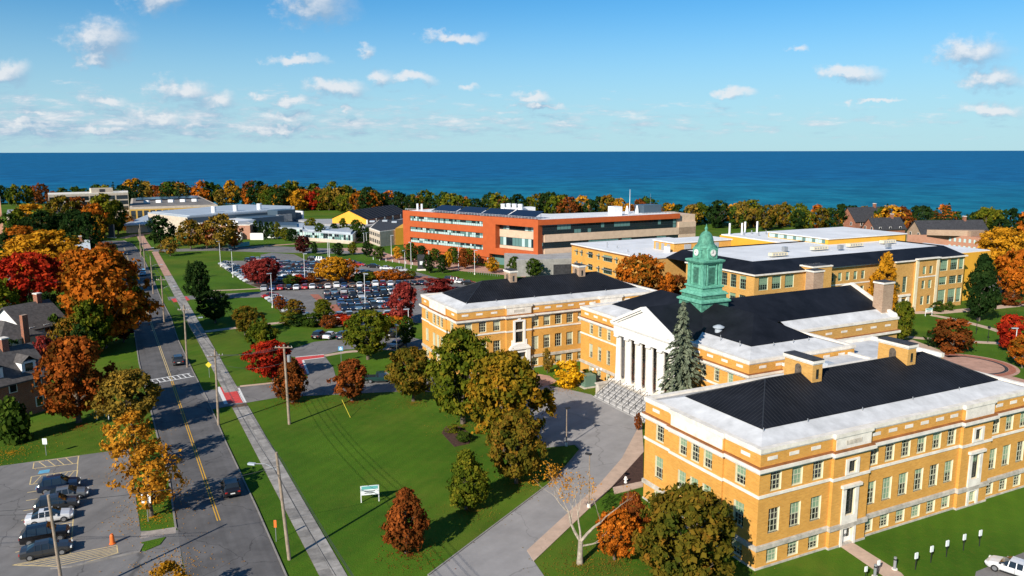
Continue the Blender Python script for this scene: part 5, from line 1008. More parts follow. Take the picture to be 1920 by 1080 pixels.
# ---------------------------------------------------------------- trees
def leafmat(name, cols, trans=.25):
    m = bpy.data.materials.new(name); m.use_nodes = True; t = m.node_tree; t.nodes.clear(); MATS[name] = m
    at = nd(t, 'ShaderNodeAttribute'); at.attribute_name = 'tint'; sp = nd(t, 'ShaderNodeSeparateColor'); t.links.new(at.outputs['Color'], sp.inputs[0])
    oi = nd(t, 'ShaderNodeObjectInfo')
    f = fmath(t, 'MULTIPLY_ADD', sp.outputs[0], .5, fmath(t, 'MULTIPLY', sp.outputs[1], .42)); tco = nd(t, 'ShaderNodeNewGeometry'); pn = nd(t, 'ShaderNodeTexNoise'); pn.inputs['Scale'].default_value = .38; pn.inputs['Detail'].default_value = 3; t.links.new(tco.outputs['Position'], pn.inputs['Vector'])
    f = fmath(t, 'ADD', f, fmath(t, 'MULTIPLY_ADD', pn.outputs['Fac'], 1.5, -.75))
    f = fmath(t, 'ADD', f, fmath(t, 'MULTIPLY_ADD', oi.outputs['Random'], .24, -.08), clamp=True)
    cr = nd(t, 'ShaderNodeValToRGB'); e = cr.color_ramp.elements
    for i, c in enumerate(cols):
        x = e[i] if i < 2 else e.new(.5)
        x.color = (*c, 1)
    for i, x in enumerate(sorted(range(len(cols)))): e[i].position = i/(len(cols)-1)
    for i, c in enumerate(cols): e[i].color = (*c, 1)
    t.links.new(f, cr.inputs[0]); d = nd(t, 'ShaderNodeBsdfDiffuse'); tr = nd(t, 'ShaderNodeBsdfTranslucent'); mx = nd(t, 'ShaderNodeMixShader'); mx.inputs[0].default_value = trans
    t.links.new(cr.outputs[0], d.inputs[0]); t.links.new(cr.outputs[0], tr.inputs[0]); t.links.new(d.outputs[0], mx.inputs[1]); t.links.new(tr.outputs[0], mx.inputs[2])
    o = nd(t, 'ShaderNodeOutputMaterial'); t.links.new(mx.outputs[0], o.inputs[0]); return m
leafmat('leaf_green', [(.018,.038,.006),(.042,.075,.010),(.09,.12,.015)]); leafmat('leaf_dark', [(.008,.020,.006),(.018,.040,.010),(.04,.065,.014)])
leafmat('leaf_olive', [(.036,.060,.007),(.105,.12,.010),(.25,.19,.018)]); leafmat('leaf_olive_rust', [(.045,.058,.008),(.145,.105,.012),(.30,.125,.018)]); leafmat('leaf_olive_orange', [(.06,.075,.008),(.24,.15,.012),(.48,.20,.018)]); leafmat('leaf_rust_orange', [(.09,.04,.008),(.30,.068,.012),(.48,.14,.02)]); leafmat('leaf_amber', [(.15,.08,.010),(.42,.17,.014),(.60,.28,.03)])
leafmat('leaf_orange', [(.10,.075,.010),(.40,.10,.010),(.62,.19,.018)]); leafmat('leaf_gold', [(.20,.10,.008),(.50,.22,.012),(.68,.34,.03)])
leafmat('leaf_red', [(.10,.012,.006),(.36,.020,.010),(.56,.07,.015)]); leafmat('leaf_rust', [(.06,.035,.008),(.19,.05,.012),(.34,.09,.018)])
leafmat('leaf_crimson', [(.09,.015,.012),(.24,.03,.025),(.36,.07,.05)]); leafmat('leaf_yellow', [(.36,.18,.008),(.70,.38,.012),(.80,.50,.04)])
leafmat('leaf_spruce', [(.06,.075,.050),(.13,.155,.10),(.24,.255,.17)], .1); leafmat('leaf_purple', [(.03,.008,.008),(.07,.014,.012),(.12,.03,.02)]); leafmat('leaf_brown', [(.09,.07,.015),(.22,.14,.02),(.40,.22,.03)])
leafmat('leaf_conifer', [(.010,.024,.010),(.022,.042,.016),(.045,.07,.022)], .1)
def prof(form, h):
    if form == 'round': return math.sqrt(max(0, 1-(2*h-1)**2))
    if form == 'oval': return math.sqrt(max(0, 1-(2*h-1)**2))*(1.08-.35*h)
    if form == 'pyramid': return min(1, (h/.22)**.6)*(1.04-h)**.75
    if form == 'spread': return min(1, (h/.35)**.7)*math.sqrt(max(0, 1-max(0, (h-.3)/.72)**2))
    if form == 'column': return min(1, (h/.15)**.5)*(1.02-h)**.45
    return 1
def crown_mesh(name, seed, form, nc, nl, leaf, base=.2, rc=(.13,.2), fill=.55):
    r = random.Random(seed); V = []; F = []; T = []
    lobes = [(r.uniform(0, 6.28), r.uniform(.2,.9), r.uniform(-.26,.2)) for _ in range(9)]
    for c in range(nc):
        h = (c+.5)/nc; h = min(.97, max(.03, h+r.uniform(-.06,.06))); a = r.uniform(0, 6.283)
        k = 1 + sum(s*math.cos(a-la)*math.exp(-((h-lh)/.25)**2) for la, lh, s in lobes)
        R_ = .5*prof(form, h)*k*(r.uniform(fill, 1.0) if r.random() < .8 else r.uniform(.1, fill))
        cc = Vector((R_*math.cos(a), R_*math.sin(a), base+(1-base)*h)); q = r.uniform(*rc)*(.75 if h > .85 else 1); tint = min(1, max(0, r.gauss(.45,.25)))
        out = Vector((cc.x, cc.y, (h-.45)*.5)); out = out.normalized() if out.length > .02 else Vector((0,0,1))
        for l in range(nl):
            d = Vector((r.gauss(0,1), r.gauss(0,1), r.gauss(.2,1))).normalized()
            if d.dot(out) < -.35: d = -d
            k2 = r.uniform(.35,1.1) if r.random() < .8 else r.uniform(1.0,1.75)
            p = cc + Vector((d.x*q, d.y*q, d.z*q*.75))*k2
            n = (d*.7 + out*.35 + Vector((r.gauss(0,.65), r.gauss(0,.65), r.gauss(.2,.65)))).normalized(); a1 = n.orthogonal().normalized(); a2 = n.cross(a1); th = r.uniform(0, 6.28); e1 = a1*math.cos(th)+a2*math.sin(th); e2 = n.cross(e1)
            s = leaf*r.choice((.45,.6,.8,1.0,1.25,1.6))*r.uniform(.85,1.15); i = len(V); V += [tuple(p-e1*s*.5), tuple(p+e2*s*.36), tuple(p+e1*s*.5), tuple(p-e2*s*.36)]; F.append((i,i+1,i+2,i+3)); g = r.random(); T += [(tint, g, h, 1)]*4
    me = bpy.data.meshes.new(name); me.from_pydata(V, [], F); ca = me.color_attributes.new('tint', 'FLOAT_COLOR', 'POINT'); ca.data.foreach_set('color', [x for q in T for x in q])
    me.materials.append(MATS['leaf_green']); me.update(); return me
def trunk_mesh(name, seed, base=.2, r0=.03, mat='bark', reach=.34, limbs=8):
    r = random.Random(seed); mb = MB(); mb.path([(0,0,-.01),(.004,.0,.1),(r.uniform(-.01,.01),r.uniform(-.01,.01),base+.1),(0,0,.62),(0,0,.85)], [r0*1.35,r0,r0*.8,r0*.42,r0*.12], 7)
    for k in range(limbs):
        z = base*.9 + (k/limbs)*.42; a = k*2.4+r.uniform(-.3,.3); l = reach*r.uniform(.7,1.1)*(1-.5*k/limbs); m = (l*.5*math.cos(a), l*.5*math.sin(a), z+.10)
        e = (l*math.cos(a+.15), l*math.sin(a+.15), z+.24); mb.path([(0,0,z), m, e], [r0*.5,r0*.3,r0*.08], 5)
        for s in (-.5,.5): mb.tube(m, (l*.9*math.cos(a+s), l*.9*math.sin(a+s), z+.22), r0*.2, r0*.05, 4, False)
    return mb.mesh(name, mat)
def spruce_mesh(seed, tiers, per, sub, leaf):
    r = random.Random(seed); V = []; F = []; T = []
    for t in range(tiers):
        h = t/(tiers-1); z = .07+.91*h; R_ = .5*(1-h)**.8*r.uniform(.82,1.1)+.02; nb = max(4, int(per*(1-.6*h)))
        for b in range(nb):
            a = 6.283*(b+r.random()*.8)/nb+t; L = R_*r.uniform(.65,1.12); tint = min(1, max(0, r.gauss(.45,.22)))
            for k in range(sub):
                f = (k+.6)/sub
                for s in range(3):
                    w = (r.random()-.5)*(1.1-f)*.22*L*2+ (r.random()-.5)*.03; x = L*f; p = Vector((x*math.cos(a)-w*math.sin(a), x*math.sin(a)+w*math.cos(a), z-.045*f*f*(1-h)*2+r.uniform(-.01,.008)))
                    n = Vector((.35*math.cos(a)+r.gauss(0,.4), .35*math.sin(a)+r.gauss(0,.4), 1+r.gauss(0,.3))).normalized(); e1 = Vector((math.cos(a+r.gauss(0,.5)), math.sin(a+r.gauss(0,.5)), -.25)).normalized(); e2 = n.cross(e1).normalized(); sz = leaf*r.uniform(.7,1.3)*(1.1-.45*h)
                    i = len(V); V += [tuple(p-e1*sz*.6), tuple(p+e2*sz*.28), tuple(p+e1*sz*.6), tuple(p-e2*sz*.28)]; F.append((i,i+1,i+2,i+3)); T += [(tint, r.random(), h, 1)]*4
    me = bpy.data.meshes.new('spruce_crown'); me.from_pydata(V, [], F); ca = me.color_attributes.new('tint', 'FLOAT_COLOR', 'POINT'); ca.data.foreach_set('color', [x for q in T for x in q])
    me.materials.append(MATS['leaf_spruce']); me.update(); return me
CR = {}
for f, b in (('round',.18),('oval',.16),('pyramid',.12),('spread',.25)):
    CR[f,'near'] = [crown_mesh('crown', 10+i*7+len(f), f, 190, 62, .046, b, (.05,.095), .48) for i in range(2)]
    CR[f,'mid'] = [crown_mesh('crown', 40+i*7+len(f), f, 110, 36, .062, b, (.06,.11), .5) for i in range(2)]
    CR[f,'far'] = [crown_mesh('crown', 70+i*7+len(f), f, 60, 20, .098, b*.6, (.08,.14), .52) for i in range(3)]
CR['column','mid'] = [crown_mesh('crown', 91, 'column', 50, 60, .13, .03, (.14,.22), .6)]; CR['column','far'] = [crown_mesh('crown', 92, 'column', 26, 30, .2, .03, (.2,.3), .6)]
CR['bush','mid'] = [crown_mesh('crown', 95+i, 'spread', 46, 60, .085, .02, (.11,.18), .5) for i in range(2)]
CR['sparse','near'] = [crown_mesh('crown', 120+i, 'round', 70, 42, .050, .22, (.07,.13), .35) for i in range(3)]
CR['spruce','near'] = [spruce_mesh(5, 30, 13, 9, .062)]; CR['spruce','mid'] = [spruce_mesh(6, 20, 11, 6, .09)]; CR['spruce','far'] = [spruce_mesh(8, 12, 8, 4, .17)]
TRUNK = {f: trunk_mesh('trunk', 3+i, b) for i, (f, b) in enumerate((('round',.18),('oval',.16),('pyramid',.14),('spread',.25),('sparse',.2)))}
TRUNK['column'] = trunk_mesh('trunk', 21, .06, .03, 'bark', .1, 3); TRUNK['bush'] = trunk_mesh('trunk', 22, .05, .03, 'bark', .3, 6); TRUNK['spruce'] = trunk_mesh('trunk', 23, .06, .028, 'bark', .08, 3)
ORDER = {}
def tree(x, y, w, h, form, lod, leaf, name, label, group=None, cat='tree'):
    r = thing(name, label, cat, (x, y, 0), rng.uniform(0, 6.28), group); r.scale = (w, w, h)
    ms = CR[form,lod]; k = ORDER.get((form,lod), 0); ORDER[form,lod] = k+1
    put('trunk', TRUNK[form], r); c = put('crown', ms[k % len(ms)], r)
    c.material_slots[0].link = 'OBJECT'; c.material_slots[0].material = MATS['leaf_'+leaf]; return r
for a in (
 ((-10.73,74.04,5.61,6.80),'pyramid','near','rust','maple_tree','small russet maple alone on the lawn beside the teal campus sign'),
 ((-5.25,83.90,5.81,6.81),'pyramid','near','olive','maple_tree','small olive green maple between the russet maple and the shrub bed'),
 ((0.47,91.02,7.30,8.92),'oval','near','olive_rust','maple_tree','bronze green maple beside the lamp at the grass tip of the drive'),
 ((-0.91,101.48,11.55,13.53),'oval','near','olive_orange','maple_tree','tall orange turning maple on the lawn in front of the north wing'),
 ((-7.36,112.56,10.82,14.02),'oval','near','olive','maple_tree','tall dark olive maple next to the orange turning maple'),
 ((-16.08,123.33,7.98,8.56),'round','near','olive_rust','maple_tree','bronze maple at the corner of the lawn by the parked pickup'),
 ((-26.07,123.40,6.25,6.79),'oval','near','rust','maple_tree','low russet green maple on the side street kerb'),
 ((-35.58,122.63,6.56,7.35),'pyramid','near','rust','maple_tree','russet maple behind the tall wooden pole on the lawn'),
 ((-42.37,135.02,7.56,7.06),'round','near','red','maple_tree','bright scarlet maple beside the red painted walkway'),
 ((-28.14,149.45,9.37,9.34),'round','near','olive','maple_tree','round olive green tree between the lane and the north wing lot'),
 ((16.00,66.61,9.79,9.85),'oval','near','olive_rust','maple_tree','big bronze maple against the south wing wall'),
 ((10.11,72.58,4.23,5.08),'round','near','orange','small_tree','small orange and red tree beside the bare pale tree'),
 ((12.48,76.72,3.34,5.14),'oval','near','rust','small_tree','rust coloured sapling by the south wing doorstep'),
 ((18.28,109.22,1.24,2.66),'oval','mid','rust','shrub','thin rusty shrub at the south wing corner by the steps'),
 ((9.59,130.80,5.32,4.35),'bush','mid','yellow','shrub','bright yellow shrub in front of the north wing'),
 ((13.10,133.96,2.81,2.13),'bush','mid','green','shrub','low green shrub behind the green utility cabinet'),
 ((24.2,109.2,9.4,19.2),'spruce','near','spruce','spruce_tree','tall blue spruce in front of the white portico'),
 ((-8.34,108.50,1.84,1.21),'bush','mid','olive','shrub','clipped olive shrub in the mulch bed, upper of two'),
 ((-6.91,105.10,2.24,1.41),'bush','mid','green','shrub','clipped green shrub in the mulch bed, lower of two'),
 ((6.40,139.43,2.14,4.51),'oval','mid','brown','small_tree','spindly brown tree against the north wing windows'),
 # along the road, left
 ((-135.22,227.88,23.45,17.01),'spread','near','gold','maple_tree','wide golden maple with a flat dome beyond the red maple'),
 ((-116.15,186.89,15.74,15.76),'round','near','red','maple_tree','crimson and orange maple behind the white gabled house'),
 ((-84.56,159.27,18.37,20.17),'oval','near','orange','maple_tree','largest orange maple overhanging the road'),
 ((-119.67,214.96,14.03,13.31),'oval','near','orange','maple_tree','orange red maple behind the largest orange maple'),
 ((-82.95,152.34,8.48,11.56),'oval','near','olive','maple_tree','yellow green maple below the largest orange maple'),
 ((-65.09,113.39,11.21,12.70),'oval','near','rust_orange','maple_tree','deep rust maple beside the red brick house'),
 ((-85.93,152.36,7.42,8.37),'round','near','olive_rust','maple_tree','bronze tree between the tan house and the road'),
 ((-82.81,163.89,5.00,6.22),'round','mid','purple','small_tree','dark purple leaved small tree at the road verge'),
 ((-87.91,143.76,4.01,5.90),'round','mid','crimson','small_tree','dark red small tree against the tan house'),
 ((-54.74,108.77,8.63,8.99),'spread','near','brown','street_tree','olive gold street tree at the head of the verge row'),
 ((-48.08,95.55,7.10,7.39),'sparse','near','amber','street_tree','thin golden street tree in the middle of the verge row'),
 ((-40.23,82.34,7.49,7.78),'sparse','near','amber','street_tree','thin golden street tree beside the teal car park sign'),
 ((-30.00,63.55,4.22,4.59),'sparse','near','gold','street_tree','golden treetop south of the car park entrance'),
 ((-69.63,105.46,3.89,5.97),'column','mid','green','conifer','clipped dark conifer in front of the quoined brick house'),
 ((-94.13,158.00,3.29,6.67),'column','mid','green','conifer','narrow green conifer by the tan house chimney'),
 ((-129.72,227.81,9.38,10.18),'oval','mid','dark','tree','dark green tree between the golden and orange maples'),
 ((-164.57,306.02,10.83,16.59),'oval','mid','dark','conifer','tall dark conifer right of the golden maple'),((-179.01,323.05,13.18,16.39),'oval','mid','dark','conifer','dark conifer at the centre of the left wood'),
 ((-202.19,338.25,14.71,14.63),'round','mid','dark','tree','dark tree behind the golden maple'),((-198.56,346.09,11.75,13.10),'round','mid','dark','tree','dark round tree beside the tall dark conifer'),
 ((-226.71,397.60,16.70,17.64),'round','mid','olive_rust','campus_tree','bronze tree against the left half of the dormitory'),((-224.49,408.45,13.27,16.47),'round','mid','rust','campus_tree','russet tree against the middle of the dormitory'),((-195.14,376.82,16.86,19.78),'oval','mid','olive','campus_tree','tall olive tree against the right end of the dormitory'),((-194.88,367.48,13.96,15.86),'round','mid','orange','campus_tree','orange tree before the right end of the dormitory'),((-193.29,386.59,10.48,16.14),'oval','mid','green','campus_tree','green tree between the dormitory and the lecture building'),((-241.98,397.92,18.87,13.92),'round','mid','gold','campus_tree','golden tree before the left end of the dormitory'),((-181.31,337.88,10.56,11.89),'round','mid','gold','campus_tree','golden tree above the road bend'),((-202.32,323.44,13.20,9.86),'round','mid','orange','campus_tree','orange tree behind the small blue roofed house'),
 # verge and lawn by the pavement
 ((-102.49,247.96,4.41,6.14),'spruce','mid','dark','conifer','small pointed conifer on the campus lawn'),
 ((-83.70,208.33,6.88,10.95),'oval','near','dark','tree','dark green oak on the lawn by the lane, farther of two'),
 ((-70.26,182.83,7.58,7.67),'round','near','dark','tree','dark green oak on the lawn by the lane, nearer of two'),
 ((-59.12,170.61,6.15,6.24),'round','near','olive_rust','small_tree','bronze crab tree on the path to the campus car park'),
 ((-50.57,154.59,6.24,6.14),'round','near','olive','small_tree','olive crab tree above the scarlet maple'),
 ((-133.10,305.52,7.49,7.08),'round','mid','brown','tree','brown leaved tree beside the brick pavement'),
 ((-149.93,335.41,12.31,12.95),'oval','mid','dark','tree','dark tree at the arena pavilion'),((-133.34,325.85,10.63,11.94),'round','mid','olive_rust','tree','bronze tree on the arena lawn'),
 ((-119.33,322.04,14.45,14.41),'round','mid','brown','tree','broad brown tree with dark trunk on the arena lawn'),((-128.04,329.40,8.96,10.29),'round','mid','rust','tree','russet tree in front of the salmon brick block'),
 ((-116.33,329.20,7.61,9.39),'round','mid','orange','tree','orange tree at the end of the salmon brick block'),
 # campus car park planting
 ((-74.24,235.49,9.68,8.12),'round','near','crimson','small_tree','crimson crab tree among the parked cars'),((-79.39,239.46,7.22,6.61),'round','mid','crimson','small_tree','pale pink crab tree at the corner of the upper car park'),
 ((-54.88,239.15,10.16,7.92),'round','near','gold','small_tree','golden tree pair in the car park planting strip'),((-50.85,241.09,6.60,6.99),'round','mid','orange','small_tree','orange tree pair in the car park planting strip'),
 ((-25.45,181.23,7.52,9.65),'oval','near','crimson','small_tree','tall crimson tree beside the north wing'),((-21.82,223.87,10.14,3.73),'bush','mid','crimson','small_tree','low crimson tree behind the north wing corner'),
 ((-45.37,184.97,5.11,5.19),'oval','near','olive','small_tree','thin olive tree at the edge of the lower car park'),((-52.49,186.25,5.14,4.96),'oval','mid','olive_rust','small_tree','bronze thin tree on the lower car park bank'),
 ((-59.15,197.29,3.26,3.72),'round','mid','rust','small_tree','small russet tree by the lamp of the lower car park'),((-21.98,159.64,3.55,6.34),'oval','mid','green','small_tree','green tree beside the north wing lot'),
 ((-27.40,170.32,5.66,3.85),'round','mid','olive','small_tree','olive tree behind the north wing lot'),
 # behind and right of the hall
 ((BX+57*CU-99*SU, BY+57*SU+99*CU, 13.0, 15.4),'round','near','orange','maple_tree','round orange maple between the north wing and the annex'),
 ((BX+66*CU-97*SU, BY+66*SU+97*CU, 9.0, 10.4),'round','near','rust','maple_tree','low rust maple at the foot of the clock tower'),
 ((89.28,186.06,8.22,15.48),'pyramid','near','gold','tree','golden locust behind the auditorium chimney'),((82.29,162.44,5.19,8.67),'oval','near','olive','tree','olive tree at the end of the auditorium'),
 ((88.84,154.29,7.51,6.53),'bush','mid','rust','shrub','large domed russet green bush on the east lawn'),((87.05,157.80,3.95,4.01),'round','mid','dark','small_tree','small white stemmed dark tree beside the domed bush'),
 ((110.87,183.43,9.38,15.75),'pyramid','near','dark','conifer','broad dark conifer on the east lawn'),((99.95,154.19,6.87,7.37),'round','near','red','maple_tree','scarlet tree on the east lawn'),((94.97,142.34,4.97,6.04),'round','near','orange','maple_tree','orange tree beside the scarlet tree'),
 ((148.72,238.55,16.34,16.30),'round','near','gold','maple_tree','great golden maple beyond the mansard hall'),((137.03,212.04,10.20,13.13),'round','mid','orange','maple_tree','orange maple in front of the great golden maple'),((145.67,248.97,8.52,8.53),'round','mid','olive','tree','olive tree at the end of the mansard hall'),
 ((107.11,194.20,2.95,2.57),'bush','mid','green','shrub','green shrub at the mansard hall door'),((110.87,196.18,2.16,2.19),'bush','mid','green','shrub','small green shrub under the tall hall windows'),((129.98,203.01,6.15,3.10),'bush','mid','rust','shrub','rusty hedge by the grey dumpsters'),
 ((218.89,364.08,12.84,13.51),'round','mid','olive','tree','lone olive gold tree standing out against the lake'),
 ):
    (x, y, w, h), form, lod, leaf, name, label = a
    tree(x, y, w, h, form, lod, leaf, name, label, None, 'shrub' if name == 'shrub' else 'tree')
# car park hedges, small campus trees
for px, py, w, tp, lf in [((-65.83,240.28),0,5,0,'red'),((-61.95,241.23),0,5,0,'rust'),((-67.49,237.34),0,5,0,'green'),((-45.11,244.07),0,6,0,'olive'),((-41.27,246.10),0,6,0,'orange'),((-38.05,247.11),0,6,0,'orange'),((-47.74,242.06),0,5,0,'dark'),((-34.80,248.13),0,5,0,'rust'),((-32.73,249.17),0,4,0,'olive'),((-40.13,181.37),0,5,0,'red'),((-37.78,179.06),0,4,0,'red'),((-49.88,180.31),0,6,0,'dark'),((-46.47,179.14),0,6,0,'green'),((-28.38,182.42),0,6,0,'red'),((-26.62,178.95),0,5,0,'orange'),((-52.70,181.49),0,5,0,'olive'),((-42.36,177.42),0,4,0,'rust')]:
    tree(px[0], px[1], w, 2.2+rng.random()*.8, 'bush', 'mid', lf, 'shrub', {'red':'red shrub in the campus car park planting','rust':'russet shrub in the campus car park planting','green':'green shrub in the campus car park planting','olive':'olive shrub in the campus car park planting','orange':'orange shrub in the campus car park planting','dark':'dark green shrub in the campus car park planting'}[lf], 'campus car park shrubs', 'shrub')
for p, w, h, lf in [((-97.71,384.67),7,8,'olive'),((-87.08,356.58),6,8,'green'),((-82.48,365.33),6,7,'dark'),((-78.97,369.85),5,9,'olive'),((-71.41,360.65),8,9,'green'),((-65.22,356.17),6,6,'dark'),((-82.99,311.19),7,7,'purple'),((-67.35,304.47),5,5,'dark'),((-55.76,301.15),5,6,'dark'),((-49.34,292.01),5,5,'green'),((-62.37,307.59),4,5,'olive'),((-37.05,286.09),6,7,'green'),((-33.14,286.03),6,6,'dark'),((-28.25,285.96),5,5,'green'),((-21.02,280.33),6,6,'green'),((-15.14,277.57),6,6,'olive'),((0.88,255.33),5,6,'green'),((6.87,250.81),6,6,'green'),((-6.74,260.02),5,5,'gold'),((-16.50,268.60),5,7,'rust'),((-22.00,268.68),4,6,'gold'),((-27.57,260.31),4,6,'dark'),((-23.11,260.25),4,6,'dark'),((-113.45,363.67),4,8,'dark'),((-110.97,363.63),3.5,8,'green'),((-108.49,363.58),3.5,8,'olive'),((-102.89,356.88),6,6,'olive'),((-98.55,352.53),6,6,'dark'),((-117.36,368.28),3,8,'dark'),((-120.61,370.65),3,8,'green'),((-77.51,307.83),3,5,'dark'),((-42.75,291.91),4,5,'gold')]:
    tree(p[0], p[1], w, h, 'oval', 'mid', lf, 'small_tree', {'olive':'olive','green':'green','dark':'dark green','purple':'dark purple','gold':'golden','rust':'russet'}[lf]+' small tree on the campus lawns near the plaza', 'small trees round the campus plaza')
# belt of trees along the lake bluff
fr = random.Random(11); word = {'green':'green','dark':'dark green','olive':'olive','olive_rust':'bronze','orange':'orange','gold':'golden','red':'red','rust':'russet','brown':'brown'}
def belt(n, i0, i1, d0, d1, hs, pal, where, skip=None, forms=('round','oval','round','spread')):
    pts = [Vector(p) for p in SHORE[i0:i1+1]]; ls = [(b-a).length for a, b in zip(pts, pts[1:])]; tot = sum(ls)
    for k in range(n):
        s = (k+fr.random())/n*tot; i = 0
        while i < len(ls)-1 and s > ls[i]: s -= ls[i]; i += 1
        p = pts[i].lerp(pts[i+1], s/ls[i]); dr = -p.normalized(); p = p + dr*fr.uniform(d0, d1); h = fr.uniform(*hs); lf = fr.choice(pal); f = fr.choice(forms)
        if skip and skip(p): continue
        tree(p.x, p.y, h*fr.uniform(.72,1.0), h, f, 'far', lf, 'lakeside_tree', '%s tree in %s' % (word[lf], where), 'trees in '+where)
warm = ['olive','olive_rust','orange','gold','rust','green','dark','olive','orange','olive_rust','brown']; cool = ['dark','dark','green','olive','olive_rust','dark']; warm += ['dark','green','olive','dark','olive']
belt(34, 1, 3, 4, 40, (10,16), cool+['olive','rust'], 'the wood behind the dormitory')
belt(44, 3, 5, 3, 34, (12,19), warm, 'the lakeside wood behind the arena'); belt(24, 4, 5, 34, 60, (10,15), warm+['red'], 'the wood behind the gymnasium')
belt(50, 5, 7, 3, 40, (9,14.5), warm+['dark','dark'], 'the lakeside belt behind the terracotta building')
belt(46, 7, 9, 3, 40, (9,14), warm+['dark','green'], 'the lakeside belt behind the white roofs', lambda p: Vector((p.x-160, p.y-335)).length < 14)
belt(14, 9, 10, 3, 60, (8,13), warm, 'the grove at the far end of the lake bluff')
for p, h in [((-286.16,563.38),17),((-282.31,563.27),19),((-273.07,563.00),20),((-268.46,562.86),18),((-262.30,562.69),19),((-243.55,551.84),18),((-238.65,551.70),16),((-231.13,551.49),20),((-225.86,551.34),19),((184.63,389.12),14),((189.54,364.65),15),((192.97,364.58),13),((194.72,362.28),14),((197.64,362.22),14),((201.29,364.42),16)]:
    tree(p[0], p[1], h*.45, h, 'spruce', 'far', 'conifer', 'spruce_tree', 'dark pointed spruce on the lake bluff', 'dark spruces on the lake bluff')
lw = random.Random(5)
for k in range(46):      # wooded campus left of the arena
    px = lw.uniform(-20, 225); x = (-330+px*.62)+lw.uniform(-4,4); y = lw.uniform(322, 425)
    if -(190+0) < x and y < 372: continue
    lf = lw.choice(['olive','orange','gold','olive_rust','rust','brown','green','dark','olive']); h = lw.uniform(8,13)
    tree(x, y, h*.9, h, lw.choice(('round','oval','spread')), 'far', lf, 'campus_tree', '%s tree in the wooded campus before the dormitory' % word[lf], 'trees before the dormitory')
for k in range(34):      # gardens behind the left houses
    x = lw.uniform(-215, -120); y = lw.uniform(205, 320)
    if x > -100-(y-200)*.52: continue
    lf = lw.choice(['dark','green','olive','olive_rust','dark','rust']); h = lw.uniform(6,11)
    tree(x, y, h*.9, h, 'round', 'far', lf, 'garden_tree', '%s tree in the gardens behind the left houses' % word[lf], 'garden trees behind the left houses')
for x, y, w, h, lf, lab in [(-104,172,8,9,'dark','dark tree behind the white gabled house'),(-112,150,9,10,'dark','dark tree left of the tan house'),(-90,136,7,7,'dark','dark tree between the tan house and the brick house'),(-84,150,6,7,'dark','shaded dark tree right of the tan house'),(-92,168,9,9,'dark','dark tree under the crimson maple'),(-76,132,5,5,'dark','dark shrubby tree behind the rust maple'),(-118,178,10,11,'olive','olive tree left of the crimson maple'),(-88,180,8,9,'green','green tree behind the largest orange maple')]:
    tree(x, y, w, h, 'round', 'mid', lf, 'garden_tree', lab)
# bare pale tree by the drive
bt = Vector((*(6.61,71.87), 0)); root = thing('bare_tree', 'leafless pale barked tree with a few tan leaves beside the drive', 'tree', bt)
br = random.Random(3); mb = MB(); tips = []
def grow(p, d, l, r, lev):
    pts = [p]; rs = [r]
    for k in range(3):
        d = (d + Vector((br.gauss(0,.14), br.gauss(0,.14), br.gauss(.03,.08)))).normalized(); pts.append(pts[-1]+d*l/3); rs.append(r*(1-.14*(k+1)))
    mb.path(pts, rs, 6 if lev < 2 else 4)
    if lev >= 4: tips.append(pts[-1]); return
    for k in range(br.choice((2,3,3)) if lev else 3):
        q = pts[-1] if k < 2 else pts[2]; a = br.uniform(0,6.28); s = br.uniform(.35,.75); nd_ = (d + Vector((math.cos(a)*s, math.sin(a)*s, br.uniform(-.1,.25)))).normalized(); grow(q, nd_, l*br.uniform(.62,.82), rs[-1]*.66, lev+1)
mb.path([Vector((0,0,-.05)),Vector((.02,0,1.0)),Vector((.06,.05,2.4))],[.34,.27,.24],10)
grow(Vector((.06,.05,2.3)), Vector((-.55,.15,.85)).normalized(), 3.0, .17, 1); grow(Vector((.06,.05,2.3)), Vector((.45,.25,.9)).normalized(), 3.1, .17, 1); grow(Vector((.05,.0,1.9)), Vector((.9,-.1,.25)).normalized(), 1.6, .10, 2); grow(Vector((.06,.05,2.4)), Vector((-.1,.5,.9)).normalized(), 2.6, .12, 1)
mb.build('trunk', 'pale_bark', root)
V = []; F = []; Tn = []
for p in tips:
    for k in range(26 if p.x < -.8 else 5):
        c = p + Vector((br.gauss(0,.3), br.gauss(0,.3), br.gauss(-.1,.25))); e1 = Vector((br.gauss(0,1), br.gauss(0,1), br.gauss(0,1))).normalized(); e2 = e1.orthogonal().normalized(); s = br.uniform(.05,.13); i = len(V); V += [tuple(c-e1*s), tuple(c+e2*s*.7), tuple(c+e1*s), tuple(c-e2*s*.7)]; F.append((i,i+1,i+2,i+3)); Tn += [(br.random(),br.random(),.5,1)]*4
me = bpy.data.meshes.new('leaves'); me.from_pydata(V, [], F); ca = me.color_attributes.new('tint','FLOAT_COLOR','POINT'); ca.data.foreach_set('color', [x for q in Tn for x in q]); me.materials.append(MATS['leaf_amber']); put('crown', me, root)

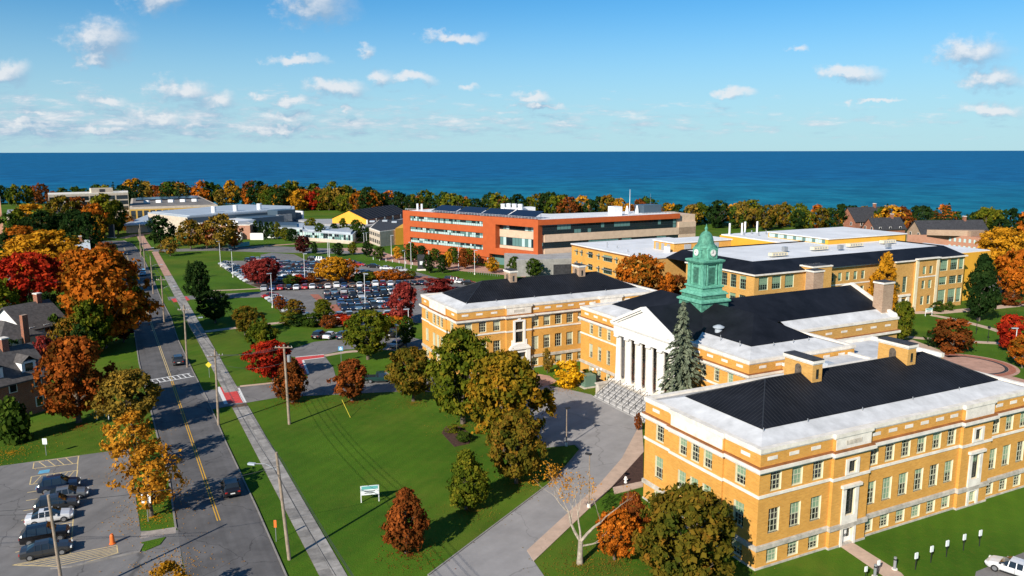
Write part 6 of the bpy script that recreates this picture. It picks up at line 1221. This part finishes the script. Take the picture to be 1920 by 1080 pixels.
# fallen leaves under the autumn trees
lr = random.Random(77)
def litter(spots, leaf, n, name='fallen_leaves'):
    V = []; F = []; T2 = []
    for (x, y, rad) in spots:
        for k in range(n):
            a = lr.uniform(0,6.283); d = rad*abs(lr.gauss(0,.5)); px, py = x+d*math.cos(a), y+d*math.sin(a); s = lr.uniform(.04,.10); th = lr.uniform(0,3.14); e = Vector((math.cos(th),math.sin(th),0))*s; f2 = Vector((-e.y,e.x,0))*.7; c = Vector((px,py,.07+lr.random()*.03)); i = len(V)
            V += [tuple(c-e), tuple(c+f2), tuple(c+e+Vector((0,0,.03))), tuple(c-f2)]; F.append((i,i+1,i+2,i+3)); T2 += [(lr.random(),lr.random(),.5,1)]*4
    me = bpy.data.meshes.new(name); me.from_pydata(V,[],F); ca = me.color_attributes.new('tint','FLOAT_COLOR','POINT'); ca.data.foreach_set('color',[x for q in T2 for x in q]); me.materials.append(MATS['leaf_'+leaf]); return tag(put(name, me), kind='stuff')
litter([(*(-10.26,73.72),4.5),(*(-35.43,122.08),4.5),(*(-25.96,122.84),4),(*(-63.92,111.52),6),(*(-41.89,134.36),5)], 'rust', 420)
litter([(*(-4.87,83.50),4.5),(*(0.93,91.18),5),(*(-7.12,111.17),6),(*(-15.95,122.23),5),(*(-0.76,100.71),7),(*(6.58,71.57),6),(*(16.85,70.04),8),(*(9.94,72.07),4)], 'brown', 420)
litter([(*(-47.67,95.55),5),(*(-39.87,82.07),6),(*(-54.04,108.12),5),(*(-41.58,87.59),6),(*(-33.57,71.73),5),(*(9.55,130.18),4),(*(-67.64,101.08),6)], 'gold', 380)

# ---------------------------------------------------------------- cars
def carpaint():
    m = bpy.data.materials.new('car_paint'); m.use_nodes = True; t = m.node_tree; b = t.nodes['Principled BSDF']; oi = nd(t, 'ShaderNodeObjectInfo'); t.links.new(oi.outputs['Color'], b.inputs['Base Color'])
    b.inputs['Roughness'].default_value = .28; b.inputs['Metallic'].default_value = .15; b.inputs['Coat Weight'].default_value = .6; b.inputs['Coat Roughness'].default_value = .06; MATS['car_paint'] = m
carpaint()
ST = {
 'sedan': [(-2.32,.45,.72,.70,.80,.58),(-2.18,.28,.86,.85,1.0,.74),(-1.62,.24,.92,.89,1.06,.78),(-.95,.22,.94,.90,1.42,.62),(.30,.22,.93,.90,1.45,.64),(1.12,.24,.92,.89,1.0,.78),(1.95,.26,.80,.86,.86,.74),(2.24,.34,.66,.76,.70,.62),(2.34,.42,.58,.62,.60,.50)],
 'suv': [(-2.28,.50,.85,.76,.95,.66),(-2.2,.32,1.0,.90,1.1,.80),(-1.98,.28,1.06,.93,1.30,.78),(-1.62,.26,1.08,.94,1.72,.68),(.25,.26,1.06,.94,1.76,.70),(1.02,.28,1.04,.93,1.14,.82),(1.95,.30,.95,.90,1.02,.78),(2.2,.38,.80,.80,.86,.66),(2.3,.46,.70,.66,.74,.54)],
 'pickup': [(-2.85,.55,.95,.88,1.02,.84),(-2.8,.40,1.02,.94,1.06,.88),(-.95,.36,1.04,.95,1.08,.88),(-.9,.34,1.05,.95,1.30,.84),(-.72,.34,1.06,.95,1.78,.72),(.72,.34,1.06,.95,1.80,.72),(1.42,.36,1.06,.94,1.18,.84),(2.55,.38,1.0,.92,1.06,.80),(2.75,.46,.85,.84,.9,.7)],
 'van': [(-2.5,.5,.95,.9,1.2,.86),(-2.45,.32,1.05,.95,1.6,.86),(-2.2,.30,1.08,.96,2.0,.78),(1.0,.30,1.06,.96,2.04,.78),(1.9,.32,1.04,.94,1.25,.84),(2.4,.38,.9,.88,1.0,.74),(2.5,.46,.75,.7,.8,.6)]}
CARS = {}
def car_proto(kind):
    st = ST[kind]; hi = max(s[4] for s in st); body, glass = MB(), MB()
    def sec(s): x, zb, zl, w, zt, wt = s; zm = (zb+zl)/2; return [(x,-w*.9,zb),(x,-w*1.01,zm),(x,-w,zl),(x,-wt,zt),(x,0,zt+.03),(x,wt,zt),(x,w,zl),(x,w*1.01,zm),(x,w*.9,zb)]
    for a, b in zip(st, st[1:]):
        A, B = sec(a), sec(b); roof = a[4] > hi-.12 and b[4] > hi-.12; cab = (a[4] > hi-.12) or (b[4] > hi-.12)
        for i in range(8):
            q = [A[i],A[i+1],B[i+1],B[i]][::-1]; g = cab and ((i in (2,5)) or (i in (3,4) and not roof))
            (glass if g else body).face(q)
    body.face(sec(st[0])); body.face(sec(st[-1])[::-1])
    if kind != 'van':
        zc = [s for s in st if s[4] > hi-.12]; xm = (zc[0][0]+zc[-1][0])/2
        for y in (-1,1):
            for x in (zc[0][0]+.05, xm, zc[-1][0]-.02):
                s = zc[0]; body.path([(x+ (.05 if x > xm else -.02), y*(s[3]+.005), s[2]),(x, y*(s[5]+.012), hi-.02)], [.045,.04], 4)
    r = put('car_proto', None)
    b_ = body.build('body', 'car_paint', r); put('windows', glass.mesh('windows', 'car_glass'), r)
    L = st[-1][0]; xr = st[0][0]; rw = .34 if kind == 'sedan' else .38; wb = (1.40,-1.38) if kind != 'pickup' else (1.75,-1.75); ww = max(s[3] for s in st)
    wm = MB().tube((0,-.11,0),(0,.11,0),rw,rw,16).mat(1).tube((0,-.125,0),(0,.125,0),rw*.62,rw*.62,10).mesh('wheel', ['tyre','rim'])
    for x in wb:
        for y in (-1,1): put('wheel', wm, r, (x, y*(ww-.10), rw))
    zt = [s[2] for s in st]; tl = MB().box(-.03,.05,-.14,.14,-.08,.08).mesh('tail_light','tail_red'); hl = MB().box(-.1,.04,-.16,.16,-.07,.07).mesh('headlight','head_lamp')
    for y in (-1,1): put('tail_light', tl, r, (xr+.03, y*(st[1][3]-.2), st[1][2]-.12)); put('headlight', hl, r, (L-.08, y*(st[-3][3]-.22), st[-2][2]))
    mm = MB().box(-.1,.08,-.1,.1,-.07,.07).mesh('mirror','car_paint')
    for y in (-1,1): put('mirror', mm, r, (.78 if kind != 'van' else 1.4, y*(ww+.06), [s_[2] for s_ in st][4]+.08)); put('door_seam', MB().box(-.012,.012,-.01,.01,-.28,.28).mesh('door_seam','black_metal'), r, (-.25, y*(ww*1.0), .62)); put('sill', MB().box(-1.0,1.0,-.03,.03,-.06,.06).mesh('sill','black_metal'), r, (0, y*(ww*.93), .30))
    put('bumper', MB().box(-.05,.05,-.7,.7,-.09,.09).mesh('bumper','black_metal'), r, (L-.10, 0, .42)); put('licence_plate', MB().box(-.02,.02,-.25,.25,-.06,.06).mesh('licence_plate','white_paint'), r, (xr-.012, 0, st[0][2]-.12))
    if kind == 'pickup': put('load_bed', MB().box(-2.7,-1.0,-.78,.78,1.1,1.13).mesh('load_bed','black_metal'), r)
    return r
def coll(o): return [o]+[c for ch in o.children for c in coll(ch)]
COL = {'white':(.72,.72,.72),'silver':(.40,.42,.44),'grey':(.14,.15,.16),'charcoal':(.035,.037,.04),'black':(.010,.010,.012),'navy':(.010,.022,.05),'blue':(.03,.09,.22),'red':(.42,.02,.02),'maroon':(.12,.012,.018),'green':(.015,.05,.045),'bronze':(.16,.11,.08),'light blue':(.22,.48,.66),'steel blue':(.10,.18,.26)}
KN = {'sedan':'sedan','suv':'suv','pickup':'pickup truck','van':'van'}
def car(p, ang, kind, colr, label, group=None, name='parked_car', z=.035):
    if kind not in CARS: CARS[kind] = car_proto(kind)
    o = copy_tree(CARS[kind]); o.name = name; o.location = (p[0], p[1], z); o.rotation_euler = (0,0,ang)
    for c in o.children:
        if c.name.startswith(('body','mirror')): c.color = (*COL[colr], 1)
    return tag(o, label, KN[kind] if kind in ('van',) else ('pickup' if kind == 'pickup' else 'car'), group)
cr_ = random.Random(21)
def row(a, b, n, cols, where, flip=0, kinds=('sedan','sedan','suv'), skip=0.0):
    p, q, t = dirline(a, b); ang = math.atan2(t.y, t.x)+math.pi/2+(math.pi if flip else 0)
    for k in range(n):
        if cr_.random() < skip: continue
        c = cols[k % len(cols)] if cols else cr_.choice(['navy','navy','black','charcoal','steel blue','silver','white','grey','blue','maroon','navy','black']); kd = cr_.choice(kinds); x = p.lerp(q, (k+.5)/n) + Vector((cr_.uniform(-.12,.12), cr_.uniform(-.3,.3)))
        car(x, ang+cr_.uniform(-.03,.03), kd, c, '%s %s parked in %s' % (c, KN[kd], where), 'cars in '+where)
# near car park: six cars side by side, noses towards the road
p, q, t = dirline((-50.40,80.09), (-48.28,81.09)); ha = math.atan2(t.y, t.x)
for pt, kd, c, lab in (((-54.37,89.29),'suv','navy','dark navy estate car beside the hatched bay'),((-52.14,86.77),'sedan','grey','grey sedan next to the navy estate car'),((-51.62,83.98),'suv','charcoal','dark grey suv beside the white sedan'),((-50.81,81.10),'sedan','white','white sedan with dark sunroof in the near car park'),((-48.82,76.87),'suv','black','black suv between the white sedan and the charcoal sedan'),((-46.96,73.87),'sedan','charcoal','charcoal sedan beside the long hatched triangle')):
    o = car(pt, ha, kd, c, lab, 'cars in the near car park')
    if c == 'white': put('sunroof', MB().box(-.45,.1,-.4,.4,1.452,1.49).mesh('sunroof','car_glass'), o)
rd = math.atan2(.894,-.448)
car((-33.6,88.6), rd, 'suv', 'black', 'black suv driving away along the road', None, 'moving_car'); car((-64.01,146.59), rd, 'suv', 'charcoal', 'dark car on the road just past the zebra crossing', None, 'moving_car')
car((-121.58,256.98), rd, 'van', 'light blue', 'light blue van on the road beyond the large maples', None, 'moving_van'); car((-152.49,309.05), rd+math.pi, 'sedan', 'black', 'small dark car at the far bend of the road', None, 'moving_car')
car((-23.15,134.23), R(5), 'pickup', 'green', 'dark green pickup standing at the side street kerb', None, 'parked_pickup'); car((47.98,69.82), R(-46)+math.pi, 'sedan', 'white', 'white sedan parked by the grass of the south wing', None)
row((-73.55,227.14), (-26.72,237.81), 21, ['silver','blue','red','black','white','red','white','black','white','white','blue','bronze','white','black','white','maroon','white','navy','black','black','navy'], 'the long row below the planting strip')
row((-53.78,219.96), (-34.53,226.67), 9, None, 'the upper double row of the campus lot'); row((-51.45,212.60), (-32.78,218.88), 9, ['navy','navy','maroon','black','silver','charcoal','navy','black','white'], 'the lower side of the upper double row', 1)
row((-46.11,204.20), (-30.95,209.26), 8, None, 'the third row of the campus lot'); row((-43.90,197.81), (-29.58,202.57), 8, ['navy','navy','steel blue','navy','charcoal','steel blue','navy','white'], 'the fourth row of the campus lot', 1)
row((-42.69,186.16), (-27.42,191.01), 7, ['white','silver','navy','black','navy','white','charcoal'], 'the last row before the red shrubs', 1, skip=.25)
row((-68.18,217.63), (-49.19,184.41), 10, ['red','white','silver','navy','navy','maroon','silver','maroon','silver','white'], 'the diagonal row by the lawn', 1, ('sedan',))
row((-104.19,282.93), (-80.37,240.47), 11, ['silver','white','silver','white','navy','navy','white','silver','white','white','white'], 'the upper diagonal row by the lawn', 1)
row((-98.69,288.43), (-88.96,294.09), 6, ['charcoal','maroon','white','silver','navy','navy'], 'the back row of the upper lot')
for a, b, n, w in (((-85.18,281.28),(-66.90,277.01),9,'the first inner row of the upper lot'),((-82.08,273.33),(-64.42,268.04),9,'the second inner row of the upper lot'),((-78.45,263.38),(-61.74,259.61),9,'the third inner row of the upper lot'),((-76.46,254.13),(-60.95,251.71),8,'the fourth inner row of the upper lot')): row(a, b, n, None, w, cr_.random() < .5, skip=.08)
row((-73.63,244.44), (-65.71,247.47), 5, ['steel blue','navy','steel blue','navy','blue'], 'the short row by the crimson tree'); row((-57.51,263.09), (-46.75,257.11), 6, ['white','silver','navy','white','navy','navy'], 'the row behind the golden tree'); row((-44.09,255.94), (-37.97,254.73), 3, ['navy','silver','white'], 'the short row above the shrubs')
for pt, kd, c, lab in (((-59.00,280.90),'suv','white','white suv at the end of the upper lot'),((-56.62,279.51),'suv','green','dark green suv beside the white suv in the upper lot'),((-54.20,276.82),'sedan','red','bright red car on the upper lot edge'),((-48.41,272.84),'sedan','black','black car alone on the upper lot edge'),((-42.96,267.73),'sedan','white','white car alone near the blue painted bays'),((-37.34,262.81),'suv','silver','silver suv alone near the dark sign pillar'),((-73.75,290.93),'suv','black','black suv by the car park entrance'),((-70.42,289.43),'suv','white','white suv by the car park entrance'),((-19.11,242.71),'suv','navy','navy suv behind the north wing roof'),((-17.14,240.66),'suv','maroon','maroon suv behind the north wing roof'),((-15.37,238.65),'sedan','white','white car behind the north wing roof'),((-13.13,236.66),'sedan','black','black car behind the north wing roof')):
    car(pt, R(-8)+cr_.uniform(-.1,.1), kd, c, lab)
for pt, kd, c, lab in (((-41.81,167.42),'suv','black','black suv at the lane bend'),((-39.48,167.40),'sedan','white','white hatchback between two dark cars at the lane bend'),((-36.36,166.87),'suv','navy','navy suv at the lane bend'),((-25.83,169.29),'pickup','black','black pickup in the lot by the north wing'),((-23.87,159.65),'sedan','silver','silver car in the lot by the north wing')): car(pt, R(75), kd, c, lab)
row((-33.36,171.93), (-23.11,175.58), 5, ['navy','black','charcoal','navy','silver'], 'the shaded row by the north wing', skip=.2)
for k in list(CARS.values()):
    for o in coll(k)[::-1]: bpy.data.objects.remove(o)
# ---------------------------------------------------------------- poles, lamps, wires
def pole(p, h, label, arms=(), lamp=None, r0=.19, r1=.13, m='wood_pole', tr=False, lean=(0,0), name='utility_pole', rz=0):
    r = thing(name, label, 'pole', (p[0], p[1], 0), rz); top = Vector((lean[0], lean[1], h))
    MB().tube((0,0,-.2), top, r0, r1, 10).build('shaft', m, r)
    for z, l in arms:
        f = z/h; c = top*f; a = MB().box(c.x-l/2,c.x+l/2,c.y-.07-.2,c.y+.05-.2,z-.06,z+.06).build('crossarm', m, r)
        for s in (-.9,-.5,.5,.9): MB().tube((c.x+s*l/2,c.y-.2,z+.06),(c.x+s*l/2,c.y-.2,z+.24),.045,.03,6).build('insulator','white_metal',a)
    if tr: MB().tube((.45,0,h-2.6),(.45,0,h-1.6),.28,.28,12).build('transformer','grey_metal',r)
    if lamp:
        dx, dy, z = lamp; c = top*(z/h); a = MB().path([(c.x,c.y,z-.5),(c.x+dx*.5,c.y+dy*.5,z+.1),(c.x+dx,c.y+dy,z)],[.05,.045,.04],6).build('lamp_arm','grey_metal',r)
        MB().box(-.55,.2,-.16,.16,-.12,.06).build('lamp_head','silver_roof',a,(c.x+dx,c.y+dy,z),math.atan2(dy,dx)+math.pi)
    return r
POLES = [((-22.2,72.8),11.2,(-.75,.1)),((-43.6,112.0),11.5,(.2,.1)),((-61.2,144.0),12.0,(.2,.0)),((-82.0,182.0),11.5,(.1,0)),((-102.5,222.0),11.0,(0,0)),((-123.0,262.0),11.0,(0,0)),((-143.0,302.0),11.0,(0,0)),((-152.0,322.0),11,(0,0))]
labs = ['leaning wooden utility pole beside the pavement with a lamp over the road','wooden utility pole with crossarm at the red crossing','utility pole with lamp arm halfway along the pavement','utility pole with lamp near the lane mouth','thin utility pole past the lane mouth','utility pole beside the brick pavement','utility pole near the far crossing','utility pole at the far road bend']
for i, ((x, y), h, ln) in enumerate(POLES):
    pole((x,y), h, labs[i], ((h-.9,2.2),) if i in (1,2,3) else (), (-2.6,.6,h-1.4) if i in (0,) else ((2.4,1.0,h-2.6) if i in (2,3,4,5) else None), lean=ln, rz=R(26) if i == 1 else 0)
r = pole((-33.2,112.4), 12.2, 'tall wooden pole with transformer standing on the lawn', ((11.8,2.6),), None, .22, .15, tr=True, lean=(-.2,0))
r = pole((-40.4,65.3), 10.4, 'grey pole rising at the near car park entrance', (), None, .16, .12, 'wood_pole', lean=(-.3,-.2))
def wire(a, b, sag, label, n=14, r=.022):
    a, b = Vector(a), Vector(b); pts = [a.lerp(b, k/n) - Vector((0,0,sag*4*(k/n)*(1-k/n))) for k in range(n+1)]; mb = MB(); mb.path(pts, [r]*(n+1), 4)
    return tag(mb.build('power_line', 'wire'), label, 'wire', 'overhead wires along the road')
tops = [Vector((x+ln[0], y+ln[1], h)) for (x,y), h, ln in POLES]
pre = Vector((-2.5,35.0,11.4))
for dx, dz in ((0,-.1),(.5,-1.0),(-.5,-1.0),(0,-2.2)):
    seq = [pre]+tops
    for i, (a, b) in enumerate(zip(seq, seq[1:])):
        if i > 5: break
        wire(a+Vector((dx,dx*.5,dz)), b+Vector((dx,dx*.5,dz)), .7, 'overhead wire reaching '+('the leaning pole','the red crossing pole','the pole halfway along','the pole by the lane mouth','the thin pole','the brick pavement pole')[i])
for s in (-.9,0,.9): wire(tops[1]+Vector((s*.9,s*.45,-.8)), Vector((-33.2+s,112.2,12.05)), .5, 'service wire from the roadside pole to the lawn pole', 10)
wire(tops[1]+Vector((0,0,-2)), Vector((-33.2,112.4,9.6)), .9, 'drooping service wire to the lawn pole', 10); wire((-40.7,65.1,9.8), tops[0]+Vector((0,0,-1.5)), .6, 'wire crossing the road from the car park pole'); wire((-40.7,65.1,9.2), (-110,60,9.5), .8, 'wire running off beside the near car park'); wire((-40.7,65.1,8.6), (-108,68,8.6), .8, 'lower wire beside the near car park')
wire(tops[3], (-150,190,9), 1.0, 'wire crossing the road among the maples'); g0 = Vector((*(-24.70,115.30),0)); 
o = MB().tube(g0+Vector((0,0,0)), g0+Vector((-1.5,1.4,2.4)),.035,.035,6).build('guy_guard','sign_yellow'); tag(o, 'yellow guard on the guy wire in the lawn', 'guy guard')
def lamp(p, h, label, style='cobra', ang=0, group=None):
    r = thing('street_lamp', label, 'lamp', (p[0],p[1],0), ang, group); MB().tube((0,0,0),(0,0,h),.09,.06,8).build('post','wood_pole' if style == 'shoe' else 'white_metal',r)
    if style != 'bare': MB().box(-.2,1.0 if style == 'cobra' else .5,-.17,.17,h-.05,h+.12).build('lamp_head','silver_roof' if style == 'cobra' else 'black_metal',r)
    MB().tube((0,0,0),(0,0,.5),.22,.2,8).build('footing','limestone',r); return r
lamp((7.45,103.39), 5.4, 'street lamp at the grass tip of the drive', 'shoe', R(20)); lamp((8.69,84.24), 6.4, 'street lamp with shoebox head beside the tan path', 'shoe', R(150))
for p, h, lab in (((-62.31,201.50),9,'lamp post beside the diagonal car row'),((-90.19,252.10),9,'lamp post beside the upper diagonal row'),((-102.91,276.22),9,'lamp post at the corner of the upper lot'),((-64.11,241.26),9,'lamp post in the planting strip near the red cars'),((-37.99,200.53),9,'lamp post between the third and fourth rows'),((-34.10,249.19),9,'lamp post by the brick crossing'),((-64.70,275.66),10,'lamp post behind the golden tree'),((-70.17,301.37),10,'tall lamp post at the entrance of the campus lot'),((-35.00,271.37),9,'lamp post on the plaza verge'),((-18.33,268.62),8,'lamp post before the terracotta front'),((-12.27,256.64),8,'lamp post by the bicycle stands'),((-46.78,304.14),8,'lamp post on the plaza near the beige office'),((-58.11,314.12),8,'lamp post near the young plaza trees'),((-60.78,322.82),7,'flag pole pair near the beige office'),((-22.03,164.31),7,'lamp post in the lot by the north wing'),((-23.10,153.52),6,'lamp post by the lane path'),((84.97,166.28),6,'white lamp post at the end of the auditorium'),((97.80,149.23),6,'white lamp post beside the orange tree')): lamp(p, h, lab, 'cobra', rng.uniform(0,6))
for p, lab in (((102.55,170.16),'black lantern post on the east lawn walk'),((100.46,162.28),'black lantern post beside the scarlet tree'),((106.20,197.60),'black lantern post by the mansard hall door')):
    r = thing('lantern_post', lab, 'lamp', (p[0],p[1],0)); MB().tube((0,0,0),(0,0,3.0),.07,.05,8).build('post','black_metal',r); MB().box(-.2,.2,-.2,.2,3.0,3.5).build('lantern','black_metal',r)
p = W(18.0,56.2); r = thing('lantern_post', 'black three armed lantern beside the portico steps', 'lamp', p)
MB().tube((0,0,0),(0,0,3.6),.08,.06,8).build('post','black_metal',r); MB().box(-.7,.7,-.03,.03,3.4,3.46).build('arms','black_metal',r)
for x in (-.7,0,.7): MB().lathe([(.1,3.5),(.2,3.65),(.18,3.85),(.05,3.98)],10,x,0).build('globe','white_paint',r)
# ---------------------------------------------------------------- signs and small things
def board(p, rz, label, w=1.9, h=1.1, m='sign_white', head='sign_teal', z=.9, name='campus_sign', lines=True):
    r = thing(name, label, 'sign', (p[0],p[1],0), rz); b = MB().box(-w/2,w/2,-.06,.06,z,z+h).build('panel', m, r)
    for x in (-w/2-.06, w/2+.06): MB().box(x-.05,x+.05,-.05,.05,0,z+h).build('post','white_metal',r)
    if head: MB().box(-w/2+.02,w/2-.02,-.075,-.06,z+h*.62,z+h-.03).build('header', head, b)
    if lines:
        for k in range(2): MB().box(-w*.32,w*.32*(1-.3*k),-.07,-.06,z+h*(.38-.2*k),z+h*(.46-.2*k)).build('text_line','slate_roof',b)
    return r
r = board((-16.49,85.89), R(12), 'white and teal campus sign on the lawn beside the russet maple')
board((-62.08,114.56), R(0), 'teal sign in front of the rust maple', 1.7, .9, 'sign_teal', None, .7); board((102.22,189.69), R(20), 'pale sign board on the east lawn', 2.0, 1.0); board((-29.39,142.57), R(10), 'white sign on the grass behind the bronze maple', 1.6, .8, z=.5)
def postsign(p, label, col, w=.8, h=.8, top=2.9, rz=0, sym=None, dia=False, n=1, name='street_sign'):
    r = thing(name, label, 'sign', (p[0],p[1],0), rz); MB().tube((0,0,0),(0,0,top),.04,.04,6).build('post','grey_metal',r)
    for k in range(n):
        z = top-h/2-k*(h+.06)
        if dia: q = MB().box(-w/2,w/2,-.02,.02,-w/2,w/2).build('panel', col, r, (0,-.06,z)); q.rotation_euler = (0,math.pi/4,0)
        else: q = MB().box(-w/2,w/2,-.08,-.04,z-h/2,z+h/2).build('panel', col, r)
    if sym:
        for k in range(3): MB().box(-w*(.16,.34,.30)[k],w*(.16,.34,.30)[k],-.095,-.08,top-h*(.32,.58,.8)[k],top-h*(.1,.44,.68)[k]).build('text_line','slate_roof' if col != 'sign_blue' else 'sign_white',r)
    return r
postsign((-40.00,81.05), 'pale sign with dark lines at the end of the golden verge row', 'sign_white', 1.0, 1.0, 3.2, sym='P'); postsign((-62.37,100.30), 'small white sign on the grassy bank above the car park', 'sign_white', .6, .8, 2.4); postsign((-32.85,147.12), 'blue parking sign beside the lane path', 'sign_blue', .9, .8, 3.2, sym='P')
postsign((-54.41,137.12), 'yellow diamond pedestrian warning sign at the zebra crossing', 'sign_yellow', .8, .8, 2.8, dia=True); postsign((-24.6,76.5), 'orange sign on a short post beside the leaning pole', 'cone_orange', .28, .8, 2.4); postsign((-153.99,322.63), 'yellow warning sign at the far bend', 'sign_yellow', 1.1, 1.1, 3.0, dia=True)
r = thing('sign_pillar', 'dark grey campus pillar sign before the terracotta building', 'sign', (*(-30.92,266.34),0), R(10)); MB().box(-1.2,1.2,-.35,.35,.5,5.4).build('pillar','slate_roof',r); MB().box(-1.5,1.5,-.6,.6,0,.5).build('base','limestone',r); MB().box(-.5,.5,-.37,-.35,2.0,3.2).build('emblem','sign_white',r)
r = thing('sign_pillar', 'dark blue pillar sign on the bank by the arena', 'sign', (*(-189.15,371.98),0), R(-10)); MB().box(-1.5,1.5,-.35,.35,.4,6.4).build('pillar','navy_metal',r); MB().box(-2,2,-.6,.6,0,.4).build('base','limestone',r)
p = (-41.43,76.04); r = thing('traffic_cone', 'orange and white traffic drum standing alone in the car park', 'traffic cone', (p[0],p[1],.03)); MB().lathe([(.32,0),(.32,.08),(.24,.1),(.20,.9),(.12,1.1)],14).build('body','cone_orange',r)
for z in (.35,.7): MB().lathe([(.245-.05*z,z),(.225-.05*z,z+.14)],14).build('band','sign_white',r)
r = thing('utility_cabinet', 'green utility cabinet on a slab beside the portico', 'cabinet', (*(13.04,131.40),0), BROT); MB().box(-1.5,1.5,-1.3,1.3,0,.15).build('slab','grey_stone',r); MB().box(-1.1,1.1,-.9,.9,.15,2.1).build('body','utility_green',r)
for x in (-1,1): MB().box(x*.55-.5,x*.55+.5,-.93,-.9,.25,2.0).build('door','utility_green',r)
for k, p in enumerate(((38.99,70.64),(41.16,71.94),(43.30,73.07),(45.72,74.34),(47.85,75.21))):
    r = thing('marker_post', 'white topped dark marker post in the row on the south wing grass', 'post', (p[0],p[1],0), BROT, 'marker posts on the south wing grass'); MB().tube((0,0,0),(0,0,1.5),.045,.045,6).build('stake','black_metal',r); MB().box(-.2,.2,-.05,.05,1.15,1.75).build('panel','sign_white',r)
for p, lab in (((36.98,70.65),'grey bollard on the grass beside the south wing walk'),((34.45,69.30),'grey bollard at the end of the south wing walk')):
    r = thing('bollard', lab, 'bollard', (p[0],p[1],0)); MB().tube((0,0,.12),(0,0,1.3),.14,.14,12).build('shaft','grey_metal',r); MB().tube((0,0,0),(0,0,.12),.28,.28,12).build('footing','limestone',r); MB().tube((0,0,1.0),(0,0,1.15),.145,.145,12).build('band','black_metal',r)
for p, lab in (((34.93,69.68),'white topped post beside the bollards'),((33.21,68.55),'short white topped post at the edge of the walk')):
    r = thing('marker_post', lab, 'post', (p[0],p[1],0), BROT); MB().tube((0,0,0),(0,0,1.4),.04,.04,6).build('stake','black_metal',r); MB().box(-.16,.16,-.05,.05,1.0,1.5).build('panel','sign_white',r)
r = thing('hydrant', 'white hydrant in the mulch bed by the south wing', 'hydrant', (*(13.83,90.95),.07)); MB().lathe([(.2,0),(.2,.1),(.14,.12),(.14,.6),(.18,.65),(.1,.8)],12).build('barrel','white_paint',r); MB().tube((-.24,0,.45),(.24,0,.45),.07,.07,8).build('nozzles','white_paint',r)
for p, c, lab in (((137.33,220.26),'grey_metal','grey dumpster behind the broad conifer'),((140.04,220.23),'slate_roof','dark dumpster beside the grey dumpster')):
    r = thing('dumpster', lab, 'dumpster', (p[0],p[1],0), R(15)); MB().box(-1.9,1.9,-1.3,1.3,.1,3.2).build('body',c,r); MB().box(-2,2,-1.4,1.4,3.2,3.35).build('lid','silver_roof',r)
# bicycle stands and bollard lights by the plaza
for k in range(14):
    p = Vector((-14.21,260.13)).lerp(Vector((-4.30,252.06)), k/13); r = thing('bicycle_stand', 'hoop bicycle stand on the plaza before the terracotta building', 'bicycle stand', (p.x,p.y,.05), R(30), 'bicycle stands on the plaza'); MB().path([(-.4,0,0),(-.4,0,.8),(0,0,1.0),(.4,0,.8),(.4,0,0)],[.04]*5,6).build('hoop','grey_metal',r)
for k in range(9):
    p = Vector((-51.98,293.52)).lerp(Vector((-30.03,275.16)), k/8); r = thing('bollard_light', 'short white bollard light edging the plaza walk', 'bollard', (p.x,p.y,0), 0, 'bollard lights along the plaza'); MB().tube((0,0,0),(0,0,.95),.12,.12,8).build('shaft','white_metal',r); MB().tube((0,0,.95),(0,0,1.05),.15,.15,8).build('cap','grey_metal',r)
